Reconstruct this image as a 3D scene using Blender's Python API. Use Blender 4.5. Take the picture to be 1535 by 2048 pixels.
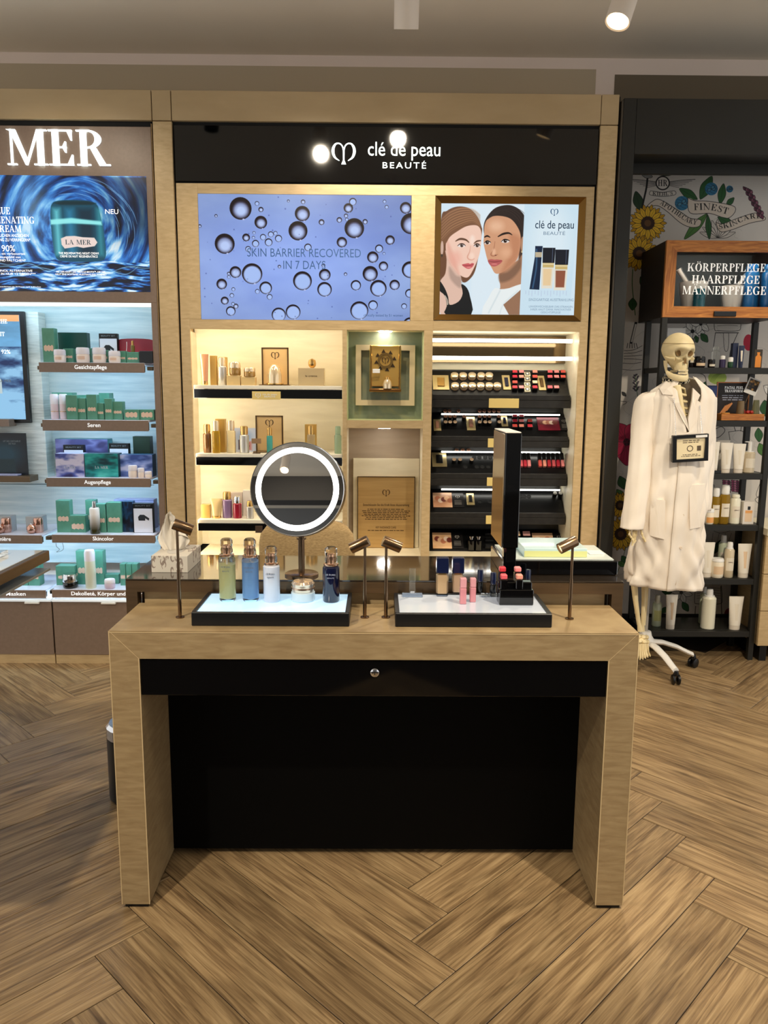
import bpy, math, random
import numpy as np
from mathutils import Vector, Matrix
random.seed(7); rng = np.random.default_rng(7)
SC = bpy.context.scene
for _o in list(bpy.data.objects): bpy.data.objects.remove(_o)
COL = SC.collection
PI = math.pi

# ------------------------------------------------------------------ camera
FPX, YAW, PITCH, ROLL = 1547.5, 0.0073, 0.1576, 0.0072
CAM = Vector((0.0092, -2.1187, 1.55))
_f = Vector((math.sin(YAW)*math.cos(PITCH), math.cos(YAW)*math.cos(PITCH), -math.sin(PITCH)))
_r = Vector((math.cos(YAW), -math.sin(YAW), 0)); _u = _r.cross(_f)
CR = math.cos(ROLL)*_r + math.sin(ROLL)*_u; CU = -math.sin(ROLL)*_r + math.cos(ROLL)*_u; CF = _f
cd = bpy.data.cameras.new('camera'); cam = bpy.data.objects.new('camera', cd); COL.objects.link(cam)
cd.sensor_fit = 'HORIZONTAL'; cd.sensor_width = 36; cd.lens = FPX/1535*36; cd.clip_start = .05
cam.matrix_world = Matrix(((CR.x, CU.x, -CF.x, CAM.x), (CR.y, CU.y, -CF.y, CAM.y), (CR.z, CU.z, -CF.z, CAM.z), (0, 0, 0, 1)))
SC.camera = cam

# ------------------------------------------------------------------ world, exposure
w = bpy.data.worlds.new('world'); SC.world = w; w.use_nodes = True
w.node_tree.nodes['Background'].inputs[0].default_value = (.98, .97, .95, 1)
w.node_tree.nodes['Background'].inputs[1].default_value = 1.05
vs = SC.view_settings; SC.display_settings.display_device = 'sRGB'
vs.view_transform = 'Standard'; vs.look = 'None'; vs.gamma = 1; vs.use_curve_mapping = False; vs.exposure = 0.0
SC.cycles.max_bounces = 8; SC.cycles.diffuse_bounces = 4; SC.cycles.glossy_bounces = 4; SC.cycles.transmission_bounces = 8; SC.cycles.adaptive_threshold = .03
CEIL = 3.415

def spot(name, loc, target, power, size=70, blend=.6, rad=.045, col=(1, .87, .68)):
    l = bpy.data.lights.new(name, 'SPOT'); l.energy = power; l.spot_size = math.radians(size); l.spot_blend = blend
    l.shadow_soft_size = rad; l.color = col
    o = bpy.data.objects.new(name, l); COL.objects.link(o); o.location = loc
    d = Vector(target) - Vector(loc); o.rotation_euler = d.to_track_quat('-Z', 'Y').to_euler()
    return o
# ceiling spotlights: (lamp mouth, aim, power, cone)  -- a white lamp body is built for each further down
LAMPS = [((.114, 1.432, 3.04), (.10, 2.6, 1.2), 62, 95), ((.992, 1.385, 3.06), (.45, .3, .7), 110, 80),
         ((-1.44, -1.8, 3.1), (-1.0, .45, .0), 260, 60), ((.10, -.85, 3.1), (.05, .35, .3), 36, 60),
         ((1.35, -1.0, 3.1), (1.3, .9, .3), 270, 66), ((2.05, .75, 3.1), (1.65, 2.05, .95), 92, 62),
         ((-1.6, 1.1, 3.08), (-1.6, 2.5, 1.6), 22, 90), ((-.75, -.95, 3.1), (-.6, -.4, .0), 24, 62), ((.75, -.95, 3.1), (.85, -.25, 0), 34, 66),
         ((-1.66, -5.95, 3.1), (-1.6, -9, 1.6), 200, 100), ((2.4, -5.2, 3.1), (2.2, -9, 1.2), 200, 100), ((-2.6, -4.6, 3.1), (-2.4, -9, 1.2), 200, 100), ((-.39, .9, 3.1), (-.25, 2.6, 1.2), 46, 84)]  # deep left and right lamps are unseen, added to brighten the mirrored far wall
for i, (a, b, p, s) in enumerate(LAMPS): spot('spot_light', a, b, p, s)

# ------------------------------------------------------------------ pixel <-> world (1535x2048 frame)
def ray(x, y): return CF + CR*((x-767.5)/FPX) - CU*((y-1024)/FPX)
def atY(x, y, Y): v = ray(x, y); return CAM + v*((Y-CAM.y)/v.y)
def atZ(x, y, Z): v = ray(x, y); return CAM + v*((Z-CAM.z)/v.z)
def ext(x0, x1, y0, y1, Y):
    xm, ym = (x0+x1)/2, (y0+y1)/2
    return atY(x0, ym, Y).x, atY(x1, ym, Y).x, atY(xm, y1, Y).z, atY(xm, y0, Y).z      # X0, X1, Z0(bottom), Z1(top)

# ------------------------------------------------------------------ mesh building
class MB:
    def __init__(s): s.v = []; s.f = []; s.m = []; s.uv = {}
    def add(s, vs, fs, mi=0):
        o = len(s.v); s.v += [tuple(p) for p in vs]
        for f in fs: s.f.append(tuple(o+i for i in f)); s.m.append(mi)
        return s
    def box(s, x0, x1, y0, y1, z0, z1, c=0., mi=0):
        if x0 > x1: x0, x1 = x1, x0
        if y0 > y1: y0, y1 = y1, y0
        if z0 > z1: z0, z1 = z1, z0
        c = min(c, (x1-x0)*.45, (y1-y0)*.45, (z1-z0)*.45)
        if c <= 1e-5:
            return s.add([(x0,y0,z0),(x1,y0,z0),(x1,y1,z0),(x0,y1,z0),(x0,y0,z1),(x1,y0,z1),(x1,y1,z1),(x0,y1,z1)],
                         [(0,3,2,1),(4,5,6,7),(0,1,5,4),(1,2,6,5),(2,3,7,6),(3,0,4,7)], mi)
        vs = []; ix = {}
        for sx in (0, 1):
            for sy in (0, 1):
                for sz in (0, 1):
                    X, Y, Z = (x0, x1)[sx], (y0, y1)[sy], (z0, z1)[sz]; cx, cy, cz = (c, -c)[sx], (c, -c)[sy], (c, -c)[sz]
                    for k, p in enumerate(((X, Y+cy, Z+cz), (X+cx, Y, Z+cz), (X+cx, Y+cy, Z))):
                        ix[(sx, sy, sz, k)] = len(vs); vs.append(p)
        g = lambda *a: ix[a]; F = []
        for q in (0, 1):
            F.append([g(q,0,0,0),g(q,1,0,0),g(q,1,1,0),g(q,0,1,0)]); F.append([g(0,q,0,1),g(1,q,0,1),g(1,q,1,1),g(0,q,1,1)]); F.append([g(0,0,q,2),g(1,0,q,2),g(1,1,q,2),g(0,1,q,2)])
            for r in (0, 1):
                F.append([g(q,r,0,0),g(q,r,1,0),g(q,r,1,1),g(q,r,0,1)]); F.append([g(q,0,r,0),g(q,1,r,0),g(q,1,r,2),g(q,0,r,2)]); F.append([g(0,q,r,1),g(1,q,r,1),g(1,q,r,2),g(0,q,r,2)])
                for t in (0, 1): F.append([g(q,r,t,0),g(q,r,t,1),g(q,r,t,2)])
        ctr = Vector(((x0+x1)/2, (y0+y1)/2, (z0+z1)/2)); out = []
        for f in F:
            P = [Vector(vs[i]) for i in f]; n = (P[1]-P[0]).cross(P[2]-P[0])
            out.append(tuple(f) if n.dot(sum(P, Vector())/len(P)-ctr) > 0 else tuple(f[::-1]))
        return s.add(vs, out, mi)
    def lathe(s, prof, n=20, c=(0, 0, 0), mi=0, cap=True, sx=1, sy=1, axis='z'):
        vs = []
        for r, z in prof:
            for k in range(n):
                a = 2*PI*k/n; p = (r*math.cos(a)*sx, r*math.sin(a)*sy, z)
                if axis == 'y': p = (p[0], p[2], -p[1])
                elif axis == 'x': p = (p[2], p[0], p[1])
                vs.append((c[0]+p[0], c[1]+p[1], c[2]+p[2]))
        fs = []
        for i in range(len(prof)-1):
            for k in range(n): fs.append((i*n+k, i*n+(k+1) % n, (i+1)*n+(k+1) % n, (i+1)*n+k))
        if cap:
            if prof[0][0] > 1e-6: fs.append(tuple(range(n))[::-1])
            if prof[-1][0] > 1e-6: fs.append(tuple((len(prof)-1)*n+k for k in range(n)))
        return s.add(vs, fs, mi)
    def tube(s, pts, r, n=10, mi=0, closed=False):
        P = [Vector(p) for p in pts]; R = r if isinstance(r, (list, tuple)) else [r]*len(P); vs = []; fs = []
        up = None
        for i, p in enumerate(P):
            t = (P[min(i+1, len(P)-1)]-P[max(i-1, 0)]).normalized() if not closed else (P[(i+1) % len(P)]-P[i-1]).normalized()
            if up is None: up = Vector((0, 0, 1)) if abs(t.z) < .9 else Vector((1, 0, 0))
            a = t.cross(up).normalized(); b = a.cross(t); up = b
            for k in range(n): q = p+(a*math.cos(2*PI*k/n)+b*math.sin(2*PI*k/n))*R[i]; vs.append(q)
        m = len(P)
        for i in range(m if closed else m-1):
            j = (i+1) % m
            for k in range(n): fs.append((i*n+k, i*n+(k+1) % n, j*n+(k+1) % n, j*n+k))
        if not closed: fs.append(tuple(range(n))[::-1]); fs.append(tuple((m-1)*n+k for k in range(n)))
        return s.add(vs, fs, mi)
    def prism(s, poly, y0, y1, mi=0, fr=None):
        """poly in (x,z); solid between y0 (front) and y1"""
        n = len(poly); A = sum(poly[i][0]*poly[(i+1) % n][1]-poly[(i+1) % n][0]*poly[i][1] for i in range(n))
        if A < 0: poly = poly[::-1]
        vs = [(p[0], y0, p[1]) for p in poly]+[(p[0], y1, p[1]) for p in poly]
        fs = [tuple(range(n)), tuple(range(2*n-1, n-1, -1))]+[(i, i+n, (i+1) % n+n, (i+1) % n) for i in range(n)]
        return s.add(vs, fs, mi)
    def grid(s, P, wrap=False, mi=0):
        """P[i][j] points"""
        a, b = len(P), len(P[0]); vs = [p for row in P for p in row]; fs = []
        for i in range(a-1):
            for j in range(b if wrap else b-1): fs.append((i*b+j, i*b+(j+1) % b, (i+1)*b+(j+1) % b, (i+1)*b+j))
        return s.add(vs, fs, mi)
    def xf(s, M, start=0):
        for i in range(start, len(s.v)): s.v[i] = tuple(M @ Vector(s.v[i]))
        return s
    def build(s, name, mat, parent=None, smooth=False, loc=None, rot=None):
        me = bpy.data.meshes.new(name); me.from_pydata(s.v, [], s.f)
        for m in (mat if isinstance(mat, (list, tuple)) else [mat]): me.materials.append(m)
        if any(s.m): me.polygons.foreach_set('material_index', s.m)
        if smooth:
            me.polygons.foreach_set('use_smooth', [True]*len(me.polygons))
            if smooth != 'all': me.set_sharp_from_angle(angle=math.radians(38))
        me.update()
        return link(name, me, parent, loc, rot)
def link(name, me, parent=None, loc=None, rot=None):
    o = bpy.data.objects.new(name, me); COL.objects.link(o)
    if parent: o.parent = parent
    if loc is not None: o.location = loc
    if rot is not None: o.rotation_euler = rot
    return o
LABELS = {}
def tag(o, label, cat, group=None, kind=None):
    o['label'] = label; o['category'] = cat
    if group: o['group'] = group
    if kind: o['kind'] = kind
    LABELS.setdefault(label, []).append(o.name)
    return o
def thing(name, label, cat, loc=(0, 0, 0), rz=0, group=None):
    o = bpy.data.objects.new(name, None); COL.objects.link(o); o.location = loc; o.rotation_euler = (0, 0, rz); o.empty_display_size = .05
    return tag(o, label, cat, group)
def struct(o, label=None, cat=None):
    o['kind'] = 'structure'
    if label: o['label'] = label; o['category'] = cat
    return o
ORD = ['first', 'second', 'third', 'fourth', 'fifth', 'sixth', 'seventh', 'eighth', 'ninth', 'tenth', 'eleventh', 'twelfth']

# ------------------------------------------------------------------ materials
def lin(c):
    return tuple(((v/255/12.92) if v/255 <= .04045 else ((v/255+.055)/1.055)**2.4) for v in c)
MATS = {}
def mat(name, rgb=(200, 200, 200), rough=.5, metal=0., emit=0., trans=0., ior=1.45, coat=0., alpha=1., spec=.5, emit_rgb=None):
    if name in MATS: return MATS[name]
    m = bpy.data.materials.new(name); m.use_nodes = True; b = m.node_tree.nodes['Principled BSDF']; c = lin(rgb)+(1,)
    b.inputs['Base Color'].default_value = c; b.inputs['Roughness'].default_value = rough; b.inputs['Metallic'].default_value = metal
    b.inputs['Transmission Weight'].default_value = trans; b.inputs['IOR'].default_value = ior; b.inputs['Coat Weight'].default_value = coat
    b.inputs['Coat Roughness'].default_value = .05; b.inputs['Specular IOR Level'].default_value = spec
    if alpha < 1: b.inputs['Alpha'].default_value = alpha
    if emit: b.inputs['Emission Color'].default_value = lin(emit_rgb or rgb)+(1,); b.inputs['Emission Strength'].default_value = emit
    MATS[name] = m; return m
def nodes(m): return m.node_tree.nodes, m.node_tree.links, m.node_tree.nodes['Principled BSDF']
def grain(m, c1, c2, scale=(1, 1, 1), nscale=8., detail=6., lo=.3, hi=.7, bump=0., dist=0., coords='Object', rand=False, spread=.0, c3=None):
    """noise-streaked colour between c1 and c2 on a material; scale stretches the streaks"""
    N, L, b = nodes(m); tc = N.new('ShaderNodeTexCoord'); mp = N.new('ShaderNodeMapping'); mp.inputs['Scale'].default_value = scale
    src = tc.outputs[coords]
    if rand:
        oi = N.new('ShaderNodeObjectInfo'); vm = N.new('ShaderNodeVectorMath'); vm.operation = 'MULTIPLY_ADD'
        cx = N.new('ShaderNodeCombineXYZ'); 
        for k in range(3): L.new(oi.outputs['Random'], cx.inputs[k])
        L.new(cx.outputs[0], vm.inputs[0]); vm.inputs[1].default_value = (37, 53, 91); L.new(src, vm.inputs[2]); src = vm.outputs[0]
    L.new(src, mp.inputs[0])
    n = N.new('ShaderNodeTexNoise'); n.inputs['Scale'].default_value = nscale; n.inputs['Detail'].default_value = detail; n.inputs['Distortion'].default_value = dist
    L.new(mp.outputs[0], n.inputs['Vector'])
    r = N.new('ShaderNodeValToRGB'); r.color_ramp.elements[0].position = lo; r.color_ramp.elements[1].position = hi
    r.color_ramp.elements[0].color = lin(c1)+(1,); r.color_ramp.elements[1].color = lin(c2)+(1,)
    if c3: e = r.color_ramp.elements.new((lo+hi)/2); e.color = lin(c3)+(1,)
    L.new(n.outputs['Fac'], r.inputs[0]); out = r.outputs[0]
    if rand and spread:
        hs = N.new('ShaderNodeHueSaturation'); mr = N.new('ShaderNodeMapRange'); mr.inputs[3].default_value = 1-spread; mr.inputs[4].default_value = 1+spread
        L.new(oi.outputs['Random'], mr.inputs[0]); L.new(mr.outputs[0], hs.inputs['Value']); L.new(out, hs.inputs['Color']); out = hs.outputs[0]
    L.new(out, b.inputs['Base Color'])
    if bump:
        bp = N.new('ShaderNodeBump'); bp.inputs['Strength'].default_value = bump; bp.inputs['Distance'].default_value = .004
        L.new(n.outputs['Fac'], bp.inputs['Height']); L.new(bp.outputs[0], b.inputs['Normal'])
    return m
LAM = grain(mat('beige_laminate', rough=.42), (184, 157, 114), (202, 176, 132), (2, 2, 12), 6, 10, .3, .7, .05, .5)
LAM_V = grain(mat('beige_laminate_upright', rough=.42), (186, 159, 115), (204, 178, 134), (3, 3, 9), 7, 10, .3, .7, .05, .4)
LAM_T = grain(mat('table_laminate', rough=.42), (140, 117, 83), (162, 140, 103), (2, 2, 10), 7, 12, .3, .7, .08, .5)
LAM_P = grain(mat('pale_laminate', rough=.5), (218, 206, 176), (232, 222, 194), (1, 1, 6), 3, 8, .3, .7, .04, .8)
TAUPE = grain(mat('taupe_panel', rough=.38), (126, 106, 91), (132, 112, 97), (1, 1, 1), 60, 3)
BRONZE = mat('bronze_metal', (120, 96, 68), .3, .9)
BRONZE_D = grain(mat('dark_bronze_metal', rough=.35, metal=.55), (92, 74, 54), (104, 84, 62), (1, 1, 14), 6, 4)
GOLD = mat('gold_metal', (214, 172, 104), .22, .95); PALEGOLD = mat('pale_gold', (216, 194, 140), .35, .7)
ROSE = mat('rose_gold', (206, 160, 140), .18, .95); CHROME = mat('chrome', (220, 220, 222), .12, 1)
BLACK = mat('black_gloss', (5, 5, 6), .06, coat=.6); BLACKM = mat('black_satin', (9, 9, 10), .35); BLACKS = mat('black_matte', (7, 7, 7), .75)
DGREY = grain(mat('dark_grey_plastic', rough=.35), (30, 28, 26), (42, 40, 37), (1, 1, 1), 30, 4)
RACKB = mat('black_rack_steel', (34, 33, 29), .45, .2)
WHITE = mat('white_plastic', (236, 234, 228), .35); CREAM = mat('cream_plastic', (240, 228, 204), .4); WHITEP = mat('white_paint', (214, 200, 186), .85)
LEDW = mat('warm_led', (255, 244, 220), emit=16, emit_rgb=(255, 246, 228)); LEDN = mat('neutral_led', (255, 255, 255), emit=22, emit_rgb=(255, 250, 238))
LEDC = mat('cool_led', (235, 250, 255), emit=34, emit_rgb=(192, 230, 255)); LEDR = mat('ring_led', (255, 255, 255), emit=4, emit_rgb=(255, 253, 248))
GREEN = grain(mat('green_carton', rough=.4), (78, 138, 114), (90, 150, 128), (1, 1, 1), 20, 3)
DKGREEN = mat('dark_green_carton', (10, 60, 50), .35); LABELP = mat('pink_label', (222, 190, 168), .5)
def glass(name, rgb, rough=.02, trans=.95): return mat(name, rgb, rough, trans=trans, ior=1.3)
CLEAR = glass('clear_acrylic', (246, 250, 248))

# ------------------------------------------------------------------ vector shapes: strokes, serif capitals, emblem
def cr(pts, n=6, closed=False):
    P = [np.array(p, float) for p in pts]; m = len(P); out = []
    for i in range(m if closed else m-1):
        p0, p1, p2, p3 = (P[(i-1) % m], P[i], P[(i+1) % m], P[(i+2) % m]) if closed else (P[max(i-1, 0)], P[i], P[i+1], P[min(i+2, m-1)])
        for k in range(n):
            t = k/n; out.append(.5*((2*p1)+(-p0+p2)*t+(2*p0-5*p1+4*p2-p3)*t*t+(-p0+3*p1-3*p2+p3)*t**3))
    if not closed: out.append(P[-1])
    return [tuple(p) for p in out]
def stroke(pts, wd, n=6, smooth=True):
    """quads along a path; wd a number or one width per point"""
    W = wd if isinstance(wd, (list, tuple)) else [wd]*len(pts)
    if smooth and len(pts) > 2:
        q = cr([tuple(p)+(w_,) for p, w_ in zip(pts, W)], n); pts = [p[:2] for p in q]; W = [p[2] for p in q]
    L, R = [], []
    for i, p in enumerate(pts):
        a, b = pts[max(i-1, 0)], pts[min(i+1, len(pts)-1)]; dx, dy = b[0]-a[0], b[1]-a[1]; l = math.hypot(dx, dy) or 1
        nx, ny = -dy/l*W[i]/2, dx/l*W[i]/2; L.append((p[0]+nx, p[1]+ny)); R.append((p[0]-nx, p[1]-ny))
    return [[L[i], R[i], R[i+1], L[i+1]] for i in range(len(pts)-1)]
T_, H_ = .17, .05
def rect(x0, x1, y0, y1): return [(x0, y0), (x1, y0), (x1, y1), (x0, y1)]
def arcring(cx, cy, ro, so, ri, si, a0, a1, n=22):
    q = []
    for k in range(n):
        t0, t1 = [math.radians(a0+(a1-a0)*j/n) for j in (k, k+1)]
        q.append([(cx+ro*math.cos(t0), cy+so*math.sin(t0)), (cx+ro*math.cos(t1), cy+so*math.sin(t1)), (cx+ri*math.cos(t1), cy+si*math.sin(t1)), (cx+ri*math.cos(t0), cy+si*math.sin(t0))])
    return q
def glyph(c):
    st = [rect(.1, .1+T_, 0, 1)]; sf = lambda a, b, y: rect(a, b, y-.02 if y else 0, y+.02 if y and y < 1 else (1 if y else .04)) if 0 else rect(a, b, (1-.04 if y else 0), (1 if y else .04))
    bot, top = [sf(.0, .37, 0)], [sf(.0, .37, 1)]
    armT = [sf(.0, .63, 1), [(.63, 1), (.63, .7), (.6, .7), (.5, .96)]]; armB = [sf(.0, .65, 0), [(.65, 0), (.65, .3), (.62, .3), (.5, .04)]]
    mid = [rect(.27, .47, .49, .53), [(.44, .36), (.47, .36), (.47, .67), (.44, .67), (.36, .51)]]
    bowl = arcring(.3, .745, .37, .255, .2, .215, -90, 90)+[rect(.25, .31, .49, .53), rect(.25, .31, .96, 1)]
    if c == 'L': return st+top+armB, .7
    if c == 'E': return st+armT+mid+armB, .72
    if c == 'F': return st+armT+mid+bot, .66
    if c == 'I': return st+top+bot, .38
    if c == 'P': return st+top+bot+bowl, .7
    if c == 'R': return st+top+bot+bowl+[[(.36, .5), (.53, .5), (.78, .04), (.6, 0)], rect(.6, .9, 0, .04)], .88
    if c == 'K': return st+top+bot+[[(.26, .36), (.3, .34), (.72, .97), (.65, .97)], sf(.54, .86, 1), [(.38, .55), (.5, .66), (.84, .02), (.62, .02)], sf(.52, .92, 0)], .92
    if c == 'H': return st+top+bot+[rect(.27, .62, .49, .54), rect(.6, .77, 0, 1), sf(.5, .87, 0), sf(.5, .87, 1)], .88
    if c == 'N': return [rect(.12, .17, 0, 1), sf(.02, .27, 0), [(.02, 1), (.22, 1), (.78, 0), (.70, 0), (.02, .97)], rect(.73, .78, 0, 1), sf(.63, .88, 1)], .9
    if c == 'M': return [rect(.1, .15, 0, 1), sf(.0, .26, 0), [(.0, 1), (.25, 1), (.57, .1), (.49, 0), (.1, .96)], [(.49, 0), (.54, 0), (.88, 1), (.82, 1)], rect(.82, .99, 0, 1), sf(.72, 1.09, 0), sf(.84, 1.09, 1)], 1.1
    if c == 'A': return [[(.07, .02), (.12, .02), (.40, .93), (.36, 1)], [(.33, 1), (.43, 1), (.80, .02), (.61, .02)], rect(.17, .64, .3, .345), sf(-.02, .24, 0), sf(.5, .9, 0)], .88
    if c in 'OC': 
        if c == 'O': return arcring(.45, .5, .41, .52, .22, .48, 0, 360, 36), .92
        return arcring(.45, .5, .41, .52, .22, .48, 45, 318, 32)+[[(.77, 1), (.77, .66), (.74, .66), (.66, .9), (.7, .95)], [(.76, .2), (.72, .22), (.6, .06), (.66, .04)]], .84
    if c == 'G': return arcring(.45, .5, .41, .52, .22, .48, 45, 300, 32)+[[(.77, 1), (.77, .66), (.74, .66), (.66, .9), (.7, .95)], rect(.62, .79, .03, .4), rect(.52, .88, .38, .42)], .92
    if c == 'S': return stroke([(.55, .8), (.42, .96), (.25, .95), (.14, .78), (.25, .6), (.46, .44), (.56, .24), (.42, .05), (.22, .04), (.08, .22)], [.04, .05, .06, .1, .15, .17, .12, .06, .05, .04])+[[(.58, 1), (.58, .68), (.55, .68), (.5, .86)], [(.06, 0), (.06, .34), (.09, .34), (.14, .14)]], .64
    if c == 'T': return [rect(.29, .46, 0, 1), sf(.19, .56, 0), sf(.02, .73, 1), [(.02, 1), (.02, .68), (.05, .68), (.14, .96)], [(.73, 1), (.73, .68), (.7, .68), (.61, .96)]], .76
    if c == 'Y': return [rect(.32, .49, 0, .5), sf(.22, .59, 0), [(.02, .98), (.22, .98), (.47, .47), (.34, .45)], [(.45, .5), (.49, .46), (.74, .98), (.68, .98)], sf(-.05, .3, 1), sf(.56, .86, 1)], .82
    if c == 'U': return [rect(.1, .27, .3, 1), sf(0, .37, 1), rect(.68, .73, .3, 1), sf(.58, .83, 1)]+arcring(.415, .3, .315, .32, .147, .26, 180, 360), .84
    if c == "'": return [[(.05, 1), (.15, 1), (.1, .7), (.07, .7)]], .2
    if c == ' ': return [], .4
    return st+top+bot, .4
def serif(txt, sp=.03):
    polys, x = [], 0.
    for c in txt:
        b = {'Ö': 'O', 'Ä': 'A'}.get(c, c); g, adv = glyph(b); polys += [[(x+p[0], p[1]) for p in q] for q in g]
        if c in 'ÖÄ':
            for dx in (-.14, .14): polys.append([(x+adv/2-.01+dx+.07*math.cos(a), 1.16+.07*math.sin(a)) for a in np.linspace(0, 2*PI, 10)[:-1]])
        x += adv+sp
    return polys, x-sp
def emblem():
    """heart-like mark of two crescents and a stem, about 1 wide and 1 high, centred"""
    q = []
    for s in (-1, 1):
        q += stroke([(s*.02, .18), (s*.07, .36), (s*.2, .47), (s*.36, .45), (s*.47, .28), (s*.49, .05), (s*.4, -.18), (s*.2, -.33)], [.05, .06, .06, .08, .12, .13, .09, .03])
    q += [[(-.045, .3), (.045, .3), (.035, -.3), (.11, -.5), (-.11, -.5), (-.035, -.3)]]
    return q
def poly_mesh(name, polys, m, parent, x, y, z, sx, sz=None, th=.0012, cx=0, cz=0, slant=0):
    """flat raised lettering facing -Y, polygon origin at (x,z), scaled"""
    sz = sz or sx; b = MB()
    for p in polys: b.prism([(x+(q[0]-cx+slant*q[1])*sx, z+(q[1]-cz)*sz) for q in p], y-th, y)
    return b.build(name, m, parent)
def small_print(parent, x, y, z, width, lines, size, m, name='small_print'):
    """rows of print too small to read: short dashes of uneven length"""
    b = MB(); r = random.Random(int(abs(x*7919+z*104729)*1000) % 9999)
    for i in range(lines):
        wl = width*r.uniform(.72, 1.); px = x-wl/2; zz = z-i*size*1.6
        while px < x+wl/2-size:
            w2 = min(size*r.uniform(1.2, 4.5), x+wl/2-px); b.box(px, px+w2, y-.0004, y, zz-size*.32, zz+size*.32); px += w2+size*.7
    return b.build(name, m, parent)
FONTS = []
def text(body, x, y, z, size, m, parent, width=None, bold=0., align='CENTER', ext_=.0004, rx=PI/2, name='lettering', rot=0, sp=1.0, lsp=1.0):
    c = bpy.data.curves.new(name, 'FONT'); c.body = body; c.size = size; c.align_x = align; c.align_y = 'CENTER'; c.extrude = ext_; c.offset = bold*size; c.resolution_u = 3
    c.space_character = sp; c.space_line = lsp; c.materials.append(m)
    o = bpy.data.objects.new(name, c); COL.objects.link(o); o.location = (x, y, z); o.rotation_euler = (rx, rot, 0)
    if parent: o.parent = parent
    FONTS.append((o, width)); return o

# ------------------------------------------------------------------ printed pictures, drawn here into memory
class Img:
    """picture canvas; map(): drawing coordinates -> pixels"""
    def __init__(s, W, H, x0, y0, x1, y1, bg=(255, 255, 255)):
        s.W, s.H = W, H; s.k = (W/(x1-x0), H/(y1-y0)); s.o = (x0, y0); s.a = np.empty((H, W, 3), np.float32); s.a[:] = np.array(bg)/255
        s.gy, s.gx = np.mgrid[0:H, 0:W].astype(np.float32)
    def pts(s, P): return np.array([((p[0]-s.o[0])*s.k[0], (p[1]-s.o[1])*s.k[1]) for p in P], np.float32)
    def cov(s, P, blur):
        x0, y0 = np.floor(P.min(0)-blur-1).astype(int); x1, y1 = np.ceil(P.max(0)+blur+2).astype(int)
        x0, y0, x1, y1 = max(x0, 0), max(y0, 0), min(x1, s.W), min(y1, s.H)
        if x1 <= x0 or y1 <= y0: return None
        X, Y = s.gx[y0:y1, x0:x1]+.5, s.gy[y0:y1, x0:x1]+.5; d = np.full(X.shape, 1e9, np.float32); ins = np.zeros(X.shape, bool)
        for i in range(len(P)):
            ax, ay = P[i]; bx, by = P[(i+1) % len(P)]; ex, ey = bx-ax, by-ay; l2 = ex*ex+ey*ey
            if l2 < 1e-9: continue
            t = np.clip(((X-ax)*ex+(Y-ay)*ey)/l2, 0, 1); d = np.minimum(d, (X-ax-t*ex)**2+(Y-ay-t*ey)**2)
            if ay != by: ins ^= ((ay > Y) != (by > Y)) & (X < (bx-ax)*(Y-ay)/(by-ay)+ax)
        sd = np.sqrt(d)*np.where(ins, 1, -1); return (slice(y0, y1), slice(x0, x1)), np.clip(.5+sd/max(blur, 1), 0, 1)
    def poly(s, P, c, blur=1., alpha=1., smooth=0):
        if smooth: P = cr(P, smooth, True)
        r = s.cov(s.pts(P), blur)
        if r is None: return s
        sl, al = r; al = (al*alpha)[..., None]; s.a[sl] = s.a[sl]*(1-al)+np.array(c, np.float32)/255*al; return s
    def ell(s, cx, cy, rx, ry, c, blur=1., alpha=1., rot=0, n=28):
        P = [(cx+rx*math.cos(t)*math.cos(rot)-ry*math.sin(t)*math.sin(rot), cy+rx*math.cos(t)*math.sin(rot)+ry*math.sin(t)*math.cos(rot)) for t in np.linspace(0, 2*PI, n+1)[:-1]]
        return s.poly(P, c, blur, alpha)
    def line(s, P, wd, c, blur=1., alpha=1., smooth=True):
        q = stroke(P, wd, 5, smooth); L = [a[0] for a in q]+[q[-1][3]]; R = [a[1] for a in q]+[q[-1][2]]
        return s.poly(L+R[::-1], c, blur, alpha)
    def many(s, polys, f, c, alpha=1.):
        for p in polys: s.poly([f(q) for q in p], c, 1., alpha)
        return s
    def material(s, name, emit=0., rough=.4, alpha_dif=1.):
        a = np.ones((s.H, s.W, 4), np.float32); a[..., :3] = np.clip(s.a, 0, 1); a = a[::-1]
        im = bpy.data.images.new(name, s.W, s.H); im.pixels.foreach_set(np.ascontiguousarray(a).ravel()); im.update(); im.pack()
        m = mat(name, (10, 10, 10), rough); N, L, b = nodes(m); t = N.new('ShaderNodeTexImage'); t.image = im; t.extension = 'EXTEND'
        if emit:
            L.new(t.outputs[0], b.inputs['Emission Color']); b.inputs['Emission Strength'].default_value = emit
        else: L.new(t.outputs[0], b.inputs['Base Color'])
        return m
def panel(name, x0, x1, y, z0, z1, m, parent=None, th=.003):
    """thin printed sheet facing -Y with UVs across its front"""
    b = MB().box(x0, x1, y, y+th, z0, z1); o = b.build(name, m, parent); me = o.data; uv = me.uv_layers.new(name='UVMap')
    for l in me.loops:
        v = me.vertices[l.vertex_index].co; uv.data[l.index].uv = ((v.x-x0)/(x1-x0), (v.z-z0)/(z1-z0))
    return o
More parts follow.
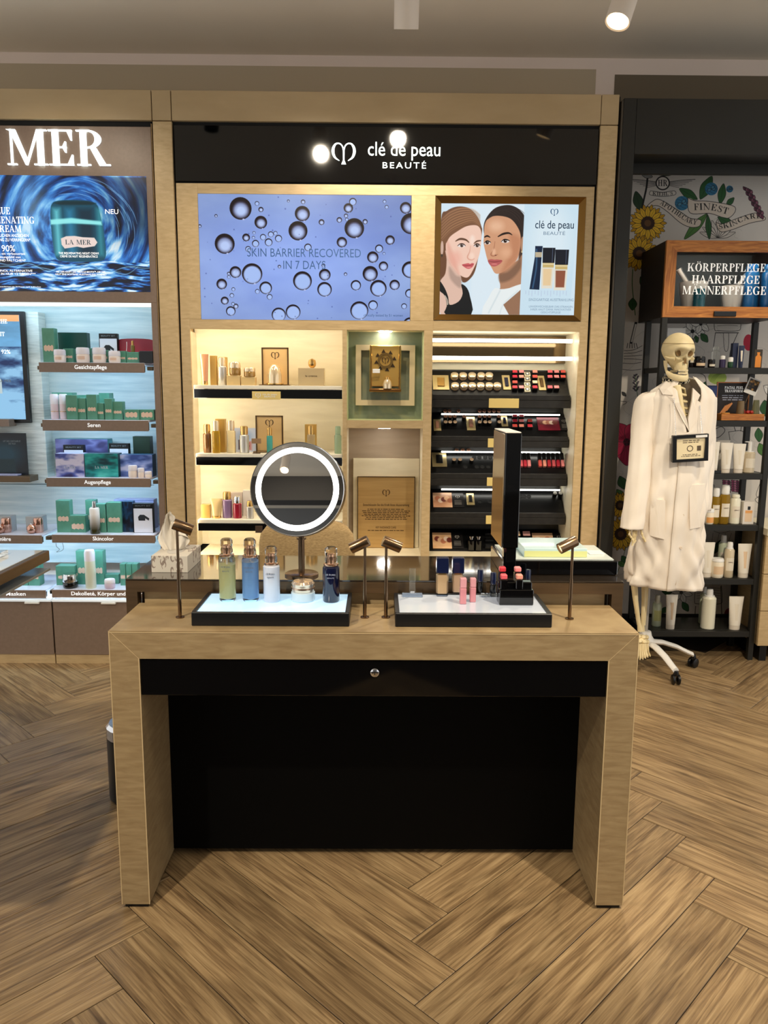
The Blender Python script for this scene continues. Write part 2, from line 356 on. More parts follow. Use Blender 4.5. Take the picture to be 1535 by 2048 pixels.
def fbm(h, w_, s0=4, oct=5, seed=1):
    r = np.random.default_rng(seed); out = np.zeros((h, w_), np.float32); amp = 1.
    for k in range(oct):
        n = s0*2**k; g = r.random((n+2, n+2)).astype(np.float32); yy = np.linspace(0, n, h); xx = np.linspace(0, n, w_); iy = yy.astype(int); ix = xx.astype(int)
        fy = (yy-iy)[:, None]; fx = (xx-ix)[None]; fy = fy*fy*(3-2*fy); fx = fx*fx*(3-2*fx)
        out += amp*((g[iy][:, ix]*(1-fx)+g[iy][:, ix+1]*fx)*(1-fy)+(g[iy+1][:, ix]*(1-fx)+g[iy+1][:, ix+1]*fx)*fy); amp *= .5
    return out/1.94
def sample(n, u, v):
    """mirror-wrapped bilinear lookup"""
    h, w_ = n.shape; u = np.abs((u % 2)-1)*(w_-1.001); v = np.abs((v % 2)-1)*(h-1.001); iu, iv = u.astype(int), v.astype(int); fu, fv = u-iu, v-iv
    return (n[iv, iu]*(1-fu)+n[iv, np.minimum(iu+1, w_-1)]*fu)*(1-fv)+(n[np.minimum(iv+1, h-1), iu]*(1-fu)+n[np.minimum(iv+1, h-1), np.minimum(iu+1, w_-1)]*fu)*fv
# ================================================================== the room
# floor: herringbone of separate planks on a dark screed
floor = struct(MB().box(-3.6, 3.8, -9.2, 2.75, -.05, -.004).build('floor', mat('floor_joint', (46, 34, 22), .8)), 'brown herringbone wood plank floor of the shop', 'floor')
PW, PL = .1655, 1.2365
def plank_mat():
    m = mat('oak_plank', rough=.3); N, L, b = nodes(m); tc = N.new('ShaderNodeTexCoord'); oi = N.new('ShaderNodeObjectInfo')
    cx = N.new('ShaderNodeCombineXYZ'); [L.new(oi.outputs['Random'], cx.inputs[k]) for k in range(3)]
    vm = N.new('ShaderNodeVectorMath'); vm.operation = 'MULTIPLY_ADD'; L.new(cx.outputs[0], vm.inputs[0]); vm.inputs[1].default_value = (31, 57, 13); L.new(tc.outputs['Object'], vm.inputs[2])
    def noise(sc, ns, det, dist):
        mp = N.new('ShaderNodeMapping'); mp.inputs['Scale'].default_value = sc; L.new(vm.outputs[0], mp.inputs[0])
        n = N.new('ShaderNodeTexNoise'); n.inputs['Scale'].default_value = ns; n.inputs['Detail'].default_value = det; n.inputs['Distortion'].default_value = dist; L.new(mp.outputs[0], n.inputs['Vector']); return n.outputs['Fac']
    n1 = noise((.9, 13, 1), 3, 9, 1.2); n2 = noise((1.6, 66, 1), 3.2, 8, .5); n3 = noise((1.2, 3, 1), 1.6, 3, 2.5)
    mx = N.new('ShaderNodeMix'); mx.inputs[0].default_value = .42; L.new(n1, mx.inputs[2]); L.new(n2, mx.inputs[3])
    r = N.new('ShaderNodeValToRGB'); cs = [(.27, (72, 55, 37)), (.42, (122, 98, 69)), (.53, (154, 128, 92)), (.72, (188, 161, 120))]
    r.color_ramp.elements[0].position, r.color_ramp.elements[1].position = cs[0][0], cs[3][0]; r.color_ramp.elements[0].color = lin(cs[0][1])+(1,); r.color_ramp.elements[1].color = lin(cs[3][1])+(1,)
    for p_, c_ in cs[1:3]: e = r.color_ramp.elements.new(p_); e.color = lin(c_)+(1,)
    L.new(mx.outputs[0], r.inputs[0])
    kn = N.new('ShaderNodeMapRange'); kn.inputs[1].default_value = .3; kn.inputs[2].default_value = .5; kn.inputs[3].default_value = .72; kn.inputs[4].default_value = 1.0; L.new(n3, kn.inputs[0])
    hs = N.new('ShaderNodeHueSaturation'); mr = N.new('ShaderNodeMapRange'); mr.inputs[3].default_value = .84; mr.inputs[4].default_value = 1.12; L.new(oi.outputs['Random'], mr.inputs[0])
    mu = N.new('ShaderNodeMath'); mu.operation = 'MULTIPLY'; L.new(mr.outputs[0], mu.inputs[0]); L.new(kn.outputs[0], mu.inputs[1]); L.new(mu.outputs[0], hs.inputs['Value'])
    L.new(r.outputs[0], hs.inputs['Color']); L.new(hs.outputs[0], b.inputs['Base Color'])
    bp = N.new('ShaderNodeBump'); bp.inputs['Strength'].default_value = .12; bp.inputs['Distance'].default_value = .003; L.new(n2, bp.inputs['Height']); L.new(bp.outputs[0], b.inputs['Normal'])
    return m
PLANK = plank_mat()
_pm = MB().box(-PL/2+.0012, PL/2-.0012, -PW/2+.0012, PW/2-.0012, -.004, 0, .0012); _po = _pm.build('plank', PLANK, floor); PME = _po.data; bpy.data.objects.remove(_po)
X0, Y0, R2 = .2255, -.018, math.sqrt(2); cnt = 0
for t in range(-6, 7):
    for i in range(-40, 60):
        for v in (0, 1):
            if v == 0: a, b, ang = i*PW+t*PL+PL/2, i*PW-t*PL+PW/2, PI/4
            else: a, b, ang = i*PW+PL+PW/2+t*PL, i*PW+PW-PL/2-t*PL, -PI/4
            x, y = X0+(a-b)/R2, Y0+(a+b)/R2
            if not (-2.75 < x < 3.0 and -1.55 < y < 2.75): continue
            dep = y-CAM.y; vis = abs(x) < dep*.52+.75
            link('plank', PME, floor, (x, y, 0), (0, 0, ang if v == 0 else -PI/4)); cnt += 1
# planks too far out of the frame to be told apart: one plain field in the same wood
# ceiling, back wall with its paint patches, far side of the shop behind the photographer
ceiling = struct(MB().box(-3.6, 3.8, -9.2, 2.75, CEIL, CEIL+.1).build('ceiling', grain(mat('ceiling_paint', rough=.9), (230, 220, 202), (236, 226, 208), (1, 1, 1), 2, 3)), 'plain pale painted ceiling', 'ceiling')
WY = 2.62
wall_back = struct(MB().box(-3.6, 3.8, WY, WY+.12, 0, CEIL).build('wall_back', grain(mat('wall_paint', rough=.9), (236, 218, 204), (240, 222, 208), (1, 1, 1), 3, 3)), 'pale painted wall behind the display units', 'wall')
zb = atY(700, 134, WY).z
struct(MB().box(-3.55, atY(1190, 170, WY).x, WY-.003, WY+.002, 2.6, zb).build('trim_1', mat('grey_paint', (188, 172, 146), .9)), 'grey paint band above the beige display units', 'wall')
struct(MB().box(atY(1228, 170, WY).x, 3.75, WY-.003, WY+.002, 2.6, atY(1380, 151, WY).z).build('trim_2', mat('dark_grey_paint', (112, 100, 82), .9)), 'dark grey paint band above the black shelving bay', 'wall')
struct(MB().box(-3.6, 3.8, -9.3, -9.2, 0, CEIL).build('wall_front', mat('far_wall', (120, 122, 124), .8)), 'far side of the shop behind the photographer', 'wall')
struct(MB().box(-3.6, 3.8, -7.6, -7.3, 3.08, CEIL).build('trim_3', mat('beam_paint', (60, 58, 56), .8)), 'dark ceiling beam far behind the photographer', 'beam')

# ceiling spotlights, one body for each lamp at the top
def lamp_body(loc, target, label, lit, wmat=None, r=.052, L=.23):
    t = thing('ceiling_spotlight', label, 'spotlight', loc, 0, 'ceiling spotlights')
    d = (Vector(target)-Vector(loc)).normalized(); q = (-d).to_track_quat('Z', 'Y').to_matrix().to_4x4()
    wm = wmat or mat('lamp_white', (226, 214, 200), .45)
    b = MB().lathe([(r-.006, .035), (r-.006, .004), (r, 0), (r, L), (r*.93, L+.01), (0, L+.012)], 28, cap=False).xf(q); b.build('lamp_body', wm, t, True)
    m = mat('spot_lens', (255, 240, 214), emit=14, emit_rgb=(255, 228, 176)) if lit else mat('lamp_dark', (30, 28, 26), .4)
    MB().lathe([(0, .03), (r-.007, .03)], 28, cap=False).xf(q).build('lens', m, t)
    top = -d*L; top = q @ Vector((0, 0, L*.8)); zc = CEIL-loc[2]
    MB().tube([top, (top.x, top.y, zc)], .012, 10).build('stem', wm, t, True)
    MB().lathe([(.05, zc-.02), (.05, zc)], 24, c=(top.x, top.y, 0)).build('ceiling_rose', wm, t, True)
    return t
names = ['white cylinder ceiling spotlight pointing back at the black sign', 'glowing white cylinder spotlight above the black-headed shelving bay', 'ceiling spotlight above the photographer to the left',
         'ceiling spotlight in front of the beige table', 'ceiling spotlight above the floor right of the table', 'ceiling spotlight aimed at the skeleton', 'white ceiling spotlight above the taupe unit, outside the frame', 'ceiling spotlight behind the photographer, left one', 'ceiling spotlight behind the photographer, right one', 'ceiling spotlight deep in the shop, seen in the round mirror', 'unseen spotlight deep in the shop, added to brighten the far wall, right one', 'unseen spotlight deep in the shop, added to brighten the far wall, left one', 'ceiling spotlight aimed at the black sign, just above the frame']
for i, (a, b, p, s) in enumerate(LAMPS):
    d = (Vector(b)-Vector(a)).normalized(); a2 = Vector(a)-d*.012
    if i == 0: lamp_body(a2, Vector(a)+Vector((.0, .42, -1)), names[i], True)
    elif i == 1: lamp_body(a2, Vector(a)+Vector((-.34, -.25, -1)), names[i], True)
    elif i == 12: lamp_body(a2, b, names[i], True)
    elif i > 8: lamp_body(a2, Vector(a)+Vector((.02, .5, -.9)), names[i], True)
    else: lamp_body(Vector(a)+Vector((0, 0, .012)), Vector(a)-Vector((0, 0, 1)), names[i], True)
lamp_body((-1.06, 1.17, 3.16), (-1.06, 1.3, 2), 'black unlit ceiling spotlight at the top left picture edge', False, mat('lamp_black', (14, 13, 12), .35), .046, .16)

# ================================================================== wall display units
YF = 2.14; YB = 2.47            # face plane, niche back plane
def zpx(x, y, Y=YF): return atY(x, y, Y).z
def xpx(x, y, Y=YF): return atY(x, y, Y).x
HZ0, HZ1 = 2.905, 3.05; PXL0, PXL1, PXR0, PXR1 = -1.163, -1.066, 1.143, 1.233
unit = thing('display_unit', 'beige wood-look display wall unit with lit niches behind the table', 'display unit', (0, 0, 0))
def part(name, m, x0, x1, y0, y1, z0, z1, c=.002, parent=unit): return MB().box(x0, x1, y0, y1, z0, z1, c).build(name, m, parent)
part('pillar', LAM_V, PXL0, PXL1, YF-.01, WY-.01, 0, HZ0-.004); part('pillar', LAM_V, PXR0, PXR1, YF-.01, WY-.01, 0, HZ0-.004)
LAMH = grain(mat('beige_satin_header', rough=.24), (178, 154, 116), (186, 162, 124), (1, 1, 3), 4, 5)
part('header', LAMH, PXL1+.003, PXR0-.003, YF-.012, WY-.01, HZ0, HZ1); part('header_end', LAMH, PXL0, PXL1-.001, YF-.012, WY-.01, HZ0, HZ1); part('header_end', LAMH, PXR0, PXR1, YF-.012, WY-.01, HZ0, HZ1)
for a, b, z0, z1 in ((PXL1, -1.0555, 0, HZ0), (1.1295, PXR0, 0, HZ0), (-1.0555, 1.1295, 2.603, HZ0), (PXL0-.014, PXL0, 0, HZ1-.002), (PXR1, PXR1+.012, 0, HZ1-.002)): part('shadow_gap', BLACKS, a, b, YF+.012, YF+.03, z0, z1, 0)
part('unit_back', BLACKS, PXL1, PXR0, YB+.02, WY-.01, 0, HZ0, 0)
# black sign
sz0, sz1 = 2.612, 2.885
sign = thing('shop_sign', 'glossy black sign panel with lit white lettering above the niches', 'sign', (.04, YF-.004, sz0))
MB().box(-1.096, 1.096, 0, .012, 0, sz1-sz0, .001).build('sign_panel', mat('sign_black', (3, 3, 4), .05, coat=.3), sign)
SIGNW = mat('sign_white', (235, 250, 252), emit=1.15)
ex, ez = xpx(687, 308), zpx(687, 308)
poly_mesh('emblem', emblem(), SIGNW, sign, ex-.04, -.001, ez-sz0, .112, .105, .002)
tx, tz = xpx(808, 300), zpx(808, 301)
text('clé de peau', tx-.04, -.001, tz-sz0+.002, .098, SIGNW, sign, width=.375, bold=.001)
text('BEAUTÉ', tx-.04, -.001, zpx(808, 332)-sz0, .043, SIGNW, sign, width=.225, sp=1.3, bold=.002)
# face frame
FZ = 2.603
for a, b, z0, z1 in ((-1.056, -.945, 1.913, FZ), (-.945, 1.13, 2.552, FZ), (.173, .298, 1.913, 2.552), (1.088, 1.13, 1.913, 2.552), (-1.006, .298, 1.862, 1.9125), (.298, 1.088, 1.862, 1.916), (-1.056, -1.006, .0, 1.913),
                     (-.19, -.166, .62, 1.862), (.249, .296, .62, 1.862), (1.087, 1.13, .0, 1.913), (-.166, .249, 1.337, 1.379), (-1.006, 1.087, .03, .62), (-1.006, -.19, 1.8615, 1.862)):
    part('face_panel', LAM_V if (z1-z0) > (b-a) else LAM, a, b, YF, YF+.018, z0, z1, .001)
# niche linings
for a, b in ((-1.068, -1.05), (-.19, -.166), (.249, .272), (.274, .296), (1.087, 1.105)): part('niche_side', LAM_P, a, b, YF+.018, YB, .62, 1.862, 0)
part('niche_top', LAM_P, -1.05, -.19, YF+.024, YB, 1.905, 1.92, 0); part('niche_top', LAM_P, -.166, 1.087, YF+.02, YB, 1.862, 1.88, 0); part('niche_floor', LAM_P, -1.006, 1.087, YF+.02, YB, .6, .62, 0)
part('niche_back', LAM_P, -1.06, -.18, YB, YB+.015, .62, 1.91, 0); part('niche_back', LAM_P, -.17, .26, YB-.05, YB+.015, .62, 1.34, 0); part('niche_back', LAM_P, .29, 1.09, YB, YB+.015, .62, 1.87, 0)
part('niche_floor', LAM, -.166, .249, YF+.02, YB-.02, 1.337, 1.379, 0)
part('led_strip', LEDW, -1.0, -.2, YF+.026, YF+.04, 1.872, 1.9, 0); part('led_strip', LEDW, -1.04, -1.015, YF+.022, YF+.034, .64, 1.85, 0)
# bubbles video screen
B = Img(1276, 744, 172, 112, 1448, 856, (150, 176, 240))
gx, gy = B.gx/B.W, B.gy/B.H; n = fbm(B.H, B.W, 3, 4, 5)[..., None]
base = np.array((118, 142, 214), np.float32)/255*(1-n)+np.array((172, 198, 250), np.float32)/255*n
lt = np.exp(-((gx-.45)**2*2.4+(gy-.55)**2*3.2))[..., None]; B.a[:] = base*(.82+.26*lt)
bub = [(425,195,66,.85),(545,275,38,.9),(455,365,23,.9),(325,403,60,.6),(466,433,17,.3),(511,400,21,.35),(557,362,18,.3),(590,392,23,.35),(604,345,17,.3),(632,338,12,.3),(650,369,21,.3),(503,337,9,.4),(499,365,9,.4),
       (524,165,13,.4),(547,200,15,.7),(795,222,45,.7),(768,323,57,.8),(800,153,13,.5),(910,271,17,.7),(827,420,22,.35),(1098,150,22,.35),(1071,187,28,.8),(1017,257,16,.6),(1057,232,12,.5),(1062,254,10,.4),(1107,305,59,.8),(1172,266,15,.6),
       (1032,388,31,.7),(1323,373,28,.7),(1257,424,24,.4),(1219,475,34,.6),(1284,528,28,.5),(1204,574,46,.6),(1254,661,50,.3),(1353,640,31,.5),(1117,644,31,.4),(1138,796,55,.12),(1222,763,29,.3),(928,582,35,.5),(926,670,44,.3),
       (792,620,57,.3),(733,808,45,.14),(645,826,43,.1),(487,580,62,.22),(386,571,35,.5),(301,643,32,.7),(568,664,38,.35),(591,718,17,.3),(517,686,14,.25),(317,743,24,.7),(352,806,29,.35),(384,776,15,.5),(361,711,13,.4),(371,674,11,.4),
       (1415,183,34,.6),(1448,275,62,.7),(1446,548,50,.4),(1444,690,26,.4),(1412,768,17,.4),(1450,880,44,.2),(178,300,10,.8),(277,239,9,.7),(653,536,10,.6),(920,527,11,.5),(1054,578,10,.5),(345,600,10,.4),(712,149,8,.6),(1288,147,10,.4),(1301,179,11,.4),(1287,453,8,.4),(345,580,10,.6),(367,762,10,.4)]
for x, y, r, fill in bub:
    B.ell(x, y, r, r, (22, 10, 16), 2.2); ri = r*(.62+.28*(1-fill)); B.ell(x+.02*r, y+.1*r, ri, ri*.98, (110, 118, 160), max(3, r*.4*fill)); B.ell(x+.04*r, y+.2*r, ri*.85, ri*.8, (186, 206, 250), max(3, r*.5))
    if fill < .45: B.ell(x+.02*r, y+.06*r, ri*.97, ri*.95, (168, 194, 248), max(2, r*.2))
    B.ell(x+.25*r, y+.97*r, r*.1, r*.07, (190, 200, 240), 2)
for k in range(46):
    x, y = rng.uniform(190, 1440), rng.uniform(125, 850); r = rng.uniform(2, 5); B.ell(x, y, r, r, (84, 100, 170), 2, .7)
SCRB = B.material('bubble_picture', .95, .25)
vid = thing('video_screen', 'flush video screen showing dark-rimmed bubbles on pale blue', 'screen', ((-.943+.171)/2, YF-.002, 1.913)); vx = vid.location.x
panel('picture', -.943-vx, .171-vx, 0, 0, 2.55-1.913, SCRB, vid, .02)
SCT = mat('screen_text', (40, 76, 124), emit=.25)
text('SKIN BARRIER RECOVERED\nIN 7 DAYS', xpx(608, 519)-vx, -.001, zpx(608, 519)-1.913, .062, SCT, vid, width=.60, bold=-.004, lsp=1.0)
text('clinically tested by 51 women', xpx(766, 631)-vx, -.001, zpx(766, 631)-1.913, .018, SCT, vid, width=.21)
# make-up poster in a bronze frame
Wp = Img(1210, 950, 160, 162, 1370, 1112, (214, 234, 246))
def shade(c, k): return tuple(min(255, v*k) for v in c)
SK1, SK2 = (246, 206, 186), (214, 158, 122)
Wp.poly([(430, 165), (910, 165), (885, 1112), (430, 1112)], (226, 240, 248), 40, .8)
# first woman
Wp.poly([(160, 300), (210, 225), (300, 188), (400, 200), (470, 260), (515, 350), (522, 420), (480, 700), (430, 800), (360, 830), (300, 700), (180, 820), (160, 830)], (112, 74, 52), 6, 1, 5)
Wp.poly([(205, 560), (215, 640), (205, 760), (160, 830), (160, 960), (170, 1112), (330, 1112), (400, 1000), (350, 850), (345, 780), (300, 700)], shade(SK1, .93), 6, 1, 4)
Wp.poly([(345, 790), (300, 770), (240, 700), (250, 800), (330, 880), (352, 850)], shade(SK1, .72), 22, .8, 4)
Wp.poly([(215, 470), (260, 410), (330, 372), (420, 345), (490, 352), (520, 420), (512, 560), (490, 640), (455, 720), (420, 780), (385, 792), (330, 765), (270, 700), (225, 620), (205, 540)], SK1, 5, 1, 5)
Wp.poly([(215, 480), (225, 620), (270, 700), (330, 765), (300, 660), (262, 560)], (226, 160, 140), 30, .6, 4)
Wp.ell(300, 630, 45, 60, (240, 168, 150), 50, .5); Wp.ell(440, 470, 22, 40, (255, 232, 218), 25, .8)
Wp.poly([(160, 330), (230, 235), (330, 195), (420, 215), (490, 290), (515, 370), (470, 340), (390, 350), (300, 400), (240, 445), (205, 500), (165, 500)], (128, 88, 62), 6, 1, 5)
for k in range(22): Wp.line([(165, 480-k*9), (240, 400-k*8), (340, 345-k*7), (440, 315-k*5), (505, 360-k*5)], [4, 6, 7, 6, 3], ((196, 142, 100), (92, 60, 42), (220, 170, 124))[k % 3], 7, .4)
Wp.ell(172, 540, 14, 60, shade(SK1, .86), 6); Wp.ell(172, 604, 9, 12, (70, 60, 50), 3)
Wp.line([(290, 482), (330, 462), (380, 468), (412, 492)], [7, 17, 15, 6], (98, 66, 48), 5); Wp.line([(455, 500), (480, 480), (515, 474)], [6, 13, 9], (98, 66, 48), 5)
for ex_, ey_, sx_ in ((345, 518, 36), (482, 517, 28)):
    Wp.ell(ex_, ey_, sx_, 15, (238, 226, 222), 5); Wp.ell(ex_+2, ey_-1, 14, 15, (92, 70, 58), 3); Wp.ell(ex_+2, ey_-1, 7, 7, (24, 16, 16), 2); Wp.line([(ex_-sx_, ey_+3), (ex_-sx_*.3, ey_-15), (ex_+sx_*.5, ey_-13), (ex_+sx_, ey_+2)], [4, 8, 8, 4], (54, 34, 30), 3); Wp.ell(ex_+6, ey_-6, 3, 3, (255, 255, 255), 1)
Wp.line([(425, 520), (418, 570), (400, 612), (412, 634), (440, 640), (462, 628)], [3, 6, 9, 8, 7, 5], (214, 148, 126), 7, .8); Wp.ell(440, 605, 20, 26, (255, 224, 206), 18, .7)
Wp.poly([(352, 683), (385, 672), (410, 668), (425, 674), (440, 667), (460, 672), (446, 700), (420, 716), (392, 712)], (206, 96, 98), 4, 1, 4); Wp.line([(356, 684), (410, 690), (456, 676)], [2, 5, 2], (140, 50, 58), 3); Wp.ell(415, 704, 22, 6, (240, 150, 148), 6, .8)
Wp.poly([(152, 820), (200, 880), (235, 960), (250, 1030), (330, 1000), (365, 930), (350, 850), (400, 880), (432, 960), (445, 1112), (215, 1112), (225, 1040), (205, 950), (152, 900)], (24, 26, 28), 4, 1, 3); Wp.line([(205, 950), (225, 985), (232, 1030)], 12, (188, 176, 160), 3)
# second woman
Wp.poly([(545, 420), (540, 330), (580, 250), (650, 190), (760, 172), (850, 210), (905, 290), (912, 420), (880, 480), (600, 470)], (44, 34, 32), 5, 1, 5)
Wp.poly([(850, 440), (905, 430), (900, 860), (860, 700)], (56, 40, 36), 6)
Wp.poly([(690, 740), (700, 880), (640, 930), (700, 960), (800, 930), (890, 850), (888, 600), (850, 640)], shade(SK2, .86), 6, 1, 4)
Wp.poly([(690, 750), (760, 740), (840, 660), (870, 600), (880, 700), (800, 800), (700, 830)], shade(SK2, .58), 24, .8, 4)
Wp.poly([(542, 430), (545, 340), (580, 282), (660, 262), (770, 285), (840, 360), (868, 440), (862, 560), (835, 640), (770, 705), (700, 750), (650, 752), (615, 700), (580, 640), (556, 560), (540, 490)], SK2, 5, 1, 5)
Wp.poly([(770, 420), (862, 450), (862, 560), (835, 640), (770, 705), (705, 750), (740, 660), (790, 560)], (190, 126, 92), 40, .7, 4)
Wp.ell(650, 350, 60, 45, (240, 194, 160), 60, .8); Wp.ell(742, 575, 45, 40, (232, 178, 142), 50, .8)
Wp.ell(888, 500, 20, 64, shade(SK2, .85), 6); Wp.ell(884, 566, 8, 10, (214, 190, 140), 3)
for k in range(8): Wp.line([(560+k*12, 300-k*8), (640+k*14, 232-k*5), (740+k*10, 220-k*4), (840+k*8, 290-k*6), (885, 400-k*6)], 4, ((70, 56, 52), (28, 22, 22))[k % 2], 4, .6)
Wp.line([(665, 440), (710, 416), (760, 408), (792, 424)], [8, 17, 15, 5], (40, 26, 22), 4); Wp.line([(545, 446), (570, 434), (598, 446)], [9, 15, 6], (40, 26, 22), 4)
for ex_, ey_, sx_ in ((732, 478, 36), (573, 492, 28)):
    Wp.ell(ex_, ey_, sx_, 15, (232, 222, 218), 5); Wp.ell(ex_, ey_-2, 15, 15, (58, 36, 28), 3); Wp.ell(ex_, ey_-2, 7, 7, (14, 10, 10), 2); Wp.line([(ex_-sx_, ey_+4), (ex_-sx_*.3, ey_-15), (ex_+sx_*.5, ey_-13), (ex_+sx_+4, ey_-3)], [4, 9, 9, 4], (22, 14, 14), 3); Wp.ell(ex_+5, ey_-7, 3, 3, (255, 255, 255), 1)
Wp.line([(640, 480), (632, 545), (608, 588), (622, 604), (650, 600), (668, 590)], [3, 6, 9, 8, 7, 4], (160, 98, 72), 7, .8); Wp.ell(634, 568, 16, 26, (240, 190, 156), 16, .8); Wp.ell(650, 598, 8, 4, (110, 60, 50), 4)
Wp.poly([(582, 644), (612, 632), (640, 636), (665, 634), (712, 642), (690, 672), (645, 694), (606, 684)], (188, 92, 92), 4, 1, 4); Wp.line([(586, 648), (640, 656), (706, 645)], [2, 5, 2], (112, 44, 48), 3); Wp.ell(640, 674, 28, 7, (222, 134, 130), 7, .8)
Wp.poly([(540, 1112), (600, 960), (650, 880), (700, 890), (780, 880), (890, 842), (888, 890), (732, 1025), (780, 1112)], (238, 244, 244), 5, 1, 2); Wp.line([(600, 1100), (660, 980), (700, 900)], 10, (206, 220, 224), 12, .8); Wp.line([(700, 1112), (740, 1010), (860, 900)], 8, (212, 224, 228), 10, .8)
Wp.poly([(732, 1025), (888, 890), (885, 1112), (785, 1112)], shade(SK2, .72), 5)
# right hand column
Wp.poly([(893, 162), (1370, 162), (1330, 1112), (880, 1112)], (206, 230, 244), 3); Wp.ell(1130, 500, 180, 330, (224, 240, 248), 160, .9)
Wp.poly([(1000, 516), (1066, 516), (1060, 600), (1050, 892), (962, 888), (1000, 610)], (14, 34, 62), 3); Wp.line([(1012, 540), (1016, 700), (990, 880)], 12, (70, 112, 150), 10, .8); Wp.poly([(1002, 568), (1062, 568), (1060, 612), (1004, 612)], (196, 180, 150), 3)
for x0_, x1_, y0_, c_ in ((1068, 1180, 530, (236, 206, 160)), (1180, 1302, 545, (146, 84, 60))):
    Wp.poly([(x0_, y0_), (x1_, y0_), (x1_-4, y0_+130), (x0_+2, y0_+130)], (18, 22, 34), 3); Wp.line([(x1_-24, y0_+4), (x1_-24, y0_+124)], 4, (90, 104, 130), 3); Wp.poly([(x0_+4, y0_+130), (x1_-8, y0_+130), (x1_-8, y0_+170), (x0_+4, y0_+170)], (206, 180, 116), 3); Wp.line([(x0_+8, y0_+140), (x1_-10, y0_+140)], 5, (255, 244, 210), 2)
    Wp.poly([(x0_-6, y0_+172), (x1_-6, y0_+172), (x1_-16, y0_+350), (x0_, y0_+350)], (232, 226, 210), 3); Wp.poly([(x0_+10, y0_+180), (x1_-24, y0_+180), (x1_-30, y0_+325), (x0_+14, y0_+325)], c_, 6)
for k in range(14): Wp.line([(930+k*28, 900), (930+k*28, 930+(k % 3)*10)], 8, (186, 200, 226), 6, .6)
EMB = [[(q[0], q[1]) for q in p] for p in emblem()]
Wp.many(EMB, lambda q: (1158+q[0]*62, 229-q[1]*58), (30, 70, 110))
POST = Wp.material('make_up_picture', .93, .3)
pf = thing('framed_poster', 'lit poster of two women in a bronze frame', 'poster', (.693, YF+.016, 1.918)); fx = pf.location.x
x0, x1, z0, z1 = .299-fx, 1.087-fx, 0, .632
fb = MB(); bw = .033
for q in ([(x0, z0), (x1, z0), (x1-bw, z0+bw), (x0+bw, z0+bw)], [(x1, z0), (x1, z1), (x1-bw, z1-bw), (x1-bw, z0+bw)], [(x1, z1), (x0, z1), (x0+bw, z1-bw), (x1-bw, z1-bw)], [(x0, z1), (x0, z0), (x0+bw, z0+bw), (x0+bw, z1-bw)]):
    st = len(fb.v); fb.prism(q, -.02, .012)
    for i in range(st, st+4):          # inner edge drops back: a bevelled moulding
        v = fb.v[i]
        if x0+.01 < v[0] < x1-.01 and z0+.01 < v[2] < z1-.01: fb.v[i] = (v[0], .004, v[2])
fb.build('frame', mat('bronze_frame', (120, 88, 42), .28, .9), pf)
panel('picture', x0+bw-.001, x1-bw+.001, .003, z0+bw-.001, z1-bw+.001, POST, pf, .006)
PT = mat('poster_text', (24, 62, 100), emit=.12)
def pxp(cx, cy): return xpx(840+cx/4.264, 370+cy/4.264)-fx, zpx(840+cx/4.264, 370+cy/4.264)-1.918
for s_, cx, cy, sz, wd, bo in (('clé de peau', 1152, 335, .058, .205, .003), ('BEAUTÉ', 1148, 408, .024, .115, 0), ('EINZIGARTIGE AUSSTRAHLUNG', 1122, 977, .02, .24, 0), ('UNVERWECHSELBAR DAS STRAHLEN\nIHRER HAUT DANK INNOVATIVER\nGESICHTSPFLEGE', 1118, 1060, .015, .235, 0)):
    a, b = pxp(cx, cy); text(s_, a, .0025, b, sz, PT if sz > .025 else mat('poster_text_pale', (120, 150, 180), emit=.3), pf, width=wd, bold=bo)
# ================================================================== product builders (local origin at the base centre)
def carton(label, x, y, z, w_, d, h, m, name='carton', lab=None, labz=.42, group=None, rz=0, cat='box', lw=.78, lh=.16):
    o = MB().box(-w_/2, w_/2, -d/2, d/2, 0, h, min(.0012, w_*.04)).build(name, m, None, False, (x, y, z), (0, 0, rz)); tag(o, label, cat, group)
    if lab:
        a, b = w_*lw/2, h*lh/2 if h*lh > .006 else .003; zc = h*labz; n = 9
        P = [(-a+2*a*k/n, zc-b*(.8+.4*((k*7) % 3)/2)) for k in range(n+1)]+[(a-2*a*k/n, zc+b*(.7+.5*((k*5) % 3)/2)) for k in range(n+1)]
        MB().prism(P, -d/2-.0005, -d/2).build('label', lab, o)
    return o
def bxpx(x0, x1, y0, Y, z):
    """X centre, width and height of something whose outline is x0..x1 and top y0, standing at depth Y on z"""
    ym = y0+20; a, b = atY(x0, ym, Y).x, atY(x1, ym, Y).x; return (a+b)/2, b-a, atY((x0+x1)/2, y0, Y).z-z
def lathed(name, label, cat, x, y, z, secs, group=None, n=20):
    """secs: list of (part name, profile, material); first one is the body = the thing itself"""
    nm, pr, m = secs[0]; o = MB().lathe(pr, n).build(name, m, None, True, (x, y, z)); tag(o, label, cat, group)
    for nm, pr, m in secs[1:]: MB().lathe(pr, n).build(nm, m, o, True)
    return o
def jar(label, x, y, z, r, h, body, lid, name='cream_jar', group=None, split=.55, band=None):
    s = [('body', [(r*.86, 0), (r*.97, h*.06), (r, h*.2), (r, h*split*.9), (r*.94, h*split)], body), ('lid', [(r*.98, h*split), (r*1.0, h*(split+.04)), (r*.99, h*.88), (r*.88, h*.98), (0, h)], lid)]
    if band: s.append(('band', [(r*1.005, h*(split-.03)), (r*1.01, h*split), (r*1.005, h*(split+.03))], band))
    o = lathed(name, label, 'jar', x, y, z, s, group)
    return o
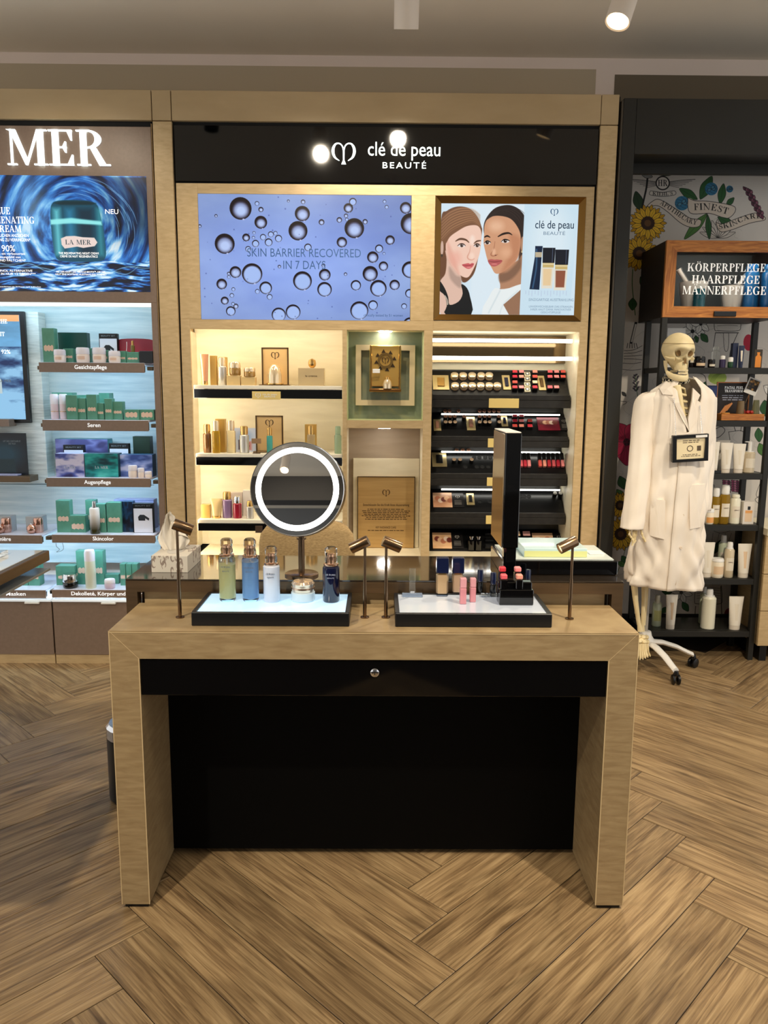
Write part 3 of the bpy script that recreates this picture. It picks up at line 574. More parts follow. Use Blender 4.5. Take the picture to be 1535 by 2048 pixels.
def bottle(label, x, y, z, r, h, body, cap, name='bottle', group=None, neck=.68, collar=None, capr=.8, lab=None):
    hb = h*neck; s = [('body', [(r*.9, 0), (r, h*.02), (r, hb*.95), (r*.8, hb), (r*.5, hb*1.01)], body), ('cap', [(r*capr, hb*1.03), (r*capr, h*.93), (r*capr*.86, h*.985), (0, h)], cap), ('collar', [(r*.72, hb), (r*.72, hb*1.035)], collar or cap)]
    o = lathed(name, label, 'bottle', x, y, z, s, group)
    if lab: curved_label(o, r, hb*.25, hb*.7, lab)
    return o
def curved_label(o, r, z0, z1, m, a=.9, n=8):
    v = [[((r+.0005)*math.sin(t), -(r+.0005)*math.cos(t), zz) for t in np.linspace(-a, a, n)] for zz in (z0, z1)]; MB().grid(v).build('label', m, o, True)
def sqtube(label, x, y, z, wd, h, m, capm, name='cream_tube', group=None, lab=None, d=None):
    """tube standing on its cap, crimped flat at the top"""
    o = None; d = d or wd*.55; P = []; n = 20
    for k in range(9):
        t = k/8; zz = h*(.13+.87*t); sx = wd*(.36+.14*t); sy = d*.5*(1-t)**.8+.0015
        P.append([(sx*math.cos(a), sy*math.sin(a), zz) for a in np.linspace(0, 2*PI, n+1)[:-1]])
    b = MB().grid(P, True); b.f.append(tuple((8*n+k) for k in range(n))); b.m.append(0)
    o = b.build(name, m, None, True, (x, y, z)); tag(o, label, 'tube', group)
    MB().lathe([(wd*.34, 0), (wd*.35, h*.03), (wd*.35, h*.13)], 20, sy=d/(wd*.72)).build('cap', capm, o, True)
    if lab:
        q = []
        for t in (.18, .3, .45, .6, .74):
            sx = wd*(.36+.14*t); sy = d*.5*(1-t)**.8+.0015; zz = h*(.13+.87*t); q.append([(sx*.62*math.sin(a), -(sy+.001)*math.cos(a), zz) for a in np.linspace(-1, 1, 6)])
        MB().grid(q).build('label', lab, o, True)
    return o
WCAP = mat('frosted_white', (232, 228, 236), .4); PINKW = mat('blush_white_glass', (240, 226, 216), .25, coat=.4); LILAC = mat('lilac_print', (176, 178, 214), .4)
NAVY = mat('navy_lacquer', (16, 24, 54), .15, coat=.5); CHAMP = mat('champagne_carton', (206, 178, 124), .35, .3); GOLDBOX = mat('gold_carton', (196, 158, 84), .35, .45)

# ================================================================== left unit: taupe front, lit lettering, wave screen, cool lit shelves
LX0, LX1 = -2.75, -1.172
lu = thing('skincare_unit', 'taupe fronted display wall with cool lit shelves of green boxes', 'display unit')
part('header', LAMH, LX0, PXL0-.004, YF-.012, WY-.01, HZ0, HZ1, .002, lu)
part('side_post', LAM_V, LX1, PXL0-.012, YF+.0, WY-.01, 0, HZ0-.012, .001, lu)
nz1 = zpx(200, 605); nz0 = .5; nx1 = xpx(306, 700)
part('front_panel', TAUPE, LX0, LX1-.004, YF-.004, YF+.02, nz1, HZ0-.03, .001, lu)
part('shadow_gap', BLACKS, LX0, LX1, YF+.012, YF+.03, HZ0-.04, HZ0, 0, lu)
part('niche_post', TAUPE, nx1, LX1-.004, YF-.004, YB, nz0, nz1, .001, lu)
part('niche_top', WHITE, LX0, nx1, YF+.024, YB, nz1+.05, nz1+.06, 0, lu)
part('light_lip', mat('lit_acrylic', (240, 250, 252), .4, emit=.5), LX0, nx1, YF-.002, YF+.016, nz1-.022, nz1-.001, .001, lu)
STREAK = grain(mat('white_streaked_stone', rough=.6), (188, 206, 208), (226, 234, 232), (1.2, 1, 16), 3, 6, .3, .7, .25)
STREAK2 = grain(mat('white_ribbed_stone', rough=.55), (196, 202, 196), (232, 236, 230), (4, 1, 46), 2, 5, .3, .7, .9)
part('niche_back', STREAK, LX0, nx1, YB, YB+.015, nz0, nz1+.06, 0, lu)
px1 = xpx(85, 780, YB-.1)
part('raised_panel', STREAK2, LX0, px1, YB-.1, YB-.004, zpx(60, 966, YB-.1), nz1-.03, .002, lu)
part('led_strip', mat('cool_led_soft', (235, 250, 255), emit=11, emit_rgb=(192, 230, 255)), LX0, nx1-.01, YF+.03, YF+.05, nz1+.012, nz1+.04, 0, lu)
# lit letters
LM = mat('letter_white', (240, 250, 252), emit=1.2)
sg = thing('lit_letters', 'large lit white serif letters on the taupe panel', 'sign', (xpx(118, 300), YF-.004, zpx(118, 332)))
pl, wd_ = serif('LA MER'); sc_ = (xpx(220, 300)-xpx(16, 300))/(wd_-2.07); hh = zpx(118, 261)-zpx(118, 332)
poly_mesh('lettering', pl, LM, sg, xpx(16, 300)-sg.location.x-2.07*sc_, -.001, 0, sc_, hh, .012)
# wave screen
Wv = Img(1000, 644, -300, 590, 1430, 1705, (30, 80, 150))
X, Y = Wv.gx/Wv.k[0]-300, Wv.gy/Wv.k[1]+590; cx_, cy_ = 700., 1130.; ang = np.arctan2((Y-cy_)*1.15, X-cx_); rad = np.hypot(X-cx_, (Y-cy_)*1.15)
n1 = fbm(700, 900, 6, 5, 11); n2 = fbm(700, 900, 4, 5, 23); n3 = fbm(512, 512, 10, 5, 3)
an = np.abs(ang+PI*.42); an = np.where(an > PI, 2*PI-an, an)/PI; rw = rad*(1+.10*np.sin(ang*2+1)); s1 = sample(n1, an*.9+rw/2600, rw/560+.25*an); s2 = sample(n2, an*1.3+rw/1500, rw/260+.35*an); s3 = sample(n3, X/1500+2+Y/3000, (Y+18*np.sin(X/130))/260)
wave = np.where((Y > 1395+25*np.sin(X/160))[..., None], 0, 1)
v = np.clip((s1*.55+s2*.65-.36)*2.2, 0, 1); vv = np.clip((s3-.38)*3.2, 0, 1); V = np.where(wave[..., 0] > 0, v, vv)
ramp = np.array([(6, 14, 34), (16, 50, 110), (44, 116, 200), (120, 190, 240), (226, 244, 252)], np.float32)/255; t = V*3.999; i0 = t.astype(int); fr = (t-i0)[..., None]
col = ramp[i0]*(1-fr)+ramp[np.minimum(i0+1, 4)]*fr
dk = np.clip((X-900)/420, 0, 1)*np.clip((1350-Y)/300, 0, 1)*(Y > 600); col *= (1-.55*dk)[..., None]; gl = np.exp(-((X-330)/170)**2-((Y-900)/330)**2)[..., None]; col = col*(1-.5*gl)+np.array((150, 205, 245), np.float32)/255*.5*gl
Wv.a[:] = col
Wv.poly([(500, 1060), (500, 1000), (502, 930), (520, 860), (580, 828), (740, 820), (880, 830), (950, 862), (972, 930), (984, 1000), (996, 1060), (1010, 1200), (1016, 1330), (990, 1395), (900, 1412), (760, 1416), (620, 1412), (545, 1395), (520, 1330), (506, 1200)], (14, 74, 96), 4, 1, 3)
for x0_, x1_, c_ in ((520, 590, (120, 226, 236)), (640, 720, (40, 130, 170)), (760, 900, (8, 34, 50)), (940, 985, (70, 170, 180))): Wv.poly([(x0_+8, 905), (x1_, 905), (x1_+6, 1350), (x0_+14, 1350)], c_, 34, .75)
Wv.poly([(535, 850), (640, 830), (860, 830), (945, 850), (900, 866), (600, 868)], (8, 40, 46), 10, .9); Wv.poly([(497, 1010), (700, 992), (985, 1022), (990, 1058), (700, 1044), (498, 1058)], (150, 240, 240), 10, .95)
Wv.poly([(588, 1190), (640, 1168), (720, 1164), (800, 1176), (910, 1180), (938, 1226), (910, 1262), (800, 1280), (740, 1268), (620, 1288), (592, 1250)], (236, 214, 206), 3)
Wv.many(serif('LA MER', .06)[0], lambda q: (628+q[0]*50, 1248-q[1]*46), (40, 60, 70))
for k in range(9): Wv.line([(-280+k*190, 1440+(k*37) % 90), (-120+k*190, 1410+(k*53) % 80), (60+k*190, 1450+(k*29) % 90), (200+k*190, 1425+(k*17) % 90)], [2, 9, 7, 2], (150, 215, 250), 6, .8)
for k in range(26):
    a = rng.uniform(-1.9, .3); r_ = rng.uniform(420, 640); Wv.line([(cx_+r_*math.cos(a+j*.12), cy_+r_*.87*math.sin(a+j*.12)) for j in range(4)], [1, 6, 5, 1], (150, 205, 250), 4, .7)
WAVE = Wv.material('wave_picture', 1.0, .2)
wx0, wx1, wz0, wz1 = xpx(-300/4.797, 470), xpx(297, 470), zpx(150, 583), zpx(150, 352)
wsn = thing('wave_screen', 'lit screen of a dark jar inside a curling blue wave', 'screen', (wx0, YF-.006, wz0))
panel('picture', 0, wx1-wx0, 0, 0, wz1-wz0, WAVE, wsn, .01)
WT = mat('white_print', (255, 255, 255), emit=.8)
def wpx(cx, cy): return xpx(cx/4.797, 230+cy/4.797)-wx0, zpx(cx/4.797, 230+cy/4.797)-wz0
for s_, rx_, cy, hh_, sl in (('BLUE', 105, 925, 58, 0), ('REJUVENATING', 338, 1015, 58, 0), ('CREAM', 212, 1097, 58, 0)):
    p_, w2 = serif(s_, .04); b_, a_ = wpx(rx_, cy+hh_/2); s2_ = hh_/4.797*2.756e-3; poly_mesh('lettering', p_, WT, wsn, b_-w2*s2_*.92, -.0005, a_, s2_*.92, s2_, .0006)
for s_, cx, cy, sz, wd in (('NEU', 1075, 932, .034, .068), ('90%', 85, 1285, .046, .07), ('GEGEN DIE SICHTLICHEN ANZEICHEN\nDER HAUTALTERUNG ZU VERRINGERN*', 20, 1180, .022, .30), ('bestätigen ein verbessertes\nErscheinungsbild von\nLINIEN UND FÄLTCHEN*', 60, 1365, .017, .21), ('DIE RETINOL ALTERNATIVE\nUM 30% – IN NUR 12 TAGEN***', 100, 1512, .016, .27), ('THE REJUVENATING NIGHT CREAM\nCRÈME DE NUIT RÉGÉNÉRATRICE', 760, 1345, .016, .21), ('MIT DER KRAFT DES MIRACLE BROTH™, DIE DER\nHAUT EINE SICHTBARE AUSSTRAHLUNG SCHENKT', 780, 1520, .013, .27), ('* Anwendertest mit 34 Frauen nach 4 Wochen', 180, 1650, .009, .24)):
    a_, b_ = wpx(cx, cy); text(s_, a_, -.0005, b_, sz, WT, wsn, width=wd)
# shelves of the lit niche: (px left, px right, front top y, front bottom y, lettering, lettering x)
YS = 2.10
SH = {}
def lshelf(key, x0, x1, y0, y1, s_, cx, parent=lu, lx=None):
    xm = (x0+x1)/2; a, b = atY(x0, y0, YS).x, atY(x1, y0, YS).x; zt, zb_ = atY(xm, y0, YS).z, atY(xm, y1, YS).z
    t = MB().box(a, b, YS, YS+.006, zb_, zt-.001, .001).build('shelf_front', TAUPE, parent)
    MB().box(a+.004, b-.004, YS+.007, YB-.001, zt-.012, zt, .001).build('shelf_board', mat('lit_shelf_acrylic', (222, 224, 240), .25), parent)
    MB().box(a+.004, b-.004, YS+.008, YS+.03, zb_+.004, zt-.013, 0).build('shelf_rail', BRONZE_D, parent)
    MB().box(a+.02, b-.02, YS+.034, YS+.048, zt-.026, zt-.0125, 0).build('led_strip', LEDC, parent)
    for e, s2 in ((a, -1), (b, 1)): MB().box(e, e+s2*.03, YS+.05, YS+.09, (zt+zb_)/2-.012, (zt+zb_)/2+.008, .001).build('bracket', BRONZE_D, parent)
    if s_: text(s_, xpx(cx, (y0+y1)/2, YS), YS-.0003, (zt+zb_)/2+.001, .03, mat('shelf_text', (250, 252, 255), emit=.5), parent, width=lx, bold=.012)
    SH[key] = (zt, a, b); return zt
lshelf(1, 77, 288, 725, 745, 'Gesichtspflege', 181, lx=.172); lshelf(2, 84, 296, 840, 862, 'Seren', 188, lx=.070); lshelf(3, 92, 300, 956, 974, 'Augenpflege', 195, lx=.145); lshelf(4, 103, 309, 1070, 1086, 'Skincolor', 206, lx=.115); lshelf(5, 103, 330, 1180, 1196, 'Dekolleté, Körper und Lippen', 214, lx=.40)
lshelf(6, -120, 83, 1070, 1087, 'Sérum Contour du Lumière', -40, lx=.34); lshelf(7, -120, 91, 1180, 1196, 'Reinigung und Masken', -8, lx=.33)
# lower cabinets
cz1 = atY(100, 1199, 2.09).z; cz0 = atY(100, 1309, 2.09).z
for x0_, x1_, lab in ((-40, 106, 'taupe base cabinet with a flat door, left of the door seam'), (107.5, 262, 'taupe base cabinet with a white pull tab, beside the beige table')):
    a, b = atY(x0_, 1255, 2.09).x, atY(x1_, 1255, 2.09).x; c = thing('base_cabinet', lab, 'cabinet', ((a+b)/2, 2.28, 0)); w2 = (b-a)/2-.001
    MB().box(-w2, w2, -.17, .17, .06, cz1-.012, .001).build('carcass', TAUPE, c); d = MB().box(-w2+.001, w2-.001, -.19, -.171, cz0, cz1-.012, .001).build('door', TAUPE, c)
    MB().box(-w2, w2, -.2, .17, cz1-.011, cz1, .001).build('worktop', mat('white_lit_edge', (230, 236, 238), .3, emit=.25), c)
    MB().box(.06, .14, -.205, -.19, cz1-.022, cz1-.012, .001).build('pull_tab', WHITE, d)
    MB().box(-w2, w2, -.185, .15, 0, .059, 0).build('plinth', LAM, c)
# framed portrait screen and small shelves of the left column
fy = YB-.125
a, b, z0, z1 = ext(-160, 55, 622, 845, fy)
V2 = Img(500, 620, 0, 0, 1, 1, (60, 130, 200)); s3 = sample(fbm(600, 600, 5, 5, 31), V2.gx/V2.W*.9, V2.gy/V2.H*2.2); hh_ = np.clip((s3+V2.gy/V2.H*.25-.42)*3, 0, 1)[..., None]
V2.a[:] = np.where((V2.gy/V2.H < .3)[..., None], np.array((94, 170, 226))/255*(1-.35*s3[..., None])+.12, np.array((10, 40, 92))/255*(1-hh_)+np.array((150, 205, 244))/255*hh_)
V2.poly([(.5, .52), (.72, .56), (.78, .62), (.78, .75), (.45, .75)], (196, 216, 220), 3)
ps = thing('portrait_screen', 'upright black framed screen of blue waves on the ribbed white panel', 'screen', (a, fy, z0))
MB().box(0, b-a, 0, .02, 0, z1-z0, .003).build('frame', BLACKM, ps); panel('picture', .02, b-a-.028, -.0015, .02, z1-z0-.02, V2.material('sea_picture', .9, .25), ps, .0012)
MB().box(.3, b-a-.03, -.002, .0, z1-z0-.055, z1-z0-.02, 0).build('banner', mat('orange_print', (224, 140, 84), emit=.35), ps)
for s_, x_, y_, h_ in (('FRISCHE', 15, 647, 8), ('FESTIGKEIT', 10, 672, 8)):
    p_, w2 = serif(s_.replace('T', 'T'), .05); s2_ = h_*2.72e-3; poly_mesh('lettering', p_, WT, ps, xpx(x_, y_, fy)-a-w2*s2_, -.0016, zpx(x_, y_, fy)-z0, s2_, None, .0006)
text('92%', xpx(12, 704, fy)-a, -.0018, zpx(12, 704, fy)-z0, .032, WT, ps, width=.05); text('LA MER', xpx(10, 762, fy)-a, -.0018, zpx(10, 762, fy)-z0, .022, mat('print_grey', (120, 128, 132)), ps, width=.07)
a, b, z0, z1 = ext(-90, 18, 838, 853, YB-.19); part('small_shelf', TAUPE, a, b, YB-.19, YB-.1, z0, z1, .002, lu)
a, b, z0, z1 = ext(-130, 60, 952, 964, YB-.21); part('small_shelf', BRONZE_D, a, b, YB-.21, YB-.1, z0, z1, .002, lu); zs = z1
dp = Img(200, 200, 0, 0, 1, 1, (8, 16, 24)); dp.ell(.6, .5, .3, .3, (22, 60, 76), 60); dp.poly([(.42, .62), (.78, .62), (.8, .95), (.42, .95)], (16, 44, 50), 8); dp.ell(.35, .86, .1, .05, (210, 220, 224), 4)
a, b, z0, z1 = ext(-60, 54, 866, 952, YB-.14); o = panel('picture_card', a, b, YB-.14, zs, z1, dp.material('dark_jar_picture', 0, .3), None, .006); tag(o, 'dark night-blue picture card standing on the small bronze shelf', 'card')
text('LIFT DES CONTOURS ET\nDES YEUX', xpx(24, 885, YB-.14), YB-.1405, zpx(24, 885, YB-.14), .014, mat('print_grey', (120, 128, 132)), o, width=.1)
a, b, z0, z1 = ext(-10, 36, 944, 952, YB-.19); carton('flat white and navy booklet lying on the small bronze shelf', (a+b)/2, YB-.17, zs, b-a, .05, .008, LILAC, 'booklet', cat='booklet')
part('panel_joint', mat('glass_edge', (70, 100, 104), .3), LX0, nx1-.12, YB-.003, YB, zpx(60, 968, YB)-.003, zpx(60, 968, YB), 0, lu)

cb = tag(MB().tube(cr([tuple(atY(x, y, 2.115)) for x, y in ((112, 1086), (113, 1093), (119, 1099), (113, 1104), (122, 1102), (127, 1097), (125, 1086))], 5), .0011, 6).build('loose_cable', BLACKM), 'thin dark cable looping below the fourth lit shelf', 'cable')
# ---------------- goods on the shelves: front row Yf, middle Ym, back Yk
def put_carton(sh, x0, x1, y0, Y, label, m=GREEN, lab=LABELP, d=.05, **k):
    z = SH[sh][0]; x, w_, h = bxpx(x0, x1, y0, Y+0, z); return carton(label, x, Y+d/2, z, w_, d, h, m, lab=lab, **k)
put_carton(1, 84, 108, 656, 2.16, 'tall green carton at the left end of the topmost lit shelf')
put_carton(1, 116, 174, 665, 2.3, 'large dark emerald gift box on the topmost lit shelf', DKGREEN, None)
for k, (x0, x1, y0, Y) in enumerate(((104, 127, 698, 2.125), (148, 174, 694, 2.125), (181, 207, 694, 2.125), (214, 237, 701, 2.125))):
    z = SH[1][0]; x, w_, h = bxpx(x0, x1, y0, Y, z); o = jar('white rounded cream jar, %s from left on the topmost lit shelf' % ORD[k], x, Y+w_/2, z, w_/2, h, PINKW, WCAP, group='white cream jars'); curved_label(o, w_/2, h*.2, h*.42, LABELP, .6)
for k, (x0, x1, y0) in enumerate(((127, 147, 697), (160, 182, 696), (205, 216, 700), (237, 252, 702), (253, 278, 704))):
    put_carton(1, x0, x1, y0, 2.19, 'low green carton, %s from left behind the white jars' % ORD[k], group='low green cartons')
BS = mat('set_card_white', (214, 216, 226), .5)
def setbox(sh, x0, x1, y0, Y, label, d=.03):
    o = put_carton(sh, x0, x1, y0, Y, label, BLACKM, None, d); h = o.dimensions.z if 0 else None
    z = SH[sh][0]; x, w_, h = bxpx(x0, x1, y0, Y, z); MB().box(-w_*.46, w_*.46, -d/2-.001, -d/2, .002, h*.83).build('print', BS, o); text('BEAUTY SET', 0, -d/2-.0005, h*.92, .012, mat('print_grey', (120, 128, 132)), o, width=w_*.75)
    MB().prism([(-w_*.22, h*.42), (w_*.1, h*.42), (w_*.1, h*.5), (w_*.28, h*.42), (w_*.3, h*.5), (w_*.05, h*.62), (-w_*.15, h*.62), (-w_*.25, h*.54)], -d/2-.0016, -d/2-.001).build('motif', mat('motif_dark', (30, 34, 40)), o); return o
setbox(1, 198, 235, 667, 2.3, 'beauty set box with black top band on the topmost lit shelf')
RED = mat('crimson_foil', (150, 44, 56), .35); z = SH[1][0]
x, w_, h = bxpx(236, 305, 678, 2.32, z); o = tag(MB().prism(cr([(-w_/2, 0), (-w_/2, h*.8), (-w_*.4, h), (w_*.4, h), (w_/2, h*.8), (w_/2, 0)], 4), -.02, .02).build('gift_tin', RED, None, False, (x, 2.35, z)), 'crimson rounded gift tin at the right end of the topmost lit shelf', 'gift tin')
MB().add(*(lambda g: (g.v, g.f))(MB().tube([(-w_*.36+.02*math.sin(t)-.0, -.0205, h*t/1.8) for t in np.linspace(0, 1.6, 8)], .0018, 6))).build('foil_line', PINKW, o)
x, w_, h = bxpx(258, 274, 680, 2.2, z+.03); zc = z+atY(265, 704, 2.19).z-atY(265, 723, 2.19).z
bottle('small gold oil bottle standing on a low green carton', atY(265, 690, 2.215).x, 2.215, z+bxpx(253, 278, 704, 2.19, z)[2], .011, .062, mat('olive_glass', (110, 96, 30), .1, coat=.5), GOLD, 'oil_bottle', neck=.6, capr=.6)
put_carton(1, 279, 305, 702, 2.13, 'black patterned carton at the right end of the topmost lit shelf', mat('black_print', (20, 24, 30), .3), None, .06)
# second shelf
for k, (x0, x1, y0) in enumerate(((98, 114, 788), (116, 132, 788))):
    z = SH[2][0]; x, w_, h = bxpx(x0, x1, y0, 2.15, z); o = lathed('lotion_bottle', 'slim white lotion bottle, %s one on the second lit shelf' % ('left' if k == 0 else 'right'), 'bottle', x, 2.17, z, [('body', [(w_/2*.94, 0), (w_/2, .003), (w_/2, h*.6)], mat('blush_bottle', (226, 208, 216), .3, coat=.4)), ('cap', [(w_/2*1.01, h*.6), (w_/2*1.01, h*.95), (w_*.4, h), (0, h)], WCAP), ('band', [(w_/2*1.015, h*.3), (w_/2*1.015, h*.32)], GOLD)], 'slim white lotion bottles')
for k, (x0, x1, y0) in enumerate(((132, 154, 790), (152, 172, 796), (173, 193, 789), (194, 208, 806), (209, 224, 797), (225, 245, 803), (248, 278, 819), (279.5, 308, 819))):
    put_carton(2, x0, x1, y0, 2.13+.012*(k % 2), 'green carton, %s from left in the front row of the second lit shelf' % ORD[k], group='green cartons on the second lit shelf', labz=.42 if k < 6 else .5, lh=.14 if k < 6 else .45)
for k, (x0, x1, y0) in enumerate(((104, 145, 785), (160, 177, 790), (198, 219, 786))):
    put_carton(2, x0, x1, y0, 2.27, 'green carton, %s from left in the back row of the second lit shelf' % ORD[k], lab=None, d=.07, group='green cartons in the back row')
# third shelf
def swirl(name, c1, c2, c3, seed):
    g = Img(160, 110, 0, 0, 1, 1); n_ = sample(fbm(200, 200, 3, 3, seed), g.gx/g.W*.7+g.gy/g.H*.35, g.gy/g.H*1.1-g.gx/g.W*.2)[..., None]; t_ = np.clip((n_-.3)*2.6, 0, 1)
    g.a[:] = np.where(t_ < .5, np.array(c1)/255*(1-t_*2)+np.array(c2)/255*t_*2, np.array(c2)/255*(2-t_*2)+np.array(c3)/255*(t_*2-1)); return g.material(name, 0, .35)
def pbox(sh, x0, x1, y0, Y, label, m, d=.06, side=None, txt=None):
    z = SH[sh][0]; x, w_, h = bxpx(x0, x1, y0, Y, z); o = tag(MB().box(-w_/2, w_/2, 0, d, 0, h, .001).build('gift_box', side or LILAC, None, False, (x, Y, z)), label, 'box'); panel('print', -w_/2+.001, w_/2-.001, -.0012, .001, h-.001, m, o, .001)
    if txt: p_, w2 = serif(txt, .06); s2_ = w_*.4/w2; poly_mesh('lettering', p_, mat('silver_print', (200, 206, 214), .3), o, -w2*s2_/2, -.0013, h*.36, s2_, s2_*1.0, .0005)
    return o
TEALS = mat('teal_side', (50, 130, 136), .4)
pbox(3, 111, 216, 878, 2.34, 'wide lavender patterned gift box at the back of the third lit shelf', swirl('lavender_swirl', (74, 74, 120), (120, 122, 170), (60, 56, 96), 41), .08, TEALS)
setbox(3, 127, 168, 890, 2.27, 'beauty set box behind the purple swirl gift box'); setbox(3, 218, 258, 887, 2.27, 'beauty set box behind the teal striped gift box')
put_carton(3, 266, 300, 873, 2.3, 'plain dark green box at the right end of the third lit shelf', mat('bottle_green', (22, 44, 30), .4), None, .06)
pbox(3, 111, 168, 907, 2.14, 'gift box with purple and blue swirl, front left of the third lit shelf', swirl('purple_swirl', (210, 206, 232), (70, 84, 160), (38, 34, 84), 8), .07, LILAC, 'LA MER')
pbox(3, 169.5, 236, 907, 2.14, 'gift box with glossy teal stripes, front middle of the third lit shelf', swirl('teal_swirl', (4, 50, 60), (20, 140, 140), (80, 190, 180), 19), .07, mat('deep_teal', (10, 60, 64), .3), 'LA MER')
pbox(3, 240, 305, 909, 2.17, 'gift box with pale blue sea picture, front right of the third lit shelf', swirl('sea_swirl', (196, 200, 232), (120, 140, 196), (44, 66, 124), 4), .07, mat('navy_side', (24, 70, 110), .35))
for k, (x0, x1, y0) in enumerate(((254, 272, 931), (274, 287, 936), (288, 302, 943))):
    z = SH[3][0]; x, w_, h = bxpx(x0, x1, y0, 2.112, z); jar('blush cream jar, %s before the sea picture gift box' % ('largest', 'middle sized', 'smallest')[k], x, 2.112+w_/2, z, w_/2, h, PINKW, WCAP, group='cream jars on third shelf')
# fourth shelf
for k, (x0, x1, y0, Y) in enumerate(((112, 139, 1001, 2.17), (140, 171, 1031, 2.17), (171, 190, 1000, 2.24), (191, 211, 1008, 2.17), (213, 242, 1005, 2.17))):
    put_carton(4, x0, x1, y0, Y, 'green carton, %s from left on the fourth lit shelf' % ORD[k], group='green cartons on the fourth lit shelf', labz=.43 if k != 1 else .36, lh=.14 if k != 1 else .3)
pbox(4, 228, 308, 999, 2.3, 'wide lavender box at the back right of the fourth lit shelf', swirl('lav2', (150, 156, 196), (120, 130, 176), (170, 176, 214), 6), .07)
pbox(4, 243, 265, 1003, 2.19, 'midnight blue picture carton on the fourth lit shelf', swirl('midnight', (10, 24, 44), (20, 60, 90), (8, 14, 26), 61), .05, mat('navy_side', (24, 70, 110), .35))
setbox(4, 265.5, 306, 1007, 2.17, 'white beauty set box with black band on the fourth lit shelf')
z = SH[4][0]; x, w_, h = bxpx(175, 195, 1003, 2.115, z); OMB = mat('ombre_glass', (150, 150, 120), .2, coat=.3); grain(OMB, (52, 54, 20), (226, 220, 214), (0, 0, 1), 1, 0); 
N_, L_, b_ = nodes(OMB); gr = N_.new('ShaderNodeSeparateXYZ'); tc_ = N_.new('ShaderNodeTexCoord'); L_.new(tc_.outputs['Generated'], gr.inputs[0]); rp = [q for q in N_ if q.bl_idname == 'ShaderNodeValToRGB'][0]; rp.color_ramp.elements[0].position = .15; rp.color_ramp.elements[1].position = .75; L_.new(gr.outputs[2], rp.inputs[0])
bottle('frosted pump bottle fading from white to olive on the fourth lit shelf', x, 2.115+w_/2, z, w_/2, h, OMB, CHROME, 'serum_bottle', neck=.8, capr=.42)
# fifth shelf
put_carton(5, 112, 150, 1132, 2.2, 'squat green carton behind the black jar on the bottom lit shelf', d=.07); put_carton(5, 152, 178, 1102, 2.22, 'tall green carton left of the tall frosted bottle'); put_carton(5, 184, 206, 1102, 2.22, 'tall green carton right of the tall frosted bottle')
put_carton(5, 209, 238, 1149, 2.24, 'low green carton behind the small lilac pot', lab=None)
for k in range(3): put_carton(5, 240+k*12, 251+k*12, 1128, 2.2, 'small green carton, %s of three beside the tissue box' % ORD[k], group='small green cartons', labz=.4)
z = SH[5][0]; x, w_, h = bxpx(165, 186, 1102, 2.115, z); lathed('lotion_bottle', 'tall frosted cylinder bottle on the bottom lit shelf', 'bottle', x, 2.115+w_/2, z, [('body', [(w_*.46, 0), (w_/2, .004), (w_/2, h*.72)], mat('frosted_yellow', (222, 228, 206), .3, coat=.3)), ('cap', [(w_*.5, h*.72), (w_*.5, h*.93), (w_*.42, h), (0, h)], WCAP)])
x, w_, h = bxpx(120, 150, 1150, 2.112, z); jar('black jar with chrome lid on the bottom lit shelf', x, 2.112+w_/2, z, w_/2, h, BLACK, CHROME, split=.45)
x, w_, h = bxpx(206, 227, 1160, 2.112, z); jar('tiny lilac lip pot on the bottom lit shelf', x, 2.112+w_/2, z, w_/2, h, mat('lilac_pot', (206, 190, 210), .3), WCAP, 'lip_pot')
# left column lower shelves
SILV = mat('silver_carton', (176, 180, 182), .35, .3)
for k, (bx0, bx1, gx0, gx1) in enumerate(((48, 84, 48, 67), (-14, 22, -16, 4))):
    put_carton(6, bx0+4, bx1, 1033, 2.2, 'silver open-front carton, %s on the left lower shelf' % ('right one' if k == 0 else 'left one'), SILV, None, .07)
    z = SH[6][0]; x, w_, h = bxpx(gx0, gx1, 1047, 2.12, z); lathed('sphere_jar', 'rose gold ball shaped jar standing %s' % ('before the right silver carton' if k == 0 else 'at the left frame edge'), 'jar', x, 2.13+w_/2, z, [('body', [(w_*.2, 0), (w_*.4, h*.12), (w_*.5, h*.35), (w_*.45, h*.62), (w_*.2, h*.82)], ROSE), ('knob', [(w_*.12, h*.82), (w_*.1, h*.94), (0, h)], CHROME)])
    x, w_, h = bxpx(gx0+17, gx0+36, 1036, 2.17, z); jar('rose gold capped glass jar beside the %s ball jar' % ('right' if k == 0 else 'left'), x, 2.16+w_/2, z, w_/2, h, mat('rose_glass', (196, 160, 150), .15, .4), ROSE)
for k, (x0, x1, y0) in enumerate(((6, 30, 1138), (31, 55, 1136), (56, 79, 1131))): put_carton(7, x0, x1, y0, 2.2, 'green carton, %s of three under the tilted tray edge' % ORD[k], group='green cartons under tray', d=.06)
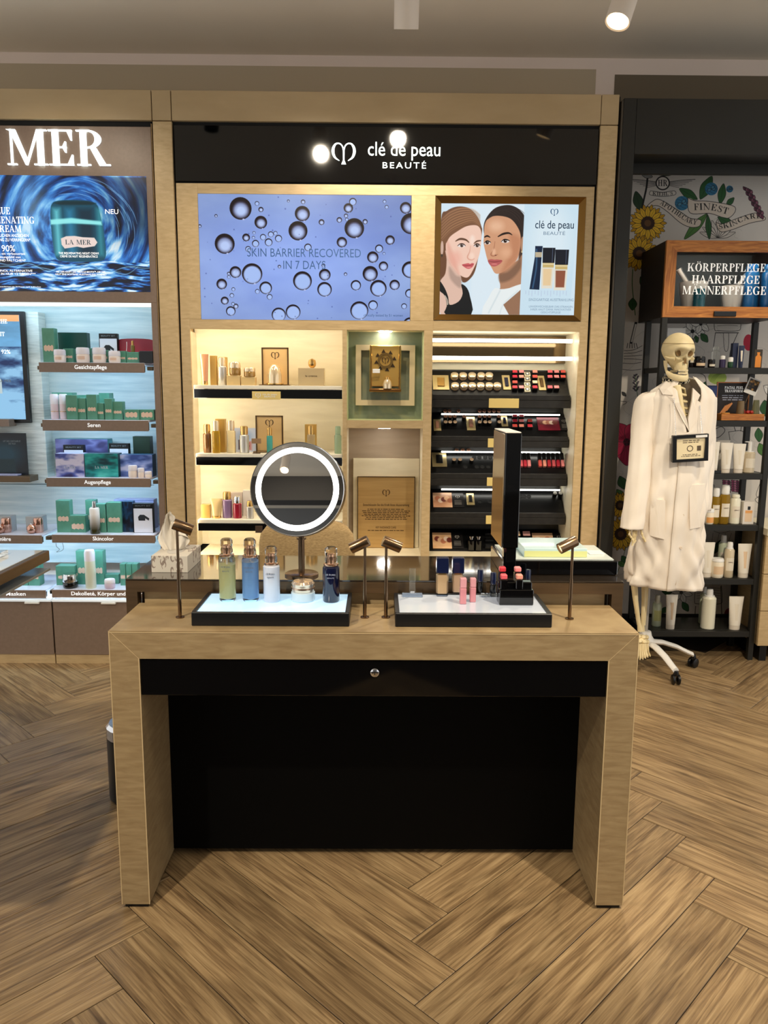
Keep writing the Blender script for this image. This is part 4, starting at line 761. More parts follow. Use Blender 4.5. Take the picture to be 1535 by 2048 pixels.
# ================================================================== warm lit niche: three shelves of gold and glass
YN = YF+.03
for k, (y0, y1, y2) in enumerate(((771, 778, 797), (908, 914.5, 931), (1040, 1047, 1062))):
    a, b = -1.003, -.193; xm = 530; zt, zm, zl = atY(xm, y0, YN).z, atY(xm, y1, YN).z, atY(xm, y2, YN).z
    s = MB().box(a, b, YN, YB-.002, zm, zt, .001).build('shelf', mat('white_shelf', (236, 230, 212), .3), unit)
    MB().box(a, b, YN-.006, YN+.02, zl, zm-.0005, .002).build('shelf_front', BLACK, s)
    MB().box(a+.02, b-.02, YN+.03, YN+.045, zm-.012, zm-.001, 0).build('led_strip', LEDW, s)
    SH['n%d' % k] = (zt, a, b)
def tagplate(x0, x1, y0, y1, Y, label, name='name_plate'):
    a, b, z0, z1 = ext(x0, x1, y0, y1, Y); o = tag(MB().box(0, b-a, -.004, 0, 0, z1-z0, .001).build(name, mat('brass_plate', (230, 204, 128), .35, .1), None, False, (a, Y, z0)), label, 'plate'); return o, b-a, z1-z0
o, pw, ph = tagplate(504, 561, 783, 799, YN-.008, 'small brass name plate clipped on the upper black shelf edge')
poly_mesh('emblem', emblem(), WHITE, o, pw*.21, -.0043, ph*.5, ph*.62, ph*.62, .0006); text('clé de peau\nBEAUTÉ', pw*.62, -.0045, ph*.5, .012, WHITE, o, width=pw*.5, bold=.01)
tagc = tag(MB().box(-.02, .02, -.003, 0, -.02, .02, .001).build('price_card', mat('brown_card', (70, 52, 38), .5), None, False, (xpx(518, 1058, YN), YN-.008, zpx(518, 1058, YN))), 'small brown card on the lowest black shelf edge', 'card')
def nb(sh, x0, x1, y0, Y): z = SH[sh][0]; x, w_, h = bxpx(x0, x1, y0, Y, z); return x, z, w_, h
CRYS = mat('crystal_cap', (226, 204, 168), .08, .55, coat=.5); COPPER = mat('copper_tube', (196, 140, 104), .25, .5, coat=.3)
GLY = glass('yellow_perfume', (222, 186, 60), .03, .75); GLC = glass('pale_perfume', (236, 228, 200), .03, .8); SILVB = mat('silver_bottle', (196, 192, 184), .25, .5, coat=.4); TEALB = glass('teal_serum', (90, 190, 190), .03, .6)
PURP = mat('purple_serum', (128, 104, 140), .15, coat=.5); REDB = mat('ruby_serum', (146, 28, 48), .12, coat=.6); GLG = glass('green_glass', (190, 222, 206), .03, .8)
def gold_panel(sh, x0, x1, y0, Y, label):
    x, z, w_, h = nb(sh, x0, x1, y0, Y); t = thing('gold_display_panel', label, 'display panel', (x, Y, z))
    MB().box(-w_/2, w_/2, 0, .012, .006, h, .001).build('panel', mat('peach_gold', (228, 190, 130), .35, .35), t)
    for q in ((-w_/2, -w_/2+.008, .006, h), (w_/2-.008, w_/2, .006, h), (-w_/2, w_/2, h-.006, h)): MB().box(q[0], q[1], -.006, -.0005, q[2], q[3], .001).build('rim', BRONZE, t)
    MB().box(-w_/2-.01, w_/2+.01, -.05, .02, 0, .006, .001).build('foot', BRONZE, t); poly_mesh('emblem', emblem(), mat('emblem_brown', (70, 48, 26), .4), t, 0, -.0005, h*.79, w_*.27, w_*.25, .001); return t, w_, h
def gbottle(sh, x0, x1, y0, Y, label, body, cap=CRYS, **k):
    x, z, w_, h = nb(sh, x0, x1, y0, Y); return bottle(label, x, Y+w_/2, z, w_/2, h, body, cap, 'perfume_bottle' if 'perfume' in label else 'serum_bottle', **k)
# top shelf
x, z, w_, h = nb('n0', 398, 416, 708, 2.22); sqtube('copper tinted clear tube at the left end of the upper niche shelf', x, 2.235, z, w_, h, COPPER, GOLD, 'serum_tube')
x, z, w_, h = nb('n0', 419, 432, 711, 2.25); carton('tall narrow gold carton on the upper niche shelf', x, 2.275, z, w_, .035, h, GOLDBOX)
x, z, w_, h = nb('n0', 437, 453, 714, 2.3); carton('gold carton behind the silver pump bottle', x, 2.32, z, w_, .035, h, GOLDBOX)
gbottle('n0', 434, 451, 714, 2.22, 'silver pump bottle with crystal cap on the upper niche shelf', SILVB)
for k, (x0, x1, y0, j0, j1, jy) in enumerate(((453, 480, 751, 458, 482, 724), (482, 510, 754, 487, 511, 735))):
    x, z, w_, h = nb('n0', x0, x1, y0, 2.21); carton('small champagne carton carrying a %s glass jar' % ('taller' if k == 0 else 'lower'), x, 2.24, z, w_, .06, h, CHAMP)
    xa, wa_, ha = bxpx(j0, j1, jy, 2.235, z+h); jar('%s gold lidded glass jar standing on a champagne carton' % ('taller' if k == 0 else 'lower'), xa, 2.235, z+h, wa_/2*.96, ha, mat('amber_glass', (150, 116, 60), .1, .3, coat=.6), CRYS, split=.55)
t, w_, h = gold_panel('n0', 523, 577, 695, 2.3, 'gold panel with heart emblem on the upper niche shelf')
x, z, w2, h2 = nb('n0', 535, 563, 731, 2.24); lathed('dome_jar', 'faceted gold dome jar before the upper emblem panel', 'jar', x, 2.235, z+.0065, [('body', [(w2*.5, 0), (w2*.5, h2*.45), (w2*.4, h2*.8), (w2*.2, h2*.97), (0, h2)], CRYS), ('base', [(w2*.62, -.0005), (w2*.62, .006)], GOLD)], n=10)
x, z, w_, h = nb('n0', 596, 648, 736, 2.23); o = carton('wide grey gold carton at the right of the upper niche shelf', x, 2.26, z, w_, .06, h, mat('grey_gold_carton', (180, 160, 122), .4, .2)); text('la crème', 0, -.0305, h*.55, .014, mat('emblem_brown', (70, 48, 26), .4), o, width=w_*.45)
xa, wa_, ha = bxpx(616, 632, 717, 2.26, z+h); lathed('globe_stopper', 'round gold stopper jar standing on the grey gold carton', 'jar', xa, 2.26, z+h, [('body', [(wa_*.2, 0), (wa_*.46, ha*.25), (wa_*.5, ha*.5), (wa_*.4, ha*.85), (0, ha)], GOLD)])
# middle shelf
gbottle('n1', 404, 420, 848, 2.21, 'bronze bottle with gold cap at the left of the middle niche shelf', mat('bronze_serum', (120, 84, 50), .15, .4, coat=.5), GOLD)
gbottle('n1', 422, 438, 841, 2.2, 'yellow perfume bottle with crystal cap on the middle niche shelf', GLY)
x, z, w_, h = nb('n1', 430, 449, 838, 2.26); carton('tall gold carton behind the yellow perfume bottle', x, 2.29, z, w_, .05, h, GOLDBOX)
gbottle('n1', 451, 469, 840, 2.21, 'pale clear perfume bottle right of the tall gold carton', GLC); gbottle('n1', 477, 496, 852, 2.2, 'silver bottle with gold cap in the middle niche shelf', SILVB, GOLD)
g = Img(60, 120, 0, 0, 1, 1, (206, 216, 236)); g.ell(.5, .35, .3, .25, (150, 180, 220), 20); g.poly([(.2, .5), (.4, .45), (.42, .9), (.2, .9)], (40, 30, 60), 4); g.poly([(.5, .6), (.8, .55), (.8, .92), (.5, .92)], (196, 130, 130), 8); g.ell(.6, .75, .1, .08, (60, 30, 50), 4)
x, z, w_, h = nb('n1', 468, 511, 856, 2.3); tag(panel('photo_card', -w_/2, w_/2, 0, 0, h, g.material('photo_card_print', 0, .4), None, .004), 'pale blue photo card behind the silver bottle', 'card').location = (x, 2.3, z)
x, z, w_, h = nb('n1', 503, 522, 877, 2.19); t = thing('tag_stand', 'small brown tag on a stand before the middle emblem panel', 'tag stand', (x, 2.19, z)); MB().box(-w_/2, w_/2, 0, .002, h-.028, h, .0005).build('plate', mat('taupe_tag', (150, 120, 88), .4), t); MB().box(-.003, .003, .003, .006, .004, h-.01, 0).build('stem', BRONZE, t); MB().box(-.02, .02, -.01, .02, 0, .004, .0005).build('foot', BRONZE, t)
gold_panel('n1', 511, 566, 831, 2.31, 'gold panel with heart emblem on the middle niche shelf'); gbottle('n1', 532, 544, 855, 2.22, 'slim teal serum bottle before the middle emblem panel', TEALB, GOLD)
x, z, w_, h = nb('n1', 609, 632, 849, 2.27); carton('gold carton at the right of the middle niche shelf', x, 2.3, z, w_, .04, h, GOLDBOX); gbottle('n1', 613, 629, 851, 2.21, 'gold capped glass bottle above the round mirror', GLC, GOLD)
gbottle('n1', 668, 682, 852, 2.21, 'pale green glass bottle at the right end of the middle niche shelf', GLG, GLG)
# lower shelf
x, z, w_, h = nb('n2', 401, 419, 1010, 2.21); carton('small gold carton at the left of the lowest niche shelf', x, 2.24, z, w_, .04, h, GOLDBOX)
x, z, w_, h = nb('n2', 419, 444, 998, 2.21); sqtube('champagne cream tube on the lowest niche shelf', x, 2.23, z, w_, h, CHAMP, GOLD)
gbottle('n2', 442, 462, 984, 2.22, 'violet serum bottle on the lowest niche shelf', PURP, GOLD, neck=.7); x, z, w_, h = nb('n2', 461, 484, 985, 2.3); carton('pale carton behind the ruby bottle', x, 2.32, z, w_, .03, h, mat('pale_rose_carton', (206, 190, 176), .5))
gbottle('n2', 464, 482, 993, 2.21, 'ruby red serum bottle on the lowest niche shelf', REDB, CHROME); x, z, w_, h = nb('n2', 485, 502, 981, 2.3); carton('white carton behind the small silver bottle', x, 2.32, z, w_, .03, h, mat('paper_white', (222, 214, 204), .5))
gbottle('n2', 491, 506, 1002, 2.2, 'small silver bottle left of the round mirror', SILVB, GOLD); gbottle('n2', 640, 656, 1000, 2.22, 'tall dark bottle behind the round mirror rim', mat('smoke_glass', (60, 50, 46), .15, coat=.4), GOLD)

# ---------------- square niche with gold-leaf back and hero jar
LEAF = grain(mat('gold_leaf', rough=.4, metal=.35), (116, 128, 108), (170, 164, 118), (1, 1, 1), 5, 8, .3, .75, .1, 1.5, c3=(140, 148, 124))
part('leaf_back', LEAF, -.166, .249, YF+.14, YF+.16, 1.38, 1.862, 0)
for a, b, z0, z1 in ((-.166, -.162, 1.38, 1.86), (.245, .249, 1.38, 1.86), (-.16, .244, 1.38, 1.384)): part('glass_edge', mat('pale_green_edge', (206, 214, 160), .25), a, b, YF+.019, YF+.139, z0, z1, 0)
MB().lathe([(.0, 0), (.034, 0), (.036, .004)], 20, c=(.04, YF+.075, 1.857), cap=False).build('downlight', mat('downlight_led', (255, 255, 255), emit=42, emit_rgb=(255, 250, 240)), unit)
a, b, z0, z1 = ext(711, 829, 690, 811, YF+.12); fr = thing('square_frame', 'pale wooden square frame inside the gold-leaf niche', 'frame', ((a+b)/2, YF+.125, z0)); hw, hh = (b-a)/2, z1-z0; t_ = .03
for q in ([(-hw, 0), (hw, 0), (hw-t_, t_), (-hw+t_, t_)], [(hw, 0), (hw, hh), (hw-t_, hh-t_), (hw-t_, t_)], [(hw, hh), (-hw, hh), (-hw+t_, hh-t_), (hw-t_, hh-t_)], [(-hw, hh), (-hw, 0), (-hw+t_, t_), (-hw+t_, hh-t_)]): MB().prism(q, -.012, .012).build('frame_side', mat('pale_frame_wood', (216, 196, 156), .5), fr)
a, b, z0, z1 = ext(741, 799, 691, 784, YF+.06); hj = thing('hero_stand', 'gold hanging display with ringed emblem in the square niche', 'display', ((a+b)/2, YF+.06, z0)); hw, hh = (b-a)/2, z1-z0
MB().box(-hw*.96, hw*.96, .002, .06, .03, hh, .003).build('back_box', GOLDBOX, hj)
for s in (-1, 1): MB().box(s*hw-.006, s*hw+.006, -.004, .004, .02, hh, .002).build('rail', GOLD, hj)
MB().box(-hw-.008, hw+.008, -.03, .062, 0, .018, .004).build('base', mat('brown_gold', (150, 104, 56), .25, .8), hj); MB().lathe([(.042, -.001), (.042, -.006), (.03, -.006), (.03, -.001)], 28, c=(0, 0, hh*.68), axis='y', cap=False).build('ring', GOLD, hj, True)
poly_mesh('emblem', emblem(), mat('emblem_brown', (70, 48, 26), .4), hj, 0, -.001, hh*.68, .035, .034, .002)
for k in range(8):
    t = k*PI/4+.2; c, s = .05*math.cos(t), .05*math.sin(t); MB().prism([(c-.012, hh*.68+s-.008), (c+.012, hh*.68+s-.008), (c, hh*.68+s+.012)], -.001, .001).build('facet', mat('dark_brown', (50, 36, 20), .4), hj)
lathed('hero_jar', 'small gold crystal jar on the hanging gold display', 'jar', hj.location.x+.012, YF+.045, z0+.0185, [('body', [(.024, 0), (.026, .02), (.02, .04), (.012, .05)], CRYS), ('knob', [(.012, .05), (.012, .062), (0, .068)], GOLD)])
o = tag(MB().box(-.02, .02, -.002, 0, -.011, .011, .001).build('price_card', WHITE, None, False, (atY(752, 742, YF+.04).x, YF+.04, atY(752, 742, YF+.04).z)), 'small white price card on the hanging gold display', 'card')
# ---------------- niche with etched brass plaque
part('niche_lining', grain(mat('greige_wood', rough=.5), (150, 132, 112), (168, 150, 128), (1, 1, 8), 3, 6), -.166, .249, YB-.062, YB-.051, .62, 1.337, 0)
MB().lathe([(0, 0), (.034, 0), (.036, .004)], 20, c=(.04, YF+.1, 1.332), cap=False).build('downlight', mat('downlight_led', (255, 255, 255)), unit)
a, b, z0, z1 = ext(706, 842, 917, 1240, YB-.08); part('backing_board', LAM_P, a, .247, YB-.085, YB-.063, .621, z1, .001)
a, b, z0, z1 = ext(714, 828, 953, 1240, YB-.1); pq = thing('brass_plaque', 'tall brass plaque with heart emblem and small print in the centre niche', 'plaque', ((a+b)/2, YB-.1, .622)); hw, hh = (b-a)/2, z1-.622
MB().box(-hw, hw, 0, .012, 0, hh, .001).build('plate', grain(mat('brushed_brass', rough=.38, metal=.4), (188, 152, 96), (206, 170, 112), (1, 1, 20), 3, 5), pq)
for q in ((-hw, -hw+.004, 0, hh), (hw-.004, hw, 0, hh), (-hw, hw, hh-.004, hh)): MB().box(q[0], q[1], -.003, -.0002, q[2], q[3], 0).build('rim', mat('dark_brown', (50, 36, 20), .4), pq)
EB = mat('emblem_brown', (70, 48, 26), .4); zq = lambda y: zpx(770, y, YB-.1)-.622
poly_mesh('emblem', emblem(), EB, pq, 0, -.0005, zq(986), .04, .038, .001)
for s_, y_, sz, wd in (('Entschlüsseln Sie die Kraft Ihrer Ausstrahlung', 1010, .02, .27), ('KEY RADIANCE CARE', 1055, .018, .12)): text(s_, 0, -.0005, zq(y_), sz, EB, pq, width=wd, lsp=.9)
small_print(pq, 0, -.0003, zq(1018.5), .29, 7, .0062, EB); small_print(pq, 0, -.0003, zq(1061), .25, 1, .006, EB)

# ================================================================== tester rack: five stepped black tiers
part('rack_back', DGREY, .297, 1.086, YB-.03, YB-.002, .63, zpx(1000, 740, YB-.03), 0)
part('bronze_mirror', mat('bronze_mirror', (120, 100, 72), .08, .8), .302, xpx(1142, 700, YB-.02), YB-.022, YB-.004, zpx(1000, 726, YB-.02), zpx(1000, 672, YB-.02), .001)
for y in (681, 716.5): a, b, z0, z1 = ext(864, 1145, y-3.6, y+3.6, YF+.09); MB().box(a, b, YF+.09, YF+.11, z0, z1, .003).build('led_tube', mat('tube_led', (255, 255, 255), emit=7, emit_rgb=(255, 252, 240)), unit)
# tier: panel top y, panel bottom y, ledge bottom y, led?
TIER = {}
YT, YFR = YB-.05, YF+.145          # slanted panel: upper edge back at YT, lower edge at YFR
for k, (x0, x1, yt, yb, yl, led) in enumerate(((864, 1146, 743, 789, 815, 0), (863, 1141, 826, 872, 894, 829), (860, 1140, 902, 946, 971, 904), (859, 1138, 979, 1024, 1048, 979), (858, 1136, 1059, 1106, 1130, 0))):
    xm = (x0+x1)/2; zt, zb_, zl = atY(xm, yt, YT).z, atY(xm, yb, YFR).z, atY(xm, yl, YFR-.03).z; a, b = atY(x0, yb, YFR).x, min(atY(x1, yb, YFR).x, 1.08)
    t = thing('tester_tier', 'black stepped tester tier, %s from the top of the rack' % ORD[k], 'display tray', ((a+b)/2, YFR, zl), 0, 'tester tiers'); hw = (b-a)/2; H = zb_-zl; HT = zt-zl; D = YT-YFR
    bb = MB(); pr = [(0, H), (D, HT), (D+.012, HT), (D+.012, H*.4), (.0, 0)]
    bb.add([(-hw, p[0], p[1]) for p in pr]+[(hw, p[0], p[1]) for p in pr], [tuple(range(5)), tuple(range(9, 4, -1))]+[(i, i+5, (i+1) % 5+5, (i+1) % 5) for i in range(5)]); bb.build('slanted_panel', mat('tester_black', (10, 10, 11), .3), t)
    MB().box(-hw-.002, hw+.002, -.03, -.0005, -.002, H*.55, .002).build('ledge', DGREY, t); MB().box(-hw, hw, -.03, -.001, H*.56, H*.98, .002).build('lip', DGREY, t)
    if led:
        z_ = atY(xm, led, YT-.03).z-zl; MB().box(atY(882, led, YT-.03).x-t.location.x, atY(1118, led, YT-.03).x-t.location.x, D-.045, D-.034, z_-.004, z_+.004, 0).build('led_strip', mat('tube_led', (255, 255, 255)), t)
    TIER[k] = (t.location.x, zl, H, HT, D, hw)
    if k < 4: tagplate((977, 975, 973, 971)[k], (1037, 1034, 1031, 1028)[k], (797, 877, 955, 1031)[k], (816, 895, 972, 1048)[k], YFR-.0315, 'blank yellow price plate on the ledge of the %s tester tier' % ORD[k])
def on_tier(k, x, y):
    """point of the slanted panel seen at a pixel"""
    X, zl, H, HT, D, hw = TIER[k]; n = Vector((0, -(HT-H), D)).normalized(); p0 = Vector((X, YFR, zl+H)); v = ray(x, y); t = (p0-CAM).dot(n)/v.dot(n); return CAM+v*t, math.atan2(HT-H, D)
PXM = 4.33/FPX
def tester(k, x, y, kind, col, label, w_=None, h_=None, group='testers'):
    """small tester standing out of the slanted panel"""
    p, el = on_tier(k, x, y); M = Matrix.Rotation(el-PI/2, 4, 'X')        # local: x along, z up the panel, -y out of it
    if kind == 'jar': secs = [('base', [(.021, 0), (.023, -.008), (.023, -.012)], col), ('lid', [(.0235, -.012), (.022, -.026), (.012, -.03), (0, -.031)], CRYS)]; nm = 'cream_compact'
    elif kind == 'round': secs = [('tube', [(.0125, .0), (.0125, -.024), (.011, -.025)], BLACKM), ('shade_top', [(.0112, -.0245), (.0112, -.027), (0, -.0275)], col)]; nm = 'concealer_stick'
    elif kind == 'hole': secs = [('cup', [(.013, 0), (.0135, -.0015), (.011, -.0015), (.010, -.0004), (0, -.0004)], BLACKS)]; nm = 'empty_slot'
    if kind in ('jar', 'round', 'hole'):
        r0 = MB().lathe(secs[0][1], 16, axis='y').build(nm, secs[0][2], None, True, p, M.to_euler()); tag(r0, label, 'tester', group)
        for a in secs[1:]: MB().lathe(a[1], 16, axis='y').build(a[0], a[2], r0, True)
        return r0
    if kind == 'cube':
        a = (w_ or 11)*PXM/2; b = (h_ or 9)*PXM/2; r0 = MB().box(-a, a, -.022, 0, -b, b, .002).build('lipstick_block', BLACKM, None, False, p, M.to_euler()); tag(r0, label, 'lipstick', group); MB().box(-a*.9, a*.9, -.026, -.0221, -b*.85, b*.9, .002).build('colour_cap', col, r0); return r0
    if kind == 'plate':
        a = w_*PXM/2; b = h_*PXM/2; r0 = MB().box(-a, a, -.006, 0, -b, b, .001).build('gold_plate', PALEGOLD, None, False, p, M.to_euler()); tag(r0, label, 'display plate', group); MB().box(-a*.45, a*.45, -.012, -.0061, -b*.6, b*.6, .002).build('sample', col, r0); return r0
    if kind == 'frame':
        a = .0165; r0 = MB().box(-a, a, -.01, 0, -a, a, .001).build('lipstick_tile', mat('tile_cream', (240, 226, 190), .4), None, False, p, M.to_euler()); tag(r0, label, 'lipstick', group); MB().box(-a*.68, a*.68, -.0108, -.0101, -a*.68, a*.68).build('inset', BLACKM, r0); MB().box(-a*.4, a*.4, -.0114, -.0109, -a*.4, a*.4).build('heart_tile', WHITE, r0); return r0
    if kind == 'card':
        a = w_*PXM/2; b = h_*PXM/2; r0 = panel('info_card', -a, a, -.006, -b, b, col, None, .005); r0.location = p; r0.rotation_euler = M.to_euler(); tag(r0, label, 'card', group); return r0
FOU = [mat('foundation_%d' % i, c, .3, coat=.3) for i, c in enumerate(((232, 196, 150), (224, 184, 138), (214, 168, 124), (226, 190, 156)))]
LIPS = [mat('lip_%d' % i, c, .3, coat=.3) for i, c in enumerate(((206, 54, 66), (222, 96, 104), (190, 40, 60), (236, 140, 140), (214, 84, 74), (230, 150, 130)))]
SKN = [mat('shade_%d' % i, c, .45) for i, c in enumerate(((238, 204, 166), (206, 150, 120), (150, 104, 84)))]
tester(0, 881, 766, 'plate', GOLD, 'gold plate with a cream jar sample at the left of the first tester tier', 33, 42)
for k, x in enumerate((908, 925, 943, 961, 977)): tester(0, x, 756, 'jar', FOU[k % 4], 'cream foundation compact, %s from left in the upper row of the first tier' % ORD[k])
for k, x in enumerate((909, 927, 943, 960, 977, 993)): tester(0, x, 776, 'jar', FOU[(k+1) % 4], 'cream foundation compact, %s from left in the lower row of the first tier' % ORD[k])
tester(0, 1012, 766, 'plate', NAVY, 'gold plate with a navy lipstick on the first tester tier', 16, 42); tester(0, 1082, 767, 'plate', BRONZE, 'gold plate with a bronze slot on the first tester tier', 15, 42)
ROWN = ['top', 'second', 'third', 'bottom']
for c_, x in enumerate((1028, 1041, 1053.5, 1068)):
    for r_, y in enumerate((749, 759, 770, 780)):
        if c_ == 2: tester(0, x, y+1, 'frame', None, 'square cream tile with heart mark, %s of its column on the first tier' % ROWN[r_])
        elif not (c_ == 1 and r_ == 2): tester(0, x, y, 'cube', LIPS[(c_*3+r_*2) % 6] if c_ < 3 else (LIPS+SKN)[(5, 4, 6, 2)[r_] % 9], 'lipstick block, %s row of the %s lipstick column on the first tier' % (ROWN[r_], ('left', 'middle', '', 'right')[c_]))
for c_, x in enumerate((1098, 1111, 1124)):
    for r_, y in enumerate((749, 759, 770, 780)):
        if r_ == 2 or (r_ == 3 and c_ == 2): continue
        tester(0, x, y, 'cube', LIPS[(1, 3, 4)[c_]], 'coral lip block, %s row, %s column at the right of the first tier' % (ROWN[r_], ('left', 'middle', 'right')[c_]))
for rows, tier, who in (([(828, (889, 898, 916)), (839, (890, 899, 908, 927)), (850, (890, 899, 909))], 1, 'left'), ([(828, (958, 967, 977, 986, 996)), (839, (958, 968, 977, 996)), (850, (958, 969, 978, 997))], 1, 'middle'), ([(906, (912, 924, 936)), (925, (907, 919, 942))], 2, 'left')):
    for r_, (y, xs) in enumerate(rows):
        for c_, x in enumerate(xs): tester(tier, x, y, 'round', SKN[2-r_] if tier == 1 else SKN[1-r_], 'round concealer stick, %s in the %s row of the %s block, %s tier' % (ORD[c_], ('upper', 'middle', 'lower')[r_] if len(rows) == 3 else ('upper', 'lower')[r_], who, ORD[tier]))
for r_, (y, xs) in enumerate(((915, (948, 958, 970, 980)), (934, (930, 953, 964, 976)))):
    for c_, x in enumerate(xs): tester(2, x, y, 'hole', None, 'empty round tester slot, %s in the %s row of the third tier' % (ORD[c_], ('upper', 'lower')[r_]), group='empty slots')
for c_, x in enumerate((1028, 1041, 1058)):
    for r_, y in enumerate((837, 847, 857)):
        if c_ == 2 and r_ == 0: continue
        tester(1, x, y, 'cube', LIPS[(c_+2*r_) % 6], 'red lipstick block, %s row, %s column on the second tier' % (('upper', 'middle', 'lower')[r_], ('left', 'middle', 'right')[c_]))
tester(1, 941, 848, 'plate', SKN[2], 'gold plate with a brown sample on the second tester tier', 18, 38); tester(1, 1008, 843, 'plate', NAVY, 'pale plate with a navy stick on the second tester tier', 13, 30); tester(1, 874, 851, 'plate', SKN[1], 'gold plate with an amber bottle sample, left end of the second tier', 15, 32)
def adcard(name, c1, c2, seed, dark=.34):
    g = Img(220, 130, 0, 0, 1, 1, c1); n_ = sample(fbm(160, 160, 3, 3, seed), g.gx/g.W, g.gy/g.H)[..., None]; g.a[:] = np.array(c1)/255*n_+np.array(c2)/255*(1-n_)
    for k in range(5): g.ell(.15+.1*k, .4+.15*((k*seed) % 3)/2, .09, .16, ((236, 190, 150), (190, 120, 90), (240, 214, 190), (120, 60, 50))[(k+seed) % 4], 6)
    g.poly([(1-dark, 0), (1, 0), (1, 1), (1-dark, 1)], (28, 26, 26)); g.many(EMB, lambda q: (1-dark/2+q[0]*.12, .28-q[1]*.2), (226, 220, 210))
    for k in range(4): g.line([(1-dark*.8, .55+k*.08), (1-dark*.2, .55+k*.08)], .025, (150, 146, 140), 1, 1, False)
    return g.material(name, 0, .3)
tester(1, 1106, 849, 'card', adcard('lip_card', (150, 40, 52), (90, 20, 40), 3, .32), 'red lip colour picture card at the right end of the second tier', 66, 36)
tester(3, 896, 1001, 'card', adcard('nail_card', (230, 196, 160), (190, 130, 96), 5, .38), 'peach picture card at the left end of the fourth tier', 64, 40); tester(4, 895, 1082, 'card', adcard('compact_card', (236, 200, 160), (214, 160, 110), 7, .38), 'gold compact picture card at the left end of the fifth tier', 64, 42)
tester(4, 1098, 1082, 'card', adcard('brush_card', (236, 198, 164), (226, 180, 140), 2, .38), 'peach brush picture card at the right end of the fifth tier', 70, 40)
tester(2, 878, 920, 'plate', BLACKM, 'gold plate with a tall black bottle sample on the third tester tier', 30, 40); tester(3, 940, 999, 'plate', BLACKM, 'pale plate with a black jar sample on the fourth tester tier', 16, 32)
for c_, x in enumerate((959, 979, 1041, 1048, 1057)): tester(3, x, 1004 if c_ < 2 else 993, 'hole', None, 'empty dark slot, %s from left on the fourth tester tier' % ORD[c_], group='empty slots')
def gloss(k, x, y, col, label):
    p, el = on_tier(k, x, y); o = MB().box(-.0095, .0095, -.02, 0, 0, .042, .002).build('lip_gloss', col, None, False, p+Vector((0, -.002, .002)), (el-PI/2+.25, 0, 0)); tag(o, label, 'lip gloss', 'lip glosses'); MB().box(-.0098, .0098, -.0205, .0005, .043, .088, .002).build('cap', BLACKM, o); return o
for c_, x in enumerate((1034, 1041, 1049, 1057)): gloss(2, x, 936, LIPS[c_ % 6], 'lip gloss bottle, %s of the four beside the black totem' % ORD[c_])
for c_, x in enumerate((1079, 1088, 1097, 1106, 1115, 1124)): gloss(2, x, 936, LIPS[(c_+4) % 6], 'lip gloss bottle, %s of the six at the right of the third tier' % ORD[c_])
for c_, x in enumerate((1108, 1119)): tester(3, x, 992, 'round', WHITE, 'white tipped brush, %s one at the right of the fourth tier' % ('left' if c_ == 0 else 'right'))
for c_, (x, m_) in enumerate(((1031, SKN[0]), (1051, mat('pink_powder', (226, 168, 160), .5)))): tester(4, x, 1072, 'cube', m_, 'powder palette, %s one right of the black totem' % ('peach' if c_ == 0 else 'pink'), 17, 14)
for c_, x in enumerate((941, 955)):
    p, el = on_tier(4, x, 1094); lathed('pump_bottle', 'black pump bottle, %s one on the fifth tester tier' % ('left' if c_ == 0 else 'right'), 'bottle', p.x, p.y-.02, p.z-.012, [('body', [(.02, 0), (.021, .004), (.021, .055), (.012, .062)], BLACK), ('pump', [(.01, .062), (.01, .072), (.014, .073), (.014, .08), (0, .081)], CHROME)])
for c_, y in enumerate((1070, 1083, 1096)): tester(4, 977, y, 'cube', BLACKM, 'black brow palette, %s from top on the fifth tier' % ORD[c_], 18, 9)
# ================================================================== beige table in front
TW, TH, TD, TT = .754, .8675, .29, .0825           # half width, height, depth, slab thickness
tb = thing('display_table', 'beige wood-look waterfall table with black drawer in the foreground', 'table', (0, 0, 0))
c = .0025; EDGE = mat('laminate_edge', (200, 176, 134), .4)
MB().prism([(-TW, TH), (TW, TH), (TW-TT, TH-TT), (-TW+TT, TH-TT)], 0, TD).build('table_top', LAM_T, tb)
for s in (-1, 1):
    MB().prism([(s*TW, TH), (s*TW, .014), (s*(TW-TT), .014), (s*(TW-TT), TH-TT)], 0, TD).build('leg', LAM_T, tb)
    MB().box(s*(TW-TT/2)-.034, s*(TW-TT/2)+.034, .008, TD-.01, 0, .014).build('foot', BLACKM, tb)
    MB().prism([(s*TW, TH), (s*(TW-.0012), TH), (s*(TW-TT-.0012), TH-TT), (s*(TW-TT), TH-TT)], -.0006, .0).build('mitre_line', EDGE, tb)
    MB().box(s*(TW-TT)-.0015, s*(TW-TT)+.0015, -.0006, 0, .014, TH-TT).build('edge_strip', EDGE, tb); MB().box(s*TW-s*.0003-.0012, s*TW-s*.0003+.0012, -.0006, .0, .014, TH).build('edge_strip', EDGE, tb)
MB().box(-TW, TW, -.0008, .0015, TH-.0055, TH-.0035).build('edge_strip', EDGE, tb)
for x0, x1, y0, y1 in ((222, 330, 1238, 1262), (1010, 1100, 1230, 1262)): pass
dr = MB().box(-TW+TT+.001, TW-TT-.001, .006, TD-.03, TH-TT-.112, TH-TT-.003, .002).build('drawer', BLACK, tb)
lx, lz = atY(749, 1345, .006).x, atY(749, 1345, .006).z
MB().lathe([(.0125, .0), (.0125, -.003), (.0105, -.0045), (.0, -.0045)], 24, c=(lx, .006, lz), axis='y', cap=False).build('lock', CHROME, dr, True); MB().box(lx-.0012, lx+.0012, .0008, .0014, lz-.006, lz+.005).build('keyhole', BLACKS, dr)
MB().box(-TW+TT, TW-TT, TD-.012, TD, .02, TH-TT-.002).build('back_panel', mat('black_board', (4, 4, 4), .6, spec=.1), tb)

